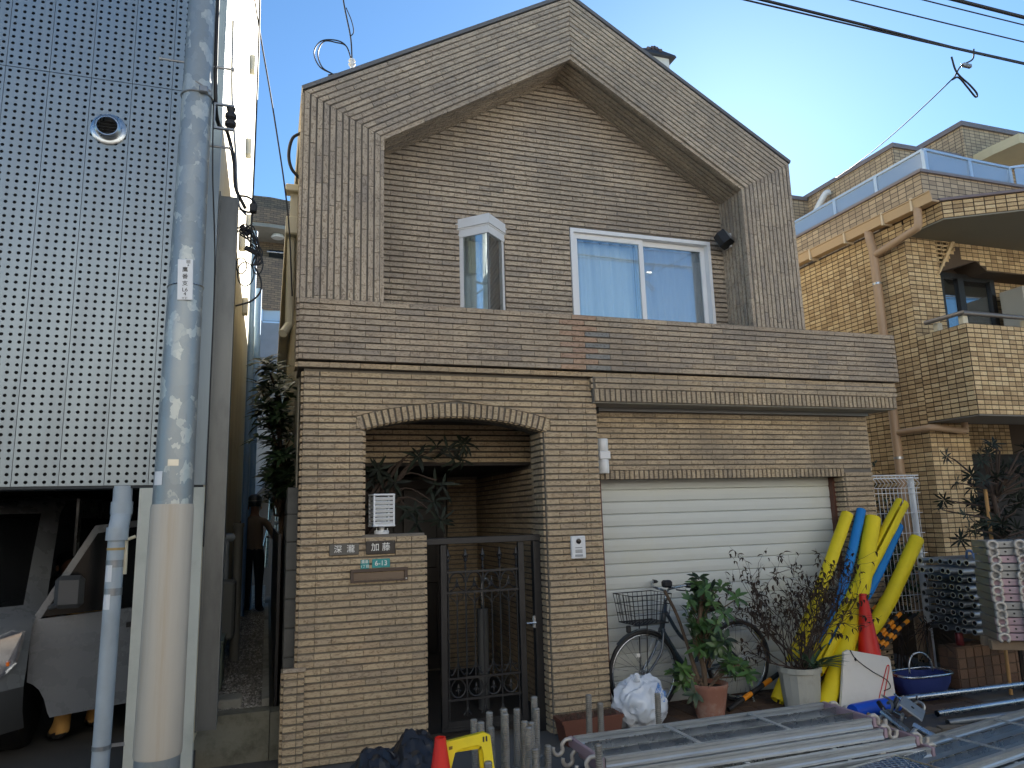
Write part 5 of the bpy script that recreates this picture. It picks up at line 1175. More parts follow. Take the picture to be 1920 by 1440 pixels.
# lighter grass-like clump low behind the fence
b = MB()
for i in range(420):
    leaf(b, (rg.uniform(5.9, 6.4), rg.uniform(5.9, 6.1), rg.uniform(.75, 1.2)), rvec(rg, .4), (0, 0, 1), rg.uniform(.05, .09), .014)
one(b, 'grassy_shrub', 'leaf_mid', 'lighter green fine-leaved shrub low behind the mesh fence', 'shrub', rec=False)

# ================================================================== overhead wires along the street
def ow(p, q, r, lab, sag=.25, n=26, mt='rubber', wob=0.0):
    P_, Q_ = Vector(p), Vector(q); pts = []
    for i in range(n + 1):
        t = i / n; c = P_.lerp(Q_, t); c.z -= sag * 4 * t * (1 - t); c.z += wob * math.sin(t * 40); pts.append(c)
    b = MB(); b.tube(pts, r, 6); one(b, 'overhead_wire', mt, lab, 'wire', smooth=True)
ow((-8, 3.5, 5.35), (14, 3.5, 5.20), .010, 'thick twisted black overhead cable, lowest of the four at top right', .32, wob=.012)
ow((-8, 3.52, 5.33), (14, 3.46, 5.18), .006, 'thin black messenger wire wound beside the lowest overhead cable', .33)
ow((-8, 3.5, 5.45), (14, 3.5, 5.36), .005, 'thin black overhead wire just above the twisted cable', .27)
ow((-8, 3.5, 5.62), (14, 3.5, 5.55), .005, 'thin black overhead wire just below the fat cable', .30)
ow((-8, 3.5, 5.72), (14, 3.5, 5.60), .014, 'fat dark overhead cable crossing the top right corner', .30)
ht = thing('cable_hanger', (4.9, 3.5, 4.95), 'wire clamp with hanging loop on the lowest overhead cable', 'clamp')
b = MB(); b.tube(bez([(4.90, 3.5, 4.97), (4.87, 3.5, 4.88), (4.74, 3.5, 4.80), (4.66, 3.5, 4.70)], 5), .006, 5); b.build('hook', 'rubber', ht, smooth=True)
b = MB(); b.bbox(4.76, 4.84, 3.485, 3.515, 4.80, 4.83, .006); b.build('sleeve', 'galv_dull', ht)
b = MB(); b.tube(bez([(4.66, 3.5, 4.86), (4.69, 3.5, 4.74), (4.80, 3.5, 4.66), (4.86, 3.5, 4.60), (4.84, 3.5, 4.57), (4.77, 3.5, 4.64), (4.70, 3.5, 4.70), (4.63, 3.5, 4.67)], 6), .007, 5); b.build('loop', 'rubber', ht, smooth=True)
ow((4.65, 3.5, 4.69), (7.02, 7.1, 5.92), .0045, 'thin drop wire slanting from the cable hanger to the tan building', .05)

# ================================================================== houses across the street, added unseen to bounce sun; mirrored in windows
M['op_wall'] = mat('opposite_render', lin((214, 214, 212)), .9, var=.05); M['op_dark'] = mat('opposite_cladding', lin((92, 78, 66)), .8, var=.1); M['op_roof'] = mat('opposite_roof', lin((92, 88, 86)), .8)  # dark ground floor added to cut low light bounced into the porch
for (xa, xb, h, y0, lab) in ((-15, -5.2, 6.4, -4.6, 'unseen pale house added to bounce sunlight, opposite the carport'), (-4.8, 4.6, 6.9, -4.9, 'unseen pale house added to bounce sunlight, opposite the arch'), (5.0, 15, 6.2, -4.6, 'unseen pale house added to bounce sunlight, opposite the tan building')):
    oh = thing('added_opposite_house', ((xa + xb) / 2, y0 - 3, 0), lab, 'house', 'added houses across the street')
    b = MB(); b.box(xa, xb, y0 - 6, y0, 3.0, h); b.build('wall', 'op_wall', oh)
    b = MB(); b.box(xa + .05, xb - .05, y0 - 6, y0 - .05, 0, 3.0); b.build('ground_floor', 'op_dark', oh)
    b = MB(); b.prism([(xa - .2, h), (xb + .2, h), (xb - 1, h + .5), (xa + 1, h + .5)], lambda u, v, d: (u, d, v), y0 - 5.5, y0 - .6); b.build('roof', 'op_roof', oh)
    for k in range(4):
        for z in (1.0, 3.8):
            x = lerp(xa, xb, (k + .5) / 4); b = MB(); b.box(x - .7, x + .7, y0 - .02, y0 + .03, z, z + 1.1); wf = b.build('window', 'white_al', oh)
            b = MB(); b.box(x - .62, x + .62, y0 + .031, y0 + .036, z + .06, z + 1.04); b.build('pane', 'van_dark', wf)
# ================================================================== wrought iron gate
GT = thing('iron_gate', (1.6, 5.62, 0), 'black wrought iron gate with spear tips under the arch', 'gate')
b = MB(); b.bbox(1.126, 2.10, 5.585, 5.655, 1.435, 1.485, .004); b.build('lintel_bar', 'black_iron', GT)
for (xa, xb) in ((1.126, 1.165), (2.03, 2.10)):
    b = MB(); b.bbox(xa, xb, 5.59, 5.65, 0, 1.434, .003); b.build('gate_post', 'black_iron', GT)
LF = MB(); LF.bbox(1.272, 1.322, 5.60, 5.64, .10, 1.432, .003); LF.bbox(1.905, 1.955, 5.60, 5.64, .10, 1.432, .003); LF.box(1.322, 1.905, 5.61, 5.63, .10, .14); LF.box(1.272, 1.955, 5.605, 5.635, .07, .10)
leafg = LF.build('gate_leaf', 'black_iron', GT)
for z in (1.222, 1.068, .440, .288):
    b = MB(); b.box(1.322, 1.905, 5.612, 5.628, z - .008, z + .008); b.build('cross_bar', 'black_iron', leafg)
xs = [1.335 + i * .1395 for i in range(5)]
for i, x in enumerate(xs):
    b = MB(); b.tube([(x, 5.62, .14 if i in (0, 4) else .20), (x, 5.62, 1.31)], .007, 6)
    b.lathe([(.004, 1.29), (.015, 1.305), (.006, 1.32), (.004, 1.325), (.017, 1.345), (.010, 1.37), (.001, 1.405)], (x, 5.62, 0), 8)
    b.tube(bez([(x - .022, 5.62, 1.345), (x - .012, 5.62, 1.325), (x, 5.62, 1.32), (x + .012, 5.62, 1.325), (x + .022, 5.62, 1.345)], 4), .004, 5)
    b.lathe([(.004, 1.235), (.013, 1.25), (.004, 1.265)], (x, 5.62, 0), 8)
    if 0 < i < 4: b.lathe([(.003, .235), (.011, .22), (.013, .20), (.001, .165)], (x, 5.62, 0), 8); b.tube(bez([(x - .03, 5.62, .175), (x - .014, 5.62, .195), (x, 5.62, .215), (x + .014, 5.62, .195), (x + .03, 5.62, .175)], 4), .004, 5)
    b.build('spear_bar', 'black_iron', leafg)
for i in range(4):
    xm_ = (xs[i] + xs[i + 1]) / 2; r = .058
    b = MB(); b.tube([(xm_ + r * math.cos(t), 5.62, 1.150 + r * math.sin(t) * 1.12) for t in [R(-5 + k * 19) for k in range(11)]], .0055, 6); b.tube(bez([(xm_ - r, 5.62, 1.08), (xm_ - .02, 5.62, 1.10), (xm_, 5.62, 1.15), (xm_ + .02, 5.62, 1.10), (xm_ + r, 5.62, 1.08)], 4), .0045, 5)
    b.lathe([(.003, 1.10), (.010, 1.115), (.003, 1.13), (.009, 1.15), (.001, 1.185)], (xm_, 5.62, 0), 7); b.build('arch_scroll', 'black_iron', leafg)
    b = MB(); b.tube([(xm_, 5.62, .445), (xm_, 5.62, 1.065)], .006, 6)
    for s in (-1, 1):
        b.tube(bez([(xm_, 5.62, .97), (xm_ + s * .02, 5.62, 1.01), (xm_ + s * .048, 5.62, 1.03), (xm_ + s * .055, 5.62, 1.05), (xm_ + s * .043, 5.62, 1.058)], 4), .0045, 5)
        b.tube(bez([(xm_, 5.62, .56), (xm_ + s * .015, 5.62, .51), (xm_ + s * .045, 5.62, .465), (xm_ + s * .058, 5.62, .475)], 4), .0045, 5)
        b.tube(bez([(xm_, 5.62, .53), (xm_ + s * .028, 5.62, .505), (xm_ + s * .05, 5.62, .51)], 4), .004, 5)
    b.build('fan_bar', 'black_iron', leafg)
    b = MB(); b.tube([(xm_ + r * math.cos(t), 5.62, .372 + r * math.sin(t) * 1.2) for t in [R(-180 + k * 18) for k in range(11)]], .0065, 6)
    for s in (-1, 1): b.tube(bez([(xm_ + s * r, 5.62, .372), (xm_ + s * r * .8, 5.62, .40), (xm_ + s * .02, 5.62, .435)], 4), .0055, 5)
    b.lathe([(.001, .315), (.009, .345), (.003, .36), (.010, .375), (.003, .40)], (xm_, 5.62, 0), 7); b.tube([(xm_ - .02, 5.62, .35), (xm_, 5.62, .365), (xm_ + .02, 5.62, .35)], .004, 5); b.build('ring_scroll', 'black_iron', leafg)
b = MB(); b.bbox(2.004, 2.032, 5.575, 5.59, .765, .86, .005); hd = b.build('handle_plate', 'galv', leafg)
b = MB(); b.tube([(2.018, 5.575, .81), (2.018, 5.545, .81), (1.94, 5.545, .81)], .008, 8); b.build('lever', 'galv', hd)
# grey umbrella stand seen through the bars
us = thing('umbrella_stand', (1.62, 6.3, .03), 'grey post with a curved hook standing behind the iron gate', 'stand')
b = MB(); b.tube([(1.80, 6.3, .03), (1.80, 6.3, .85)], .05, 14); b.build('post', mat('stand_grey', lin((96, 98, 98)), .5), us, auto=40)
b = MB(); b.tube(bez([(1.80, 6.3, .85), (1.80, 6.3, 1.05), (1.84, 6.3, 1.10), (1.88, 6.3, 1.04)], 6), .014, 8); b.build('hook', 'galv', us, smooth=True)

# ================================================================== fittings on the arch wall
GL = thing('gate_lantern', (.815, 5.55, 1.532), 'white louvred square lantern standing on the garden wall', 'lamp')
cx, cy = .813, 5.55
b = MB(); b.lathe([(.054, 1.533), (.056, 1.552), (.050, 1.560)], (cx, cy, 0), 22); b.tube([(cx, cy, 1.555), (cx, cy, 1.60)], .021, 14)
for s in (-1, 1): b.tube([(cx + s * .04, cy - .03, 1.555), (cx + s * .04, cy - .03, 1.575)], .004, 6)
b.build('base', 'white_al', GL, auto=40)
ag = Matrix.Translation((cx, cy, 0)) @ Matrix.Rotation(R(6), 4, 'Z')
b = MB(); hw_ = .080
for sx in (-1, 1):
    for sy in (-1, 1): b.box(sx * hw_ - (.012 if sx > 0 else 0), sx * hw_ + (.012 if sx < 0 else 0), sy * hw_ - (.012 if sy > 0 else 0), sy * hw_ + (.012 if sy < 0 else 0), 1.60, 1.815, mtx=ag)
b.bbox(-hw_ - .003, hw_ + .003, -hw_ - .003, hw_ + .003, 1.815, 1.828, .003, mtx=ag); b.bbox(-hw_ - .003, hw_ + .003, -hw_ - .003, hw_ + .003, 1.587, 1.60, .003, mtx=ag)
b.build('frame', 'white_al', GL)
for i in range(7):
    z = 1.612 + i * .030
    for sy in (-1, 1):
        b = MB(); b.box(-.068, .068, -.003, .003, -.012, .012, mtx=ag @ Matrix.Translation((0, sy * .072, z)) @ Matrix.Rotation(R(35) * -sy, 4, 'X')); b.build('louvre', 'white_al', GL)
    for sx in (-1, 1):
        b = MB(); b.box(-.003, .003, -.068, .068, -.012, .012, mtx=ag @ Matrix.Translation((sx * .072, 0, z)) @ Matrix.Rotation(R(35) * sx, 4, 'Y')); b.build('louvre', 'white_al', GL)
b = MB(); b.lathe([(.035, 1.60), (.035, 1.74), (.05, 1.76), (.03, 1.80)], (cx, cy, 0), 16); b.build('globe', mat('opal', lin((236, 236, 226)), .4), GL, smooth=True)
M['plate_black'] = mat('plate_black', lin((52, 50, 48)), .25, var=.15); M['plate_grey'] = mat('plate_stone', lin((92, 88, 80)), .5, var=.15); M['plate_green'] = mat('plate_green', lin((48, 142, 140)), .45, var=.06); M['letter_white'] = mat('letter_white', lin((236, 234, 226)), .6)
M['plate_green2'] = M['plate_green']
for (xa, xb, za, zb, mt, s_, sz, lab, dx) in ((.427, .635, 1.394, 1.476, 'plate_grey', '深  瀧', .058, 'dull grey nameplate with two white characters, left of the pair', 0), (.685, .897, 1.392, 1.486, 'plate_black', '加 藤', .062, 'glossy dark nameplate with two white characters, right of the pair', 0)):
    t = thing('nameplate', ((xa + xb) / 2, 5.45, za), lab, 'nameplate')
    b = MB(); b.bbox(xa, xb, 5.438, 5.457, za, zb, .003); b.build('plate', mt, t); text(s_, 'lettering', sz, ((xa + xb) / 2, 5.4372, (za + zb) / 2), 'letter_white', t)
t = thing('address_plate', (.68, 5.45, 1.29), 'small green address plate with two lines of white characters', 'sign')
b = MB(); b.bbox(.648, .710, 5.448, 5.457, 1.291, 1.357, .003); b.build('plate', 'plate_green', t); text('鷹番', 'lettering', .026, (.679, 5.4472, 1.340), 'letter_white', t); text('1丁目', 'lettering', .024, (.679, 5.4472, 1.308), 'letter_white', t)
t = thing('house_number_plate', (.80, 5.45, 1.29), 'green house number plate reading 6-13', 'sign')
b = MB(); b.bbox(.731, .861, 5.448, 5.457, 1.294, 1.358, .003); b.build('plate', 'plate_green', t); text('6-13', 'lettering', .050, (.796, 5.4472, 1.326), 'letter_white', t)
LBX = thing('letterbox_slot', (.78, 5.45, 1.2), 'brown metal letterbox slot set in the tiled garden wall', 'letterbox')
M['brown_metal'] = mat('brown_metal', lin((84, 74, 68)), .35, metal=.5, var=.1, stretch=(.3, 1, 4))
b = MB(); b.box(.577, .989, 5.43, 5.468, 1.270, 1.292); b.box(.577, .60, 5.435, 5.468, 1.198, 1.270); b.box(.968, .989, 5.435, 5.468, 1.198, 1.270); b.box(.60, .968, 5.435, 5.468, 1.198, 1.212); b.build('surround', 'brown_metal', LBX)
b = MB(); b.box(.601, .967, 5.448, 5.454, 1.214, 1.262, mtx=Matrix.Translation((0, 0, 0))); b.build('flap', mat('flap_brown', lin((112, 98, 84)), .4, metal=.4), LBX)
b = MB(); b.lathe([(.006, 0), (.006, .004)], (.978, 5.434, 1.212), 10, mtx=Matrix.Rotation(R(90), 3, 'X')); b.build('lock', 'galv', LBX)
IC = thing('intercom', (2.357, 5.45, 1.29), 'white video intercom panel on the pillar right of the gate', 'intercom')
b = MB(); b.bbox(2.297, 2.420, 5.428, 5.457, 1.288, 1.465, .006); b.build('housing', mat('icom_white', lin((214, 216, 216)), .4), IC)
b = MB(); b.lathe([(.021, 0), (.021, .006), (.015, .008)], (2.358, 5.428, 1.424), 20, mtx=Matrix.Rotation(R(90), 3, 'X')); b.build('camera_eye', mat('lens_black', (0.01, .01, .012), .1), IC, auto=40)
for z in (1.374, 1.355, 1.346, 1.337):
    b = MB(); b.box(2.328, 2.388, 5.4265, 5.4285, z - .003, z + .003); b.build('speaker_slot', mat('slot_grey', lin((130, 132, 132)), .5), IC)
b = MB(); b.bbox(2.325, 2.391, 5.424, 5.429, 1.304, 1.322, .002); b.build('call_button', mat('button_grey', lin((150, 154, 156)), .4), IC)
WL = thing('wall_light', (2.72, 5.62, 1.97), 'white two-cylinder wall light beside the garage lintel', 'lamp')
for (z0, z1, m_) in ((1.972, 2.088, .050), (2.162, 2.268, .050)):
    b = MB(); b.lathe([(m_ - .004, z0), (m_, z0 + .006), (m_, z1 - .006), (m_ - .004, z1)], (2.715, 5.65, 0), 24); b.build('opal_shade', mat('opal_shade', lin((224, 226, 224)), .3), WL, auto=40)
b = MB(); b.bbox(2.664, 2.768, 5.60, 5.712, 2.089, 2.161, .008); b.build('bracket', 'white_al', WL)
SL = thing('floodlight', (4.2, 5.75, 4.2), 'small black floodlight fixed to the right reveal of the gable recess', 'lamp')
b = MB(); mxs = Matrix.Translation((4.15, 5.66, 4.23)) @ Matrix.Rotation(R(35), 4, 'Z') @ Matrix.Rotation(R(-28), 4, 'X'); b.prism([(-.075, -.05), (.075, -.05), (.085, .02), (.05, .075), (-.05, .075), (-.085, .02)], lambda u, v, d: tuple(mxs @ Vector((u, v, d))), -.065, .065); b.build('housing', 'rubber', SL)
b = MB(); b.bbox(-.06, .06, -.056, -.049, -.05, .05, .004, mtx=mxs); b.build('lens', mat('flood_glass', lin((120, 124, 124)), .3), SL)
b = MB(); b.bbox(4.205, 4.228, 5.66, 5.76, 4.16, 4.30, .004); b.tube([(4.21, 5.71, 4.23), (4.16, 5.67, 4.23)], .012, 8); b.build('mount', 'white_al', SL)

# dark shrub inside the porch reaching through the arch
rg = random.Random(17)
PT = thing('porch_shrub', (.55, 6.05, 0), 'dark long-leaved shrub in the porch reaching out under the arch', 'shrub')
b = MB(); tips = []
for (e, n_) in (((1.55, 5.95, 2.20), 5), ((1.38, 5.95, 2.22), 5), ((1.50, 6.0, 2.08), 5), ((1.20, 5.95, 2.10), 5), ((.86, 5.95, 2.06), 6), ((1.34, 6.0, 1.95), 4), ((1.36, 5.9, 1.62), 6), ((1.34, 5.98, 1.75), 4), ((1.02, 6.0, 1.9), 4), ((1.1, 6.0, 1.72), 4), ((.95, 6.0, 1.78), 4), ((.84, 6.0, 1.95), 4), ((.8, 6.0, 1.7), 4), ((1.18, 6.05, 1.6), 4)):
    m_ = Vector(e) * .5 + Vector((.7, 6.1, 1.75)) * .5 + Vector((0, 0, .12)); b.tube(bez([(.62, 6.1, 1.3), tuple(m_), e], 6), [.014] * 7 + [.006] * 6, 5); tips.append((Vector(e), n_))
b.tube([(.55, 6.05, .03), (.6, 6.1, 1.3)], .022, 7); b.build('trunk', 'twig', PT)
b = MB()
for (e, n_) in tips:
    for k in range(2): whorl(b, rg, e + Vector((rg.uniform(-.05, .05), rg.uniform(-.05, .05), rg.uniform(-.05, .05))), Vector((rg.uniform(-.3, .5), -.5, rg.uniform(-.2, .5))), n_ + 1, .125, .028, 1.1, .7)
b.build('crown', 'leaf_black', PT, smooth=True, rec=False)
# ================================================================== bicycle leaning in front of the shutter
BK = thing('bicycle', (3.45, 5.64, 0), 'dark blue city bicycle with wire basket leaning against the shutter', 'bicycle')
M['bike_paint'] = mat('bike_paint', lin((50, 62, 72)), .3, var=.08, coat=.5)
FWc, RWc = Vector((2.975, 5.62, .335)), Vector((3.945, 5.70, .335))
bd = (RWc - FWc).normalized(); bn = Vector((bd.y, -bd.x, 0))
def bk(u, z, s=0): return FWc + bd * u + Vector((0, 0, z - .335)) + bn * s
for c in (FWc, RWc):
    th = [i * math.pi / 24 for i in range(48)]
    b = MB(); b.tube([c + bd * (.322 * math.cos(t)) + Vector((0, 0, .322 * math.sin(t))) for t in th], .017, 8, closed=True); wh = b.build('wheel', 'rubber', BK, smooth=True)
    b = MB(); b.tube([c + bd * (.300 * math.cos(t)) + Vector((0, 0, .300 * math.sin(t))) for t in th], .010, 6, closed=True); b.build('rim', 'galv', wh, smooth=True)
    b = MB()
    for i in range(32):
        t = 2 * math.pi * i / 32; s = .025 if i % 2 else -.025; t2 = t + (.5 if i % 4 < 2 else -.5)
        b.tube([c + bn * s + bd * (.02 * math.cos(t2)) + Vector((0, 0, .02 * math.sin(t2))), c + bd * (.297 * math.cos(t)) + Vector((0, 0, .297 * math.sin(t)))], .0013, 4, cap=False)
    o = b.build('spokes', 'galv', wh); o['kind'] = 'stuff'
    b = MB(); b.tube([c - bn * .045, c + bn * .045], .022, 10); b.build('hub', 'galv', wh)
    b = MB(); rng_ = (R(20), R(200)) if c is FWc else (R(-10), R(190)); pts = [c + bd * (.352 * math.cos(t)) + Vector((0, 0, .352 * math.sin(t))) for t in [lerp(rng_[0], rng_[1], i / 20) for i in range(21)]] if c is RWc else [c + bd * (.352 * math.cos(t)) + Vector((0, 0, .352 * math.sin(t))) for t in [lerp(R(-15), R(135), i / 20) for i in range(21)]]
    vs = []
    for p in pts:
        for s in (-.022, 0, .022): vs.append(p + bn * s + (c - p).normalized() * (abs(s) * .5))
    b.add(vs, [(i * 3 + j, i * 3 + j + 1, i * 3 + j + 4, i * 3 + j + 3) for i in range(20) for j in range(2)]); b.build('mudguard', 'bike_paint', BK, smooth=True, rec=False)
b = MB(); hd_b, hd_t = bk(.20, .66), bk(.25, .86); bb_ = bk(.50, .29); st = bk(.66, .74)
b.tube([hd_b, hd_t], .022, 10); b.tube(bez([hd_b, bk(.30, .50), bk(.40, .36), bb_], 6), .020, 10); b.tube(bez([hd_t + Vector((0, 0, -.06)), bk(.38, .60), bk(.50, .52), bk(.58, .52)], 6), .016, 10)
b.tube([bb_, st], .018, 10)
for s in (-.05, .05): b.tube([bb_ + bn * s * .5, RWc + bn * s], .010, 8); b.tube([bk(.63, .66) + bn * s * .4, RWc + bn * s], .009, 8)
b.build('frame', 'bike_paint', BK, smooth=True)
b = MB()
for s in (-.05, .05): b.tube(bez([hd_b + bn * s * .6, bk(.15, .50) + bn * s, bk(.07, .40) + bn * s, FWc + bn * s], 6), .011, 8)
b.tube([hd_b - bn * .03, hd_b + bn * .03], .016, 8); b.build('fork', 'bike_paint', BK, smooth=True)
b = MB(); b.tube([hd_t, bk(.275, .97)], .014, 8); top = bk(.275, .97)
b.tube(bez([bk(.36, 1.02, -.26), bk(.30, 1.03, -.24), bk(.22, 1.0, -.12), top, bk(.22, 1.0, .12), bk(.30, 1.03, .24), bk(.38, 1.02, .27)], 5), .011, 8); b.build('handlebar', 'galv', BK, smooth=True)
for s in (-1, 1):
    b = MB(); b.tube([bk(.30, 1.03, s * .24), bk(.40, 1.02, s * .275)], .017, 8); b.tube([bk(.25, .995, s * .17), bk(.32, .985, s * .26)], .006, 6); b.build('grip', 'rubber', BK)
b = MB(); b.bbox(-.03, .05, -.035, .035, -.02, .04, .015, mtx=Matrix.Translation(bk(.20, 1.03, .1))); b.build('bell', 'rubber', BK)
b = MB(); prof = [(-.13, .02, .03), (-.05, .035, .045), (.04, .075, .06), (.11, .10, .055), (.14, .085, .03)]; vs = []; n = 10
for (u, w_, h_) in prof:
    for j in range(n): t = 2 * math.pi * j / n; vs.append(st + bd * u + bn * (w_ * math.cos(t)) + Vector((0, 0, .06 + h_ * .6 * math.sin(t))))
b.add(vs, [(i * n + j, i * n + (j + 1) % n, (i + 1) * n + (j + 1) % n, (i + 1) * n + j) for i in range(4) for j in range(n)] + [tuple(range(n)), tuple(range(4 * n, 5 * n))[::-1]]); b.build('saddle', 'rubber', BK, smooth=True)
b = MB(); b.tube([st + Vector((0, 0, .03)), st - Vector((0, 0, .12))], .013, 8); b.build('seat_post', 'galv', BK)
# wire basket
bs0 = dict(u0=-.165, u1=.215, s=.15, z0=.735, z1=.965); b = MB()
def bp_(u, z, s): 
    k = (z - .735) / .23; cu = .025; return bk(cu + (u - cu) * (.84 + .16 * k), z, s * (.84 + .16 * k))
for z in (.735, .81, .885, .965):
    b.tube([bp_(-.165, z, -.15), bp_(.215, z, -.15), bp_(.215, z, .15), bp_(-.165, z, .15)], .0045 if z in (.735, .965) else .003, 5, closed=True)
for i in range(9):
    u = lerp(-.165, .215, i / 8)
    for s in (-.15, .15): b.tube([bp_(u, .735, s), bp_(u, .965, s)], .0028, 4)
    b.tube([bp_(u, .735, -.15), bp_(u, .735, .15)], .0028, 4)
for i in range(7):
    s = lerp(-.15, .15, i / 6)
    for u in (-.165, .215): b.tube([bp_(u, .735, s), bp_(u, .965, s)], .0028, 4)
    b.tube([bp_(-.165, .735, s), bp_(.215, .735, s)], .0028, 4)
b.build('wire_basket', 'black_iron', BK)
b = MB()
for s in (-.06, .06): b.tube([bk(.02, .735, s), FWc + bn * s * .9], .005, 6)
b.build('basket_stay', 'black_iron', BK)
b = MB(); b.bbox(-.02, .02, -.012, .012, -.028, .028, .006, mtx=Matrix.Translation(bk(-.155, .70, .05))); b.build('front_lamp', 'rubber', BK)
b = MB(); b.bbox(-.02, .02, -.004, .004, -.016, .016, .003, mtx=Matrix.Translation(bk(-.03, .47, -.03))); b.build('spoke_reflector', 'letter_white', BK)
b = MB(); b.lathe([(.085, -.004), (.09, 0), (.085, .004)], bb_ + bn * .05, 24, mtx=Matrix.Rotation(R(90), 3, 'X')); b.tube([bb_ + bn * .06, bb_ + bn * .07 + bd * .10 - Vector((0, 0, .13))], .009, 6); b.bbox(-.045, .045, -.03, .03, -.012, .012, .005, mtx=Matrix.Translation(bb_ + bn * .10 + bd * .10 - Vector((0, 0, .13)))); b.build('crank', 'galv_dull', BK)
b = MB(); b.tube([RWc + bn * .06, RWc + bn * .10 + Vector((.05, 0, -.33))], .008, 6); b.build('kickstand', 'galv', BK)

# ================================================================== pots and plants in front of the shutter
rg = random.Random(31)
P1 = thing('potted_schefflera', (3.42, 5.36, 0), 'green broadleaf plant in a worn terracotta pot in front of the bicycle', 'potted plant')
b = MB(); b.lathe([(.105, 0), (.125, .10), (.150, .235), (.156, .245), (.156, .27), (.140, .272), (.135, .235)], (3.41, 5.36, 0), 26, cap=False); b.lathe([(.004, .236), (.137, .236)], (3.41, 5.36, 0), 20, mi=1, cap=False)
b.build('pot', [mat('terracotta', lin((150, 104, 86)), .9, var=.15, scale=9, dirt=lin((176, 158, 142)), dscale=7, damt=.7, bump=.3), mat('soil', (0.03, .022, .016), .95)], P1, auto=40)
b = MB(); b.tube(bez([(3.38, 5.36, .23), (3.36, 5.34, .42), (3.30, 5.34, .60), (3.36, 5.33, .80), (3.40, 5.33, 1.0)], 6), [.022] * 10 + [.016] * 15, 8); b.tube(bez([(3.40, 5.36, .23), (3.33, 5.37, .30), (3.27, 5.40, .55), (3.20, 5.42, .80), (3.10, 5.42, 1.0)], 6), [.018] * 12 + [.013] * 13, 7)
b.tube(bez([(3.42, 5.36, .24), (3.52, 5.32, .33), (3.66, 5.28, .40)], 6), .012, 6)
hubs = []
for i in range(48):
    hubs.append(Vector((3.42 + rg.gauss(0, .085), 5.33 + rg.gauss(0, .10), rg.uniform(.50, 1.02))))
for i in range(8): hubs.append(Vector((rg.uniform(3.55, 3.72), 5.28 + rg.gauss(0, .08), rg.uniform(.26, .46))))
for i in range(7): hubs.append(Vector((rg.uniform(3.15, 3.32), 5.40 + rg.gauss(0, .06), rg.uniform(.15, .40))))
for h_ in hubs: b.tube([(lerp(3.38, h_.x, .3), 5.34, max(.3, h_.z - .12)), tuple(h_)], .005, 5)
hubs += [Vector((3.38, 5.34, 1.08)), Vector((3.33, 5.33, 1.04)), Vector((3.46, 5.32, 1.0))]
b.build('stem', 'bark', P1)
b = MB(); b2 = MB()
for h_ in hubs:
    tgt = b2 if (h_.z < .25 or rg.random() < .25) else b
    whorl(tgt, rg, h_, Vector((rg.uniform(-.5, .5), rg.uniform(-.9, -.1), rg.uniform(.2, .8))), rg.randint(6, 8), .096, .040, 1.0, .45)
b.build('foliage', 'leaf_mid', P1, smooth=True, rec=False); b2.build('foliage', 'leaf_dark', P1, smooth=True, rec=False)
P2 = thing('potted_dead_shrub', (4.22, 5.26, 0), 'withered brown shrub with an aloe in a fluted pale grey pot', 'potted plant')
b = MB(); n = 16; prof = [(.135, 0), (.150, .12), (.165, .30), (.178, .305), (.180, .345), (.166, .347), (.158, .30)]; vs = []
for (r_, z) in prof:
    for j in range(n):
        t = 2 * math.pi * j / n; rr = r_ * (1 - (.045 if j % 2 else 0) * (1 if z < .305 else 0)); vs.append((4.22 + rr * math.cos(t), 5.26 + rr * math.sin(t), z))
b.add(vs, [(i * n + j, i * n + (j + 1) % n, (i + 1) * n + (j + 1) % n, (i + 1) * n + j) for i in range(6) for j in range(n)]); b.lathe([(.004, .31), (.16, .31)], (4.22, 5.26, 0), 16, mi=1, cap=False)
b.build('pot', [mat('pot_grey', lin((168, 168, 158)), .85, var=.12, scale=5, dirt=lin((110, 108, 98)), dscale=4, damt=.6), mat('soil2', (0.03, .022, .016), .95)], P2)
tw = MB(); lv = MB()
def grow(p, d, L, r_, depth):
    pts = [p]; q = p.copy(); dd = d.copy()
    for k in range(4):
        dd = (dd + rvec(rg) * .22 + Vector((0, 0, .05))).normalized(); q = q + dd * (L / 4); pts.append(q.copy())
    tw.tube(pts, [lerp(r_, r_ * .6, i / 4) for i in range(5)], 5, cap=False)
    if depth == 0 or rg.random() < .25:
        for k in range(rg.randint(1, 4)):
            leaf(lv, pts[rg.randint(2, 4)], rvec(rg, -.2), (0, 0, 1), rg.uniform(.030, .055), rg.uniform(.014, .024), fold=.9, droop=.6)
    if depth > 0:
        for k in range(rg.randint(2, 3)): grow(pts[rg.randint(2, 4)], (dd + rvec(rg) * .75).normalized(), L * rg.uniform(.6, .85), r_ * .6, depth - 1)
for i in range(22):
    a = rg.uniform(0, 6.28); d = Vector((math.cos(a) * .95 - .12, math.sin(a) * .35 - .1, rg.uniform(.45, 1.0))).normalized()
    grow(Vector((4.20 + rg.uniform(-.06, .06), 5.26 + rg.uniform(-.05, .05), .30)), d, rg.uniform(.32, .48), .0065, 3)
tw.build('branches', 'twig', P2, rec=False); lv.build('dead_leaves', 'leaf_dead', P2, rec=False)
b = MB()
for i in range(26):
    a = rg.uniform(0, 6.28); leaf(b, (4.30 + rg.uniform(-.05, .05), 5.20 + rg.uniform(-.05, .05), .33), (math.cos(a) * .7 + .1, math.sin(a) * .7 - .2, rg.uniform(.4, 1.2)), (0, 0, 1), rg.uniform(.16, .30), .034, fold=.6, droop=.35)
b.build('aloe', 'leaf_aloe', P2, smooth=True, rec=False)
PB = thing('planter_box', (2.28, 5.24, 0), 'brown plastic planter trough with dry soil at the foot of the pillar', 'planter')
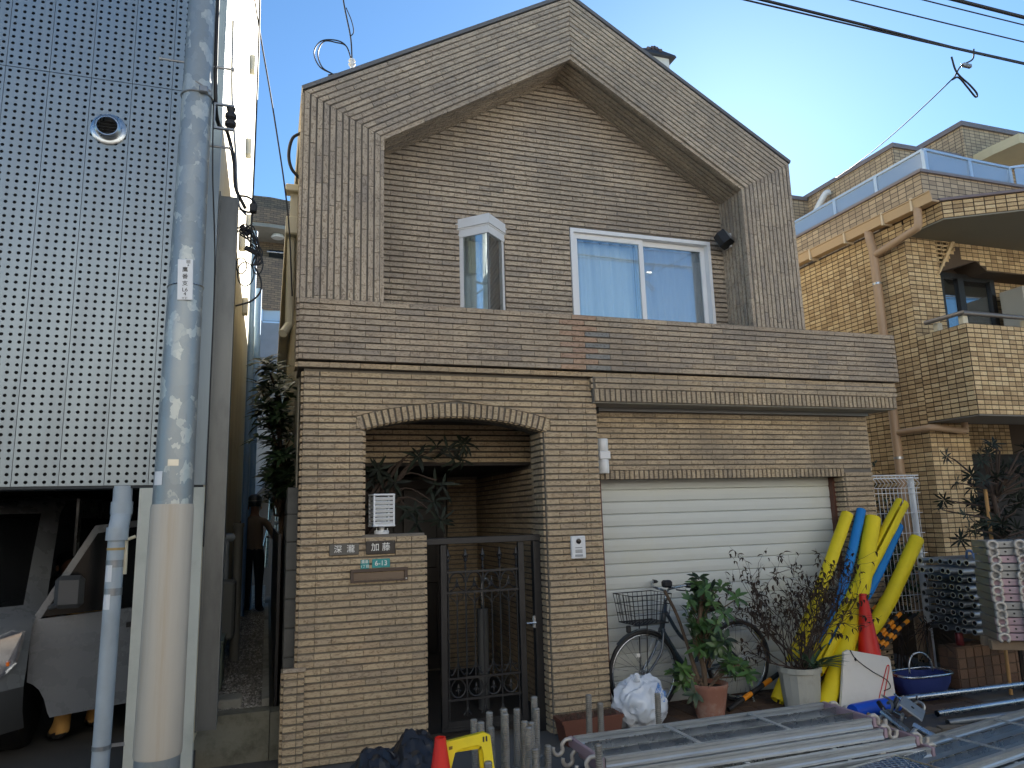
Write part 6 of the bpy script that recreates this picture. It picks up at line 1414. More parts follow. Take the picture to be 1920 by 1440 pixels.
b = MB(); b.prism([(2.09, 0), (2.50, 0), (2.53, .15), (2.54, .15), (2.54, .175), (2.05, .175), (2.05, .15), (2.06, .15)], fw(5.15), 0, .18); b.build('trough', mat('planter_brown', lin((104, 62, 46)), .6, var=.1), PB)
b = MB()
for i in range(700): leaf(b, (rg.uniform(2.07, 2.52), rg.uniform(5.16, 5.32), .172), rvec(rg, .7), (0, 0, 1), rg.uniform(.015, .04), .004)
b.build('dry_stems', mat('dry_soil', lin((82, 70, 58)), .95, var=.3), PB, rec=False)

# ================================================================== rubbish bag
TB_ = thing('rubbish_bag', (2.80, 5.36, 0), 'half-clear white rubbish bag with blue print beside the bicycle wheel', 'bag')
bm = bmesh.new(); bmesh.ops.create_icosphere(bm, subdivisions=5, radius=1)
import mathutils.noise as mno
for v in bm.verts:
    c = v.co.copy(); k = mno.noise(c * 1.9) * .16 - abs(mno.noise(c * 3.1)) * .20 - abs(mno.noise(c * 7)) * .035 + .06
    az = math.atan2(c.y, c.x); pl_ = .05 * math.sin(az * 11 + 2 * mno.noise(c * 3)) * max(0, c.z)
    r = 1 + k + pl_; x, y, z = c.x * r, c.y * r, c.z * r
    if c.z > .85: z *= .97
    v.co = (x * .215, y * .19, max(z, -.86) * .205 + .205 * .86)
b = MB(); b.frombm(bm, Matrix.Translation((2.79, 5.36, .003)))
mb_, nt, bs = newmat('bag_film'); bs.inputs['Base Color'].default_value = (.82, .87, .93, 1); bs.inputs['Roughness'].default_value = .22; bs.inputs['Alpha'].default_value = .72
b.build('film', mb_, TB_, auto=45)
b = MB()
for (x, y, z, s, mt) in ((2.72, 5.30, .13, .09, 0), (2.86, 5.33, .11, .08, 0), (2.78, 5.42, .2, .10, 0), (2.75, 5.36, .08, .08, 0)):
    b.bbox(x - s, x + s, y - s * .7, y + s * .7, z - s * .7, z + s * .7, .03, mtx=Matrix.Rotation(0, 4, 'Z'))
b.build('contents', mat('bag_contents', lin((206, 206, 190)), .8, var=.2, scale=12, dirt=lin((150, 170, 190)), damt=.6, dscale=8), TB_)
b = MB(); b.lathe([(.03, -.02), (.012, .01), (.022, .03), (.010, .04)], (2.74, 5.30, .375), 10); b.build('knot', mb_, TB_, smooth=True)
M['print_blue'] = mat('print_blue', lin((40, 120, 200)), .5)
for i, (s_, u, v_) in enumerate((('可燃', .10, .33), ('ごみ', .135, .29))):
    nrm = Vector((.55, -.75, .38)).normalized()
    rot = nrm.to_track_quat('Z', 'Y').to_matrix().to_4x4() @ Matrix.Rotation(R(28), 4, 'Z')
    text(s_, 'print', .062, (0, 0, 0), 'print_blue', TB_, rot=Matrix.Translation((2.79 + u - .03, 5.36 - .178 - .012 * i, v_ - .03)) @ rot)

# ================================================================== foam pole covers leaning on the pillar
M['foam_y'] = mat('foam_yellow', lin((222, 200, 20)), .7, var=.05, dirt=lin((170, 150, 30)), dscale=4, damt=.3); M['foam_b'] = mat('foam_blue', lin((18, 118, 190)), .7, var=.08)
def foam(p0, p1, r, mt, lab, bend=(0, 0, 0), slit=30, tw=0.0, grp=None):
    P_, Q_ = Vector(p0), Vector(p1); mid = (P_ + Q_) / 2 + Vector(bend) * .6; pts = bez([P_, mid, Q_], 12)
    b = MB(); n = 20; a0, a1 = R(slit / 2), R(360 - slit / 2); vs = []; k = len(pts)
    d0 = (Q_ - P_).normalized(); ref = Vector((0, -1, 0)); ref = (ref - d0 * ref.dot(d0)).normalized()
    for i, p in enumerate(pts):
        t = (pts[min(i + 1, k - 1)] - pts[max(i - 1, 0)]).normalized(); nn = (ref - t * ref.dot(t)).normalized(); bb2 = t.cross(nn)
        op = 1 + .5 * math.sin(i / k * 3.1) 
        for j in range(n + 1):
            th = lerp(a0 * op, 2 * math.pi - a0 * op, j / n) + tw
            dv = nn * math.cos(th) + bb2 * math.sin(th); rr = r * (1 + .03 * math.sin(i * 1.7 + j))
            vs.append(p + dv * rr); vs.append(p + dv * (rr - .012))
    m_ = 2 * (n + 1); fs = []
    for i in range(k - 1):
        for j in range(n):
            a = i * m_ + 2 * j; fs += [(a, a + 2, a + m_ + 2, a + m_), (a + 1, a + m_ + 1, a + m_ + 3, a + 3)]
        a = i * m_; fs += [(a, a + m_, a + m_ + 1, a + 1)]; a = i * m_ + 2 * n; fs += [(a, a + 1, a + m_ + 1, a + m_)]
    for base in (0, (k - 1) * m_):
        for j in range(n): a = base + 2 * j; fs.append((a, a + 1, a + 3, a + 2))
    b.add(vs, fs); one(b, 'foam_pole_cover', mt, lab, 'foam cover', 'foam pole covers leaning by the garage', auto=50)
foam((4.10, 5.42, .05), (5.285, 5.68, 1.56), .055, 'foam_y', 'yellow foam pole cover nearest the shutter, leftmost of the bundle', (.05, 0, .03), 24, 2.2)
foam((4.45, 5.38, .25), (5.44, 5.66, 1.595), .043, 'foam_b', 'blue foam pole cover between the two left yellow ones', (.07, 0, -.05), 30, 2.6)
foam((4.36, 5.16, .03), (5.53, 5.62, 1.51), .072, 'foam_y', 'widest yellow foam pole cover reaching down to the white board', (.11, 0, -.04), 14, 2.8)
foam((4.42, 5.30, .28), (5.93, 5.64, 1.65), .066, 'foam_y', 'yellow foam pole cover slanting farthest up across the mesh fence', (-.02, .02, -.04), 14, -.7)
foam((4.62, 5.36, .45), (5.875, 5.66, 1.43), .048, 'foam_b', 'blue foam pole cover on the right, crossing the mesh fence', (.06, 0, -.10), 20, .4)
foam((4.52, 5.34, .16), (6.00, 5.58, 1.30), .066, 'foam_y', 'rightmost yellow foam pole cover with an open slit, bent upwards', (.09, 0, -.16), 26, 1.0)
foam((4.15, 5.34, .12), (5.67, 5.66, 1.22), .055, 'foam_y', 'yellow foam pole cover behind the red cone, lowest of the leaning ones', (.02, 0, -.04), 30, -.3)
foam((4.14, 5.30, .06), (5.18, 5.50, .86), .05, 'foam_y', 'short yellow foam pole cover half hidden behind the dead shrub', (0, 0, .02), 20, 1.0)
# striped barrier poles
M['stripe_o'] = mat('stripe_orange', lin((226, 140, 20)), .5)
for i, (p, q) in enumerate((((4.45, 5.30, .20), (5.62, 5.55, .78)), ((4.50, 5.28, .14), (5.66, 5.52, .66)), ((4.55, 5.34, .26), (5.60, 5.60, .84)), ((4.40, 5.24, .10), (5.55, 5.50, .56)), ((4.62, 5.26, .20), (5.78, 5.50, .62)), ((4.35, 5.20, .05), (5.50, 5.45, .48)))):
    bpz = thing('barrier_pole', p, 'striped orange and black barrier pole behind the red cone, %s' % ('fourth from the bottom', 'third from the bottom', 'topmost', 'second from the bottom', 'farthest right', 'lowest')[i], 'barrier pole', 'striped barrier poles'); P_, Q_ = Vector(p), Vector(q); n = 9; o_ = i * .04
    b = MB(); b.tube([P_, Q_], .017, 10); b.build('tube', 'rubber', bpz, auto=40)
    for k in range(n):
        t0 = (k + (.15 if i % 2 else .55)) / n; 
        if t0 + .055 < 1: b = MB(); b.tube([P_.lerp(Q_, t0), P_.lerp(Q_, t0 + .055)], .0185, 10); b.build('orange_band', 'stripe_o', bpz, auto=40)
bpz = thing('barrier_pole', (3.75, 5.5, .04), 'single orange and black striped pole lying under the rear bicycle wheel', 'barrier pole')
P_, Q_ = Vector((3.62, 5.42, .03)), Vector((4.5, 5.62, .30)); b = MB(); b.tube([P_, Q_], .02, 10); b.build('tube', 'rubber', bpz, auto=40)
for t0 in (.2, .48, .76): b = MB(); b.tube([P_.lerp(Q_, t0), P_.lerp(Q_, t0 + .11)], .0215, 10); b.build('orange_band', 'stripe_o', bpz, auto=40)
# cones
M['cone_red'] = mat('cone_red', lin((205, 36, 26)), .45, var=.06)
def cone(x, y, h, rb, lab, tilt=0):
    t = thing('traffic_cone', (x, y, 0), lab, 'traffic cone')
    b = MB(); b.lathe([(rb, .03), (rb * .96, .045), (rb * .26, h - .03), (rb * .24, h), (rb * .19, h), (rb * .2, h - .05)], (x, y, 0), 28, cap=False); b.build('cone_body', 'cone_red', t, auto=40)
    b = MB(); b.bbox(x - rb * 1.45, x + rb * 1.45, y - rb * 1.45, y + rb * 1.45, 0.004, .035, .01); b.build('cone_base', 'cone_red', t)
cone(4.95, 5.24, .88, .135, 'tall red traffic cone in front of the foam covers')
cone(.835, 3.72, .585, .115, 'red traffic cone at the bottom edge beside the yellow stand')
# white board with cord
WB = thing('white_board', (4.7, 5.1, 0), 'scuffed white panel with a black cord leaning below the red cone', 'panel')
mw = lambda u, v, d: (4.43 + u + .10 * v, 5.06 + .16 * v + d, v)
b = MB(); b.prism([(0, .012), (.575, .012), (.58, .34), (.56, .37), (.16, .455), (.11, .44)], mw, 0, .022); b.build('board', mat('board_white', lin((216, 212, 202)), .6, var=.05, dirt=lin((176, 170, 156)), dscale=4, damt=.35), WB)
b = MB(); b.tube(bez([mw(.17, .455, -.004), mw(.22, .38, -.006), mw(.36, .28, -.006), mw(.50, .20, -.006), mw(.53, .14, -.006), mw(.46, .12, -.006)], 8), .004, 6); b.lathe([(.004, -.014), (.010, 0), (.004, .014)], mw(.21, .38, -.008), 8); b.build('cord', 'rubber', WB, smooth=True)
b = MB(); b.tube(bez([mw(.38, .04, -.005), mw(.47, .20, -.006), mw(.53, .30, -.006), mw(.545, .28, -.006), mw(.45, .08, -.006)], 8), .0035, 6); b.build('red_cord', 'cone_red', WB, smooth=True)
# blue cloth basket bag
BB = thing('cloth_basket', (5.35, 5.15, 0), 'dark blue cloth basket with aluminium rim and handle', 'basket')
b = MB(); vs = []; n = 24
for (k, z) in ((.62, .01), (.78, .06), (.95, .14), (1.0, .205)):
    for j in range(n): t = 2 * math.pi * j / n; ex_ = 4; c_, s_ = math.cos(t), math.sin(t); q = (abs(c_) ** ex_ + abs(s_) ** ex_) ** (-1 / ex_); vs.append((5.35 + .26 * k * q * c_ * (1 + .03 * math.sin(9 * t)), 5.12 + .15 * k * q * s_, z + .012 * math.sin(5 * t)))
b.add(vs, [(i * n + j, i * n + (j + 1) % n, (i + 1) * n + (j + 1) % n, (i + 1) * n + j) for i in range(3) for j in range(n)] + [tuple(range(n))[::-1]]); b.build('cloth', mat('cloth_navy', lin((28, 44, 104)), .8, var=.2, bump=.4, bscale=30), BB, smooth=True)
b = MB(); rim = []
for j in range(n): t = 2 * math.pi * j / n; c_, s_ = math.cos(t), math.sin(t); q = (abs(c_) ** 4 + abs(s_) ** 4) ** -.25; rim.append((5.35 + .265 * q * c_, 5.12 + .155 * q * s_, .215))
b.tube(rim, .011, 6, closed=True); b.build('rim', 'galv', BB, smooth=True)
b = MB(); b.tube(bez([(5.24, 5.12, .215), (5.25, 5.12, .30), (5.30, 5.12, .365), (5.40, 5.12, .372), (5.48, 5.12, .31), (5.50, 5.12, .215)], 6), .008, 8); b.build('handle', 'galv', BB, smooth=True)
# blue padded tube and long steel tubes on the ground
b = MB(); b.lathe([(.03, 0), (.055, .005), (.058, .02), (.058, .50), (.03, .52)], (4.36, 4.86, .06), 20, mtx=(Matrix.Rotation(R(6.6), 3, 'Z') @ Matrix.Rotation(R(90), 3, 'Y'))); one(b, 'padded_tube', mat('vinyl_blue', lin((22, 78, 190)), .35, var=.08), 'short fat bright blue padded tube lying on the ground', 'tube', auto=40)
for (p, q, r_, lab, mt) in (((4.85, 4.96, .075), (7.4, 4.86, .075), .026, 'long steel tube on the ground, farthest of three', 'galv'), ((4.93, 4.60, .05), (7.4, 4.62, .05), .0245, 'long steel tube on the ground, middle of three', 'galv'), ((4.86, 4.45, .0265), (7.4, 4.30, .0265), .0245, 'long steel tube on the ground, nearest of three', 'galv_dull')):
    b = MB(); b.tube([p, q], r_, 14, cap=False); b.tube([q, p], r_ - .004, 14, cap=False); one(b, 'steel_tube', mt, lab, 'tube', 'steel tubes lying on the ground', auto=40)

# ================================================================== scaffold planks
M['plank_end'] = mat('plank_end_pink', lin((170, 148, 158)), .5, metal=.4, var=.12, dirt=lin((140, 140, 142)), dscale=6, damt=.8)
def hook(mbx, x, y, z, sx, r=.030):
    """a C-shaped hook that opens upwards, at one end of a plank"""
    pts = [(x, z + .018), (x + sx * .035, z + .02), (x + sx * .06, z - .004)] + [(x + sx * (.085 + r * math.cos(R(a))), z - .022 + r * math.sin(R(a)) * 1.1) for a in range(190, 381, 19)]
    mbx.tube([(p[0], y, p[1]) for p in bez([(q[0], 0, q[1]) for q in pts], 2) and [(c.x, c.z) for c in bez([(q[0], 0, q[1]) for q in pts], 2)]], .012, 8)
def plank(x0, y0, z1, L, W_, lab, rz=0.0, grp='steel scaffold planks', mesh=True, cat='scaffold plank'):
    """steel walkway plank lying with its ribbed underside up: side channels, inner ribs, cross ties, sheet, end plates with hooks"""
    t = thing('scaffold_plank', (0, 0, 0), lab, cat, grp); h = .055
    for y in (0, W_ - .03):
        b = MB(); b.prism([(y, 0), (y + .03, 0), (y + .03, -.012), (y + .022, -.02), (y + .022, -h + .02), (y + .03, -h + .012), (y + .03, -h), (y, -h), (y, -h + .012), (y + .006, -h + .02), (y + .006, -.02), (y, -.012)], lambda u, v, d: (d, u, v), 0.02, L - .02); b.build('side_rail', 'zinc', t)
    nr_ = 3
    for k in range(1, nr_):
        y = W_ * k / nr_; b = MB(); b.box(.03, L - .03, y - .006, y + .006, -.005, 0); b.box(.03, L - .03, y - .002, y + .002, -.041, -.005); b.build('rib', 'galv', t)
    for k in (1, 2):
        x = L * k / 3; b = MB(); b.box(x - .014, x + .014, .031, W_ - .031, -.003, .003); b.build('cross_tie', 'zinc', t)
    b = MB(); b.box(.025, L - .025, .031, W_ - .031, -.046, -.042); b.build('deck_sheet', 'zinc_darkened', t)
    for (x, sx) in ((0, -1), (L, 1)):
        b = MB(); b.bbox(x - .012, x + .012, 0, W_, -h + .004, .002, .003); ep = b.build('end_plate', 'plank_end', t)
        for y in (.05, W_ - .05):
            hk = MB(); hook(hk, x + sx * .012, y, -.02, sx); hk.build('hook', mat('hook_cast', lin((176, 172, 164)), .5, metal=.3) if 'hook' not in M else 'hook', ep, smooth=True)
    t.location = (x0, y0, z1); t.rotation_euler = (0, 0, rz)
    BASE[t.name] = Vector((0, 0, 0))
    return t
M['hook'] = mat('hook_cast', lin((176, 172, 164)), .5, metal=.3, var=.15)
pk = plank(1.69, 3.70, .385, 1.80, .43, 'top plank of the front scaffold plank stack, ribs upward', R(.3))
def pcopy(loc, rz, lab):
    c = copy_tree(pk, Matrix(), lab); c.location = loc; c.rotation_euler = (0, 0, rz); return c
pcopy((1.74, 3.69, .325), R(-.2), 'second plank from the top of the front scaffold plank stack')
pcopy((1.95, 3.62, .265), R(1.2), 'third plank from the top of the front scaffold plank stack')
pcopy((2.02, 3.60, .205), R(.6), 'fourth plank from the top of the front scaffold plank stack')
pcopy((1.86, 3.66, .145), R(.2), 'fifth plank from the top of the front scaffold plank stack')
pcopy((1.92, 3.70, .085), R(-.3), 'bottom plank of the front scaffold plank stack')
pcopy((3.58, 3.30, .20), R(10.5), 'plank lying apart at the lower right corner, ribs upward')
pcopy((3.62, 3.28, .135), R(9.5), 'plank under the lone one at the lower right corner')
pcopy((3.60, 3.30, .07), R(11), 'lowest plank of the pile at the lower right corner')
# expanded-metal plank in front
EM = thing('mesh_deck_plank', (2.9, 3.2, 0), 'plank with diamond mesh deck at the bottom edge between the stacks', 'scaffold plank')
Mx = Matrix.Translation((2.55, 3.02, .22)) @ Matrix.Rotation(R(9), 4, 'Z')
b = MB()
for y in (0, .38): b.box(0, 1.0, y, y + .02, -.04, .004, mtx=Mx)
for x in (0, .98): b.box(x, x + .02, .02, .38, -.04, .004, mtx=Mx)
b.build('frame', 'galv', EM)
b = MB()
for i in range(-8, 26):
    for s in (1, -1):
        xa = i * .04 if s > 0 else i * .04 + .36 * .7; pa, pb = (xa, .02), (xa + s * .36 * .7, .38)
        def clipx(p, q):
            (x0, y0), (x1, y1) = p, q
            if max(x0, x1) < .02 or min(x0, x1) > .98: return None
            f = lambda X: y0 + (y1 - y0) * (X - x0) / (x1 - x0)
            P0 = (x0, y0) if .02 <= x0 <= .98 else ((.02, f(.02)) if x0 < .02 else (.98, f(.98))); P1 = (x1, y1) if .02 <= x1 <= .98 else ((.02, f(.02)) if x1 < .02 else (.98, f(.98)))
            return P0, P1
        c = clipx(pa, pb)
        if c: b.tube([Mx @ Vector((c[0][0], c[0][1], 0)), Mx @ Vector((c[1][0], c[1][1], 0))], .0028, 4, cap=False)
o = b.build('diamond_mesh', 'galv', EM, rec=False); o['kind'] = 'stuff'
# screw jacks
jk_pr = [(0.0185, 0)]
def jack_mesh(h):
    b = MB(); prof = []; p = .0115; n = int((h - .02) / p)
    for i in range(n): z = .008 + i * p; prof += [(.0165, z), (.0205, z + p * .3), (.0205, z + p * .6), (.0165, z + p * .95)]
    prof.append((.015, .008 + n * p + .002)); b.lathe(prof, (0, 0, 0), 12); return b
M['zinc_rod'] = mat('zinc_rod', lin((162, 158, 148)), .38, metal=.7, var=.15, dirt=lin((120, 112, 98)), dscale=8, damt=.6)
JK = [(889, 4.15, .56, 0), (896, 4.02, .59, 0)]
jl = [(1.13, 4.12, .565, 'leftmost threaded screw jack of the cluster before the gate'), (1.105, 3.95, .595, 'second threaded screw jack from the left in the cluster'), (1.205, 4.18, .585, 'tall threaded screw jack leaning behind the yellow stand'), (1.195, 4.02, .525, 'shorter screw jack right behind the leaning one'),
      (1.275, 4.10, .60, 'screw jack at the middle of the cluster, paired at its back'), (1.245, 3.95, .615, 'screw jack at the middle of the cluster, paired at its front'), (1.40, 4.25, .565, 'tall screw jack right of the middle pair'), (1.345, 3.98, .55, 'screw jack in the right half of the cluster, upper left one'),
      (1.335, 3.88, .545, 'screw jack in the right half of the cluster, lower left one'), (1.405, 3.98, .54, 'screw jack in the right half, second from the tallest'), (1.50, 4.20, .545, 'screw jack just left of the tallest one'), (1.535, 4.30, .60, 'tallest screw jack at the right of the cluster'),
      (1.365, 3.80, .455, 'short screw jack at the front of the cluster'), (1.50, 4.02, .405, 'stubby screw jack standing apart right of the cluster'), (1.02, 3.55, .52, 'screw jack in front of the yellow stand'), (1.93, 4.42, .54, 'left one of two screw jacks behind the plank stack'),
      (2.015, 4.42, .49, 'right one of two screw jacks behind the plank stack'), (2.42, 4.42, .50, 'single screw jack in front of the rubbish bag'), (1.66, 3.66, .495, 'screw jack at the near corner of the plank stack')]
jd = {}
for i, (x, y, h_, lab) in enumerate(jl):
    t = thing('screw_jack', (0, 0, 0), lab, 'screw jack', 'threaded screw jacks'); hk = round(h_, 2)
    if hk not in jd:
        r_ = jack_mesh(hk).build('threaded_rod', 'zinc_rod', t, auto=30)
        pb = MB(); pb.bbox(-.06, .06, -.06, .06, 0, .008, .002); pb.build('base_plate', 'galv_dull', t)
        nb = MB(); nb.lathe([(.028, .0), (.03, .004), (.03, .026), (.028, .03)], (0, 0, hk * .35), 8); nb.tube([(-.09, 0, hk * .35 + .015), (.09, 0, hk * .35 + .015)], .008, 6); nb.build('wing_nut', 'galv_dull', t); jd[hk] = t
    else:
        for ch in jd[hk].children: c = ch.copy(); COL.objects.link(c); c.parent = t
    t.location = (x, y, 0); t.rotation_euler = (R(random.uniform(-1.5, 1.5)), R(random.uniform(-2, 2) + (-4 if i == 2 else 0)), random.uniform(0, 3))
# yellow stand and black sheet at the bottom edge
YS = thing('yellow_stand', (.97, 3.65, 0), 'bright yellow moulded plastic barrier stand with a handle opening', 'stand')
mY = Matrix.Translation((.97, 3.66, 0)) @ Matrix.Rotation(R(-8), 4, 'Z') @ Matrix.Rotation(R(-7), 4, 'X')
fY = lambda u, v, d: tuple(mY @ Vector((u, d, v)))
outer = [(-.165, .0), (-.125, .50), (-.118, .545), (-.10, .558), (-.02, .572), (.08, .585), (.102, .582), (.11, .57), (.118, .53), (.165, .0)]
inner = [(-.115, .05), (-.088, .44), (-.068, .505), (-.04, .522), (.045, .532), (.064, .522), (.072, .49), (.108, .05)]
b = MB(); M['stand_y'] = mat('stand_yellow', lin((228, 206, 30)), .45, var=.05, dirt=lin((180, 160, 40)), damt=.3, dscale=7)
b.prism([(-.165, 0), (-.118, .545), (-.068, .505), (-.088, .44), (-.115, .05)], fY, 0, .05); b.prism([(-.118, .545), (-.10, .558), (.08, .585), (.11, .57), (.064, .522), (.045, .532), (-.04, .522), (-.068, .505)], fY, 0, .05); b.prism([(.11, .57), (.165, 0), (.108, .05), (.072, .49), (.064, .522)], fY, 0, .05); b.prism([(-.165, 0), (.165, 0), (.108, .05), (-.115, .05)], fY, 0, .05); b.prism([(-.11, .34), (.10, .34), (.098, .405), (-.094, .405)], fY, .01, .04)
b.build('front_frame', 'stand_y', YS)
for (u, v) in ((.075, .555), (.09, .557)):
    b = MB(); b.prism([(u - .004, v - .012), (u + .004, v - .012), (u + .004, v + .012), (u - .004, v + .012)], fY, -.002, .004); b.build('slot', 'ink', YS)
b = MB(); b.prism([(-.098, .52), (-.080, .523), (-.080, .537), (-.098, .535)], fY, -.002, .003); b.build('moulded_mark', mat('mark_brown', lin((120, 100, 20)), .6), YS)
mZ = Matrix.Translation((.97, 3.80, 0)) @ Matrix.Rotation(R(-8), 4, 'Z') @ Matrix.Rotation(R(7), 4, 'X'); fZ = lambda u, v, d: tuple(mZ @ Vector((u, d, v)))
b = MB(); b.prism([(-.165, 0), (-.118, .545), (-.07, .50), (-.115, .05)], fZ, 0, .04); b.prism([(.11, .56), (.165, 0), (.108, .05), (.072, .49)], fZ, 0, .04); b.prism([(-.118, .545), (.11, .565), (.07, .51), (-.07, .50)], fZ, 0, .04); b.build('rear_frame', 'stand_y', YS)
bm = bmesh.new(); bmesh.ops.create_grid(bm, x_segments=46, y_segments=34, size=1)
rg = random.Random(4)
for v in bm.verts:
    x, y = v.co.x, v.co.y; q = Vector((x * 1.6 + 3, y * 1.6, 1.0))
    hgt = .20 * math.exp(-((x - .38) ** 4 / .05 + (y - .1) ** 2 / .40)) + .15 * math.exp(-((x + .50) ** 4 / .02 + (y + .1) ** 2 / .4)) + .07
    hgt *= max(0, 1 - max(abs(x), abs(y)) ** 6)
    v.co = (x * .30 + .02 * mno.noise(q * 2), y * .24 + .02 * mno.noise(q * 2 + Vector((5, 0, 0))), hgt * 1.05 + .05 * abs(mno.noise(q * 2.6)) + .03 * abs(mno.noise(q * 5)))
b = MB(); b.frombm(bm, Matrix.Translation((.72, 4.28, .17)))
bp = thing('black_sheet_bundle', (.72, 4.28, 0), 'crumpled black plastic sheet bundle at the foot of the garden wall', 'bag')
b.build('sheet', mat('black_plastic', (0.012, .012, .014), .38, var=.2, bump=.3, bscale=12), bp, rec=False, auto=24)
b = MB(); b.bbox(.46, .98, 4.08, 4.48, .004, .19, .05); b.build('bundle_core', 'dark', bp)

# ================================================================== stacks in front of the tan building
LW = thing('low_tiled_wall', (5.8, 4.57, 0), 'low dark brown tiled wall below the stacked steel tubes', 'wall')
b = MB(); b.box(5.88, 8.2, 5.20, 5.38, 0, .355); b.build('core', 'apt_grout', LW)
M['lw_tile'] = tile_mat('low_wall_tile', lin((108, 82, 66)), lin((124, 98, 78)), lin((92, 74, 62)), lin((70, 60, 54)), .5, wave=False, bump=.2)
TL = Tiles()
for j in range(4):
    z = .006 + j * .088
    for i in range(20): TL.row((5.885 + i * .1, 5.20, z), (5.885 + i * .1 + .092, 5.20, z), (5.885 + i * .1, 5.20, z + .080), (5.885 + i * .1 + .092, 5.20, z + .080), FY, 'lw_tile', tl=.5, off=5.885 + i * .1, proud=.008, name='wall_tile')
    TL.row((5.88, 5.195, z), (5.88, 5.38, z), (5.88, 5.195, z + .080), (5.88, 5.38, z + .080), (-1, 0, 0), 'lw_tile', tl=.093, off=5.195, proud=.008)
for i in range(18): TL.row((5.88 + i * .1, 5.197, .355), (5.972 + i * .1, 5.197, .355), (5.88 + i * .1, 5.38, .355), (5.972 + i * .1, 5.38, .355), (0, 0, 1), 'lw_tile', tl=.5, off=5.12 + i * .1, proud=.008)
TL.emit(LW, 120, 'wall_tiles')
b = MB(); b.lathe([(.033, 0), (.035, .005), (.035, .10), (.030, .108), (.026, .108)], (6.02, 5.27, .3635), 18); cn_ = one(b, 'drink_can', mat('can_maroon', lin((110, 40, 44)), .35, metal=.4, var=.3, scale=30, stretch=(.2, .2, 3)), 'maroon drink can on top of the low tiled wall', 'can', auto=40)
# bearers and steel tube rack: ends towards the camera side
RK = [(5.92, 7.2)]
for j, z in enumerate((.43, .45)):
    pass
b = MB(); b.bbox(6.35, 6.45, 4.92, 5.55, .364, .495, .005); one(b, 'timber_bearer', mat('timber_grey', lin((140, 118, 92)), .9, var=.2, stretch=(1, 6, 1)), 'left timber block carrying the stack of steel tubes', 'timber')
b = MB(); b.bbox(7.0, 7.1, 4.92, 5.55, .364, .495, .005); one(b, 'timber_bearer', mat('timber_grey2', lin((140, 118, 92)), .9, var=.2), 'right timber block carrying the stack of steel tubes', 'timber')
tm = MB(); ro, ri = .027, .0195; n = 14; vs = []
for x in (0, 1.3):
    for rr in (ro, ri):
        for k in range(n): t = 2 * math.pi * k / n; vs.append((x, rr * math.cos(t), rr * math.sin(t)))
fs_ring0 = [(k, (k + 1) % n, n + (k + 1) % n, n + k) for k in range(n)]; fs_ring1 = [(2 * n + k, 3 * n + k, 3 * n + (k + 1) % n, 2 * n + (k + 1) % n) for k in range(n)]; fs_out = [(k, 2 * n + k, 2 * n + (k + 1) % n, (k + 1) % n) for k in range(n)]; fs_in = [(n + k, n + (k + 1) % n, 3 * n + (k + 1) % n, 3 * n + k) for k in range(n)]
tm.v = vs; tm.f = fs_out + fs_ring0 + fs_ring1 + fs_in; tm.m = [0] * n + [1] * (2 * n) + [2] * n; rows_ = 9; cols_ = 6; base_t = None  # bore black and end rings bright: shade and glint put into colour
cn6 = ['farthest back', 'second from the back', 'third from the back', 'third from the front', 'second from the front', 'nearest the front']; rn9 = ['bottom', 'second lowest', 'third lowest', 'fourth lowest', 'middle', 'fourth highest', 'third highest', 'second highest', 'top']
rg = random.Random(8)
for j in range(rows_):
    for i in range(cols_):
        y = 5.46 - i * .0935; z = .522 + j * .0735 + (0.0 if j else 0); x = 5.90 + rg.uniform(-.03, .03) - (.10 if j in (7,) and i < 6 else 0)
        lab = 'steel tube end in the %s row of the tube stack, %s' % (rn9[j], cn6[i])
        if base_t is None: o = tm.build('stacked_tube', ['galv_dull', 'zinc', 'ink'], None, auto=50, loc=(x, y, z)); base_t = o
        else: o = base_t.copy(); COL.objects.link(o); o.location = (x, y, z)
        tag(o, lab, 'tube', 'steel tubes stacked on bearers')
for j in range(rows_ - 1):
    b = MB(); b.box(6.3, 6.36, 4.95, 5.5, .522 + j * .0735 + .0275, .522 + j * .0735 + .046); one(b, 'spacer_batten', 'bark', 'thin wooden spacer above the %s row of stacked tubes' % rn9[j], 'batten')
M['timber_pale'] = mat('timber_pale', lin((120, 104, 86)), .9, var=.2)
# planks stacked end-on
SR = R(-33); SM = Matrix.Translation((5.14, 4.17, 0)) @ Matrix.Rotation(SR, 4, 'Z')
for (bx_, nm, lab) in (((-.04, .90, .03, .10, .56, .632), 'timber_bearer', 'front timber under the end-on plank stack'), ((-.04, .90, .20, .27, .56, .632), 'timber_bearer', 'rear timber under the end-on plank stack'), ((.30, .34, .04, .08, 0, .558), 'timber_post', 'thin prop under the left end of the plank stack'), ((.79, .83, .04, .08, 0, .558), 'timber_post', 'thin prop under the right end of the plank stack'), ((.30, .34, .21, .25, 0, .558), 'timber_post', 'rear thin prop under the left end of the plank stack'), ((.79, .83, .21, .25, 0, .558), 'timber_post', 'rear thin prop under the right end of the plank stack')):
    jb = MB(); jb.bbox(*bx_, .004, mtx=SM); one(jb, 'steel_prop' if nm == 'timber_post' else nm, 'black_iron' if nm == 'timber_post' else 'timber_pale', lab, 'prop' if nm == 'timber_post' else 'timber')
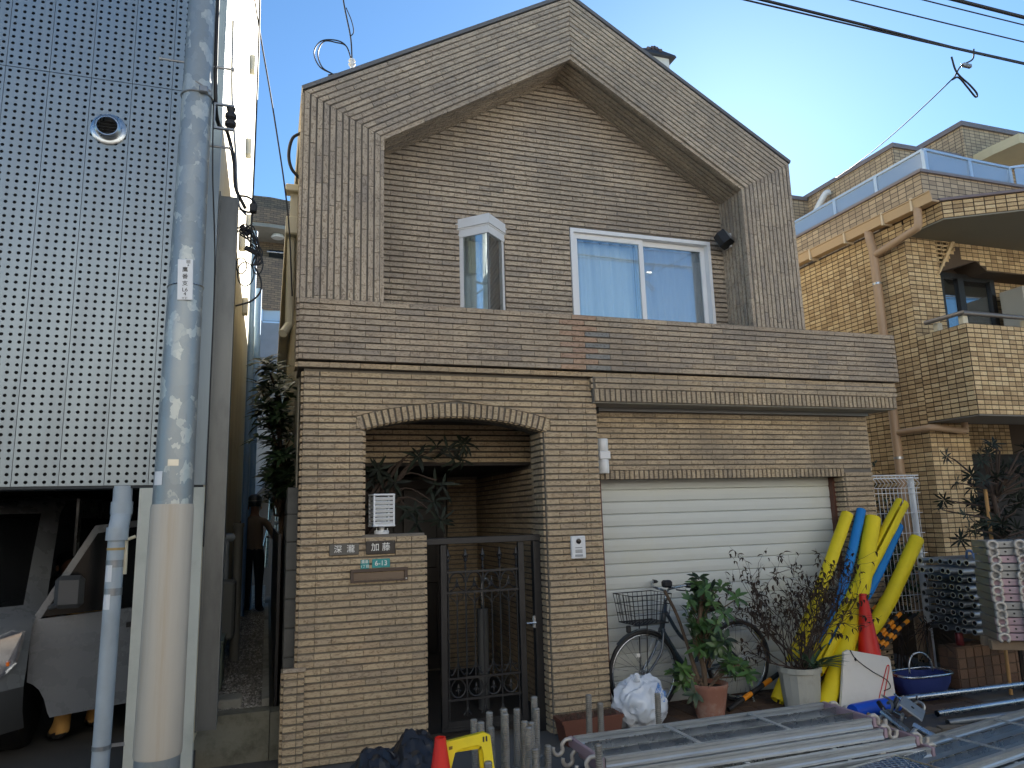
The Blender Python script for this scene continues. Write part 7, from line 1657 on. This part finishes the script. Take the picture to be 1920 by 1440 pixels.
def end_plank(mats_):
    t = thing('stacked_plank', (0, 0, 0), '', 'scaffold plank', 'scaffold planks stacked end-on')
    b = MB(); b.bbox(0, .25, 0, .014, 0, .050, .003); ep = b.build('end_plate', mats_, t)
    for x in (.035, .215):
        pts = [(x, .0, .03), (x, -.03, .032), (x, -.05, .012)] ; hk = MB()
        # hook curls towards the viewer and turns up sideways
        c = [(x + .032 * math.cos(R(a)), -.028, .022 + .030 * math.sin(R(a))) for a in range(-60, 241, 25)]
        hk.tube(c, .0115, 8); hk.tube([(x - .02, .0, .04), (x - .02, -.028, .044)], .011, 8); hk.build('hook', 'hook', ep, smooth=True)
    b = MB(); b.lathe([(.007, 0), (.007, .004)], (.125, -.0005, .026), 8, mtx=Matrix.Rotation(R(90), 3, 'X')); b.build('bolt', 'ink', ep)
    b = MB(); b.box(0.0, .008, .014, .30, .002, .05); b.box(.242, .25, .014, .30, .002, .05); b.box(.008, .242, .014, .30, .044, .048); b.build('deck', 'zinc_darkened', t)
    return t
pa = end_plank('plank_end'); pb_ = end_plank('galv_dull'); usedp = {0: False, 1: False}
names12 = ['lowest', 'second', 'third', 'fourth', 'fifth', 'sixth', 'seventh', 'eighth', 'ninth', 'tenth', 'eleventh', 'twelfth', 'topmost']
for k in range(13):
    for c_i in range(3):
        src_i = 0 if (k * 7 + c_i * 3) % 5 in (0, 2, 4) and k < 11 else 1; src = (pa, pb_)[src_i]
        lab = '%s plank of the end-on stack, %s column' % (names12[k].capitalize(), ('left', 'middle', 'right')[c_i])
        if not usedp[src_i]: o = src; usedp[src_i] = True; o['label'] = lab
        else: o = copy_tree(src, Matrix(), lab)
        u_, v_ = c_i * .275 + rg.uniform(-.012, .012), rg.uniform(-.015, .015)
        o.location = (5.14 + u_ * math.cos(SR) + v_ * math.sin(-SR), 4.17 + u_ * math.sin(SR) + v_ * math.cos(SR), .634 + k * .0555); o.rotation_euler = (0, 0, SR)
# blue straps on top of the tubes
for i in range(4):
    b = MB(); x = 6.02 + i * .11; b.tube(bez([(x, 5.0, 1.14), (x + .03, 5.05, 1.20), (x + .06, 5.12, 1.20), (x + .09, 5.16, 1.14)], 5), .012, 6); one(b, 'steel_clip', mat('clip_blue%d' % i, lin((120, 150, 200)), .35, metal=.6), '%s of four bluish steel clips on top of the tube stack' % ('First', 'Second', 'Third', 'Last')[i], 'clip', smooth=True)

# clamps, base plates and timber offcuts piled by the tubes
rg = random.Random(15)
def place_box(name, mt, lab, cat, x, y, z, sx, sy, sz, rz, tx=0, ty=0, grp=None, hole=False):
    t = thing(name, (0, 0, 0), lab, cat, grp)
    b = MB(); b.bbox(-sx / 2, sx / 2, -sy / 2, sy / 2, -sz / 2, sz / 2, min(sx, sy, sz) * .15); b.build('body', mt, t)
    if hole: b = MB(); b.lathe([(.012, sz / 2 - .004), (.012, sz / 2 + .003)], (0, 0, 0), 10); b.build('bolt_hole', 'ink', t)
    t.location = (x, y, z); t.rotation_euler = (tx, ty, rz)
M['offcut'] = mat('timber_offcut', lin((120, 108, 92)), .95, var=.25, stretch=(1, 6, 6), dirt=lin((74, 68, 62)), damt=.6)
place_box('base_plate', 'galv_dull', 'square steel base plate with a centre hole on the scrap pile', 'plate', 4.55, 4.46, .16, .17, .17, .012, .6, R(38), R(-10), hole=True)
place_box('timber_offcut', 'offcut', 'wedge of grey timber leaning left on the scrap pile', 'timber', 4.22, 4.42, .10, .10, .22, .03, .9, R(30), R(20))
place_box('timber_offcut', 'galv', 'pale metal offcut beside the leaning timber wedge', 'offcut', 4.32, 4.40, .11, .12, .20, .02, .5, R(35), R(10))
place_box('timber_offcut', 'offcut', 'flat timber piece in the middle of the scrap pile', 'timber', 4.48, 4.30, .04, .24, .10, .03, .2)
place_box('timber_offcut', 'offcut', 'long timber piece at the right end of the scrap pile', 'timber', 4.78, 4.30, .035, .26, .08, .03, -.35)
place_box('timber_offcut', 'offcut', 'short timber piece at the near right of the scrap pile', 'timber', 4.86, 4.18, .03, .22, .09, .03, -.3)
place_box('timber_offcut', 'offcut', 'thin timber piece at the near left of the scrap pile', 'timber', 4.25, 4.28, .03, .26, .07, .02, .4)
for i, (x, y, z, rz) in enumerate(((4.62, 4.66, .12, .3), (4.50, 4.62, .14, 1.2), (4.72, 4.56, .13, 2.0), (4.40, 4.60, .07, .2), (4.56, 4.58, .06, 1.0))):
    t = thing('tube_clamp', (0, 0, 0), '%s dark steel tube clamp on the scrap pile' % ('Rearmost', 'Topmost', 'Rightmost', 'Leftmost', 'Lowest')[i], 'clamp', 'tube clamps')
    b = MB(); b.tube([(.034 * math.cos(R(a)), 0, .034 * math.sin(R(a))) for a in range(0, 300, 20)], .011, 6); b.build('jaw', 'galv_dull', t)
    b = MB(); b.tube([(0, .03, .034 * -1.2), (.09, .03, -.04)], .018, 8); b.build('sleeve', 'black_iron', t); b = MB(); b.tube([(.03, -.03, .03), (.05, .06, .05)], .007, 6); b.build('bolt', 'galv', t)
    t.location = (x, y, z); t.rotation_euler = (rg.uniform(-.6, .6), rg.uniform(-.6, .6), rz)
jt = thing('jack_top', (0, 0, 0), 'pale steel bracket tube lying across the plank end near the scrap pile', 'tube')
b = MB(); b.tube([(4.18, 4.10, .17), (4.26, 3.80, .06)], .024, 12); b.build('tube', 'galv', jt, auto=40)
for k in range(3): b = MB(); b.tube([(4.18 + k * .02, 4.08 - k * .08, .16 - k * .03), (4.02 + k * .02, 4.05 - k * .08, .09 - k * .02)], .014, 8); b.build('arm', 'galv_dull', jt)
# forecourt shrub of the tan building and a dry plant below the fence
rg = random.Random(44)
ST = thing('forecourt_tree', (6.4, 5.0, 0), 'dark narrow-leaved small tree staked in front of the tan building', 'tree')
b = MB(); b.tube(bez([(6.35, 4.95, 0), (6.36, 4.95, .9), (6.30, 4.95, 1.5), (6.25, 4.95, 2.0)], 6), [.03] * 8 + [.02] * 11, 8); tips = []
for i in range(62):
    z = rg.uniform(1.30, 2.15); x = rg.uniform(5.85, 6.9); y = 4.98 + rg.uniform(-.25, .3)
    if x < 5.95 and z > 1.9: x += .2
    tips.append(Vector((x, y, z))); b.tube([(6.33, 4.95, min(z - .1, 1.7)), (lerp(6.33, x, .6), y, z - .03), (x, y, z)], [.012, .008, .004], 5)
b.build('trunk', 'twig', ST)
b = MB()
for t in tips: whorl(b, rg, t, rvec(rg, .4), rg.randint(9, 12), .10, .020, 1.0, .3)
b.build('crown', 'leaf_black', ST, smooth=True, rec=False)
b = MB(); b.tube([(6.12, 4.92, 0), (6.16, 4.92, 1.75)], .015, 8); b.build('stake', mat('stake_tan', lin((170, 130, 80)), .8), ST)
DP = thing('dry_palm', (5.75, 5.35, 0), 'dry dark fan-leaved plant in the gap below the mesh fence', 'plant')
b = MB(); b.tube([(5.75, 5.35, 0), (5.75, 5.35, .5)], .02, 7); b.build('stem', 'twig', DP)
b = MB()
for i in range(60): a = rg.uniform(0, 6.28); leaf(b, (5.75, 5.35, rg.uniform(.45, .6)), (math.cos(a), math.sin(a) * .7, rg.uniform(-.3, .7)), (0, 0, 1), rg.uniform(.15, .28), .012, droop=.5)
b.build('fronds', 'leaf_dead', DP, rec=False)
b = MB()
for i in range(260): leaf(b, (rg.uniform(5.3, 5.9), rg.uniform(5.3, 5.6), rg.uniform(0.02, .3) * rg.random()), rvec(rg, .3), (0, 0, 1), rg.uniform(.03, .07), .02)
one(b, 'weeds', 'leaf_black', 'low dark weeds behind the blue cloth basket', 'weeds', rec=False)
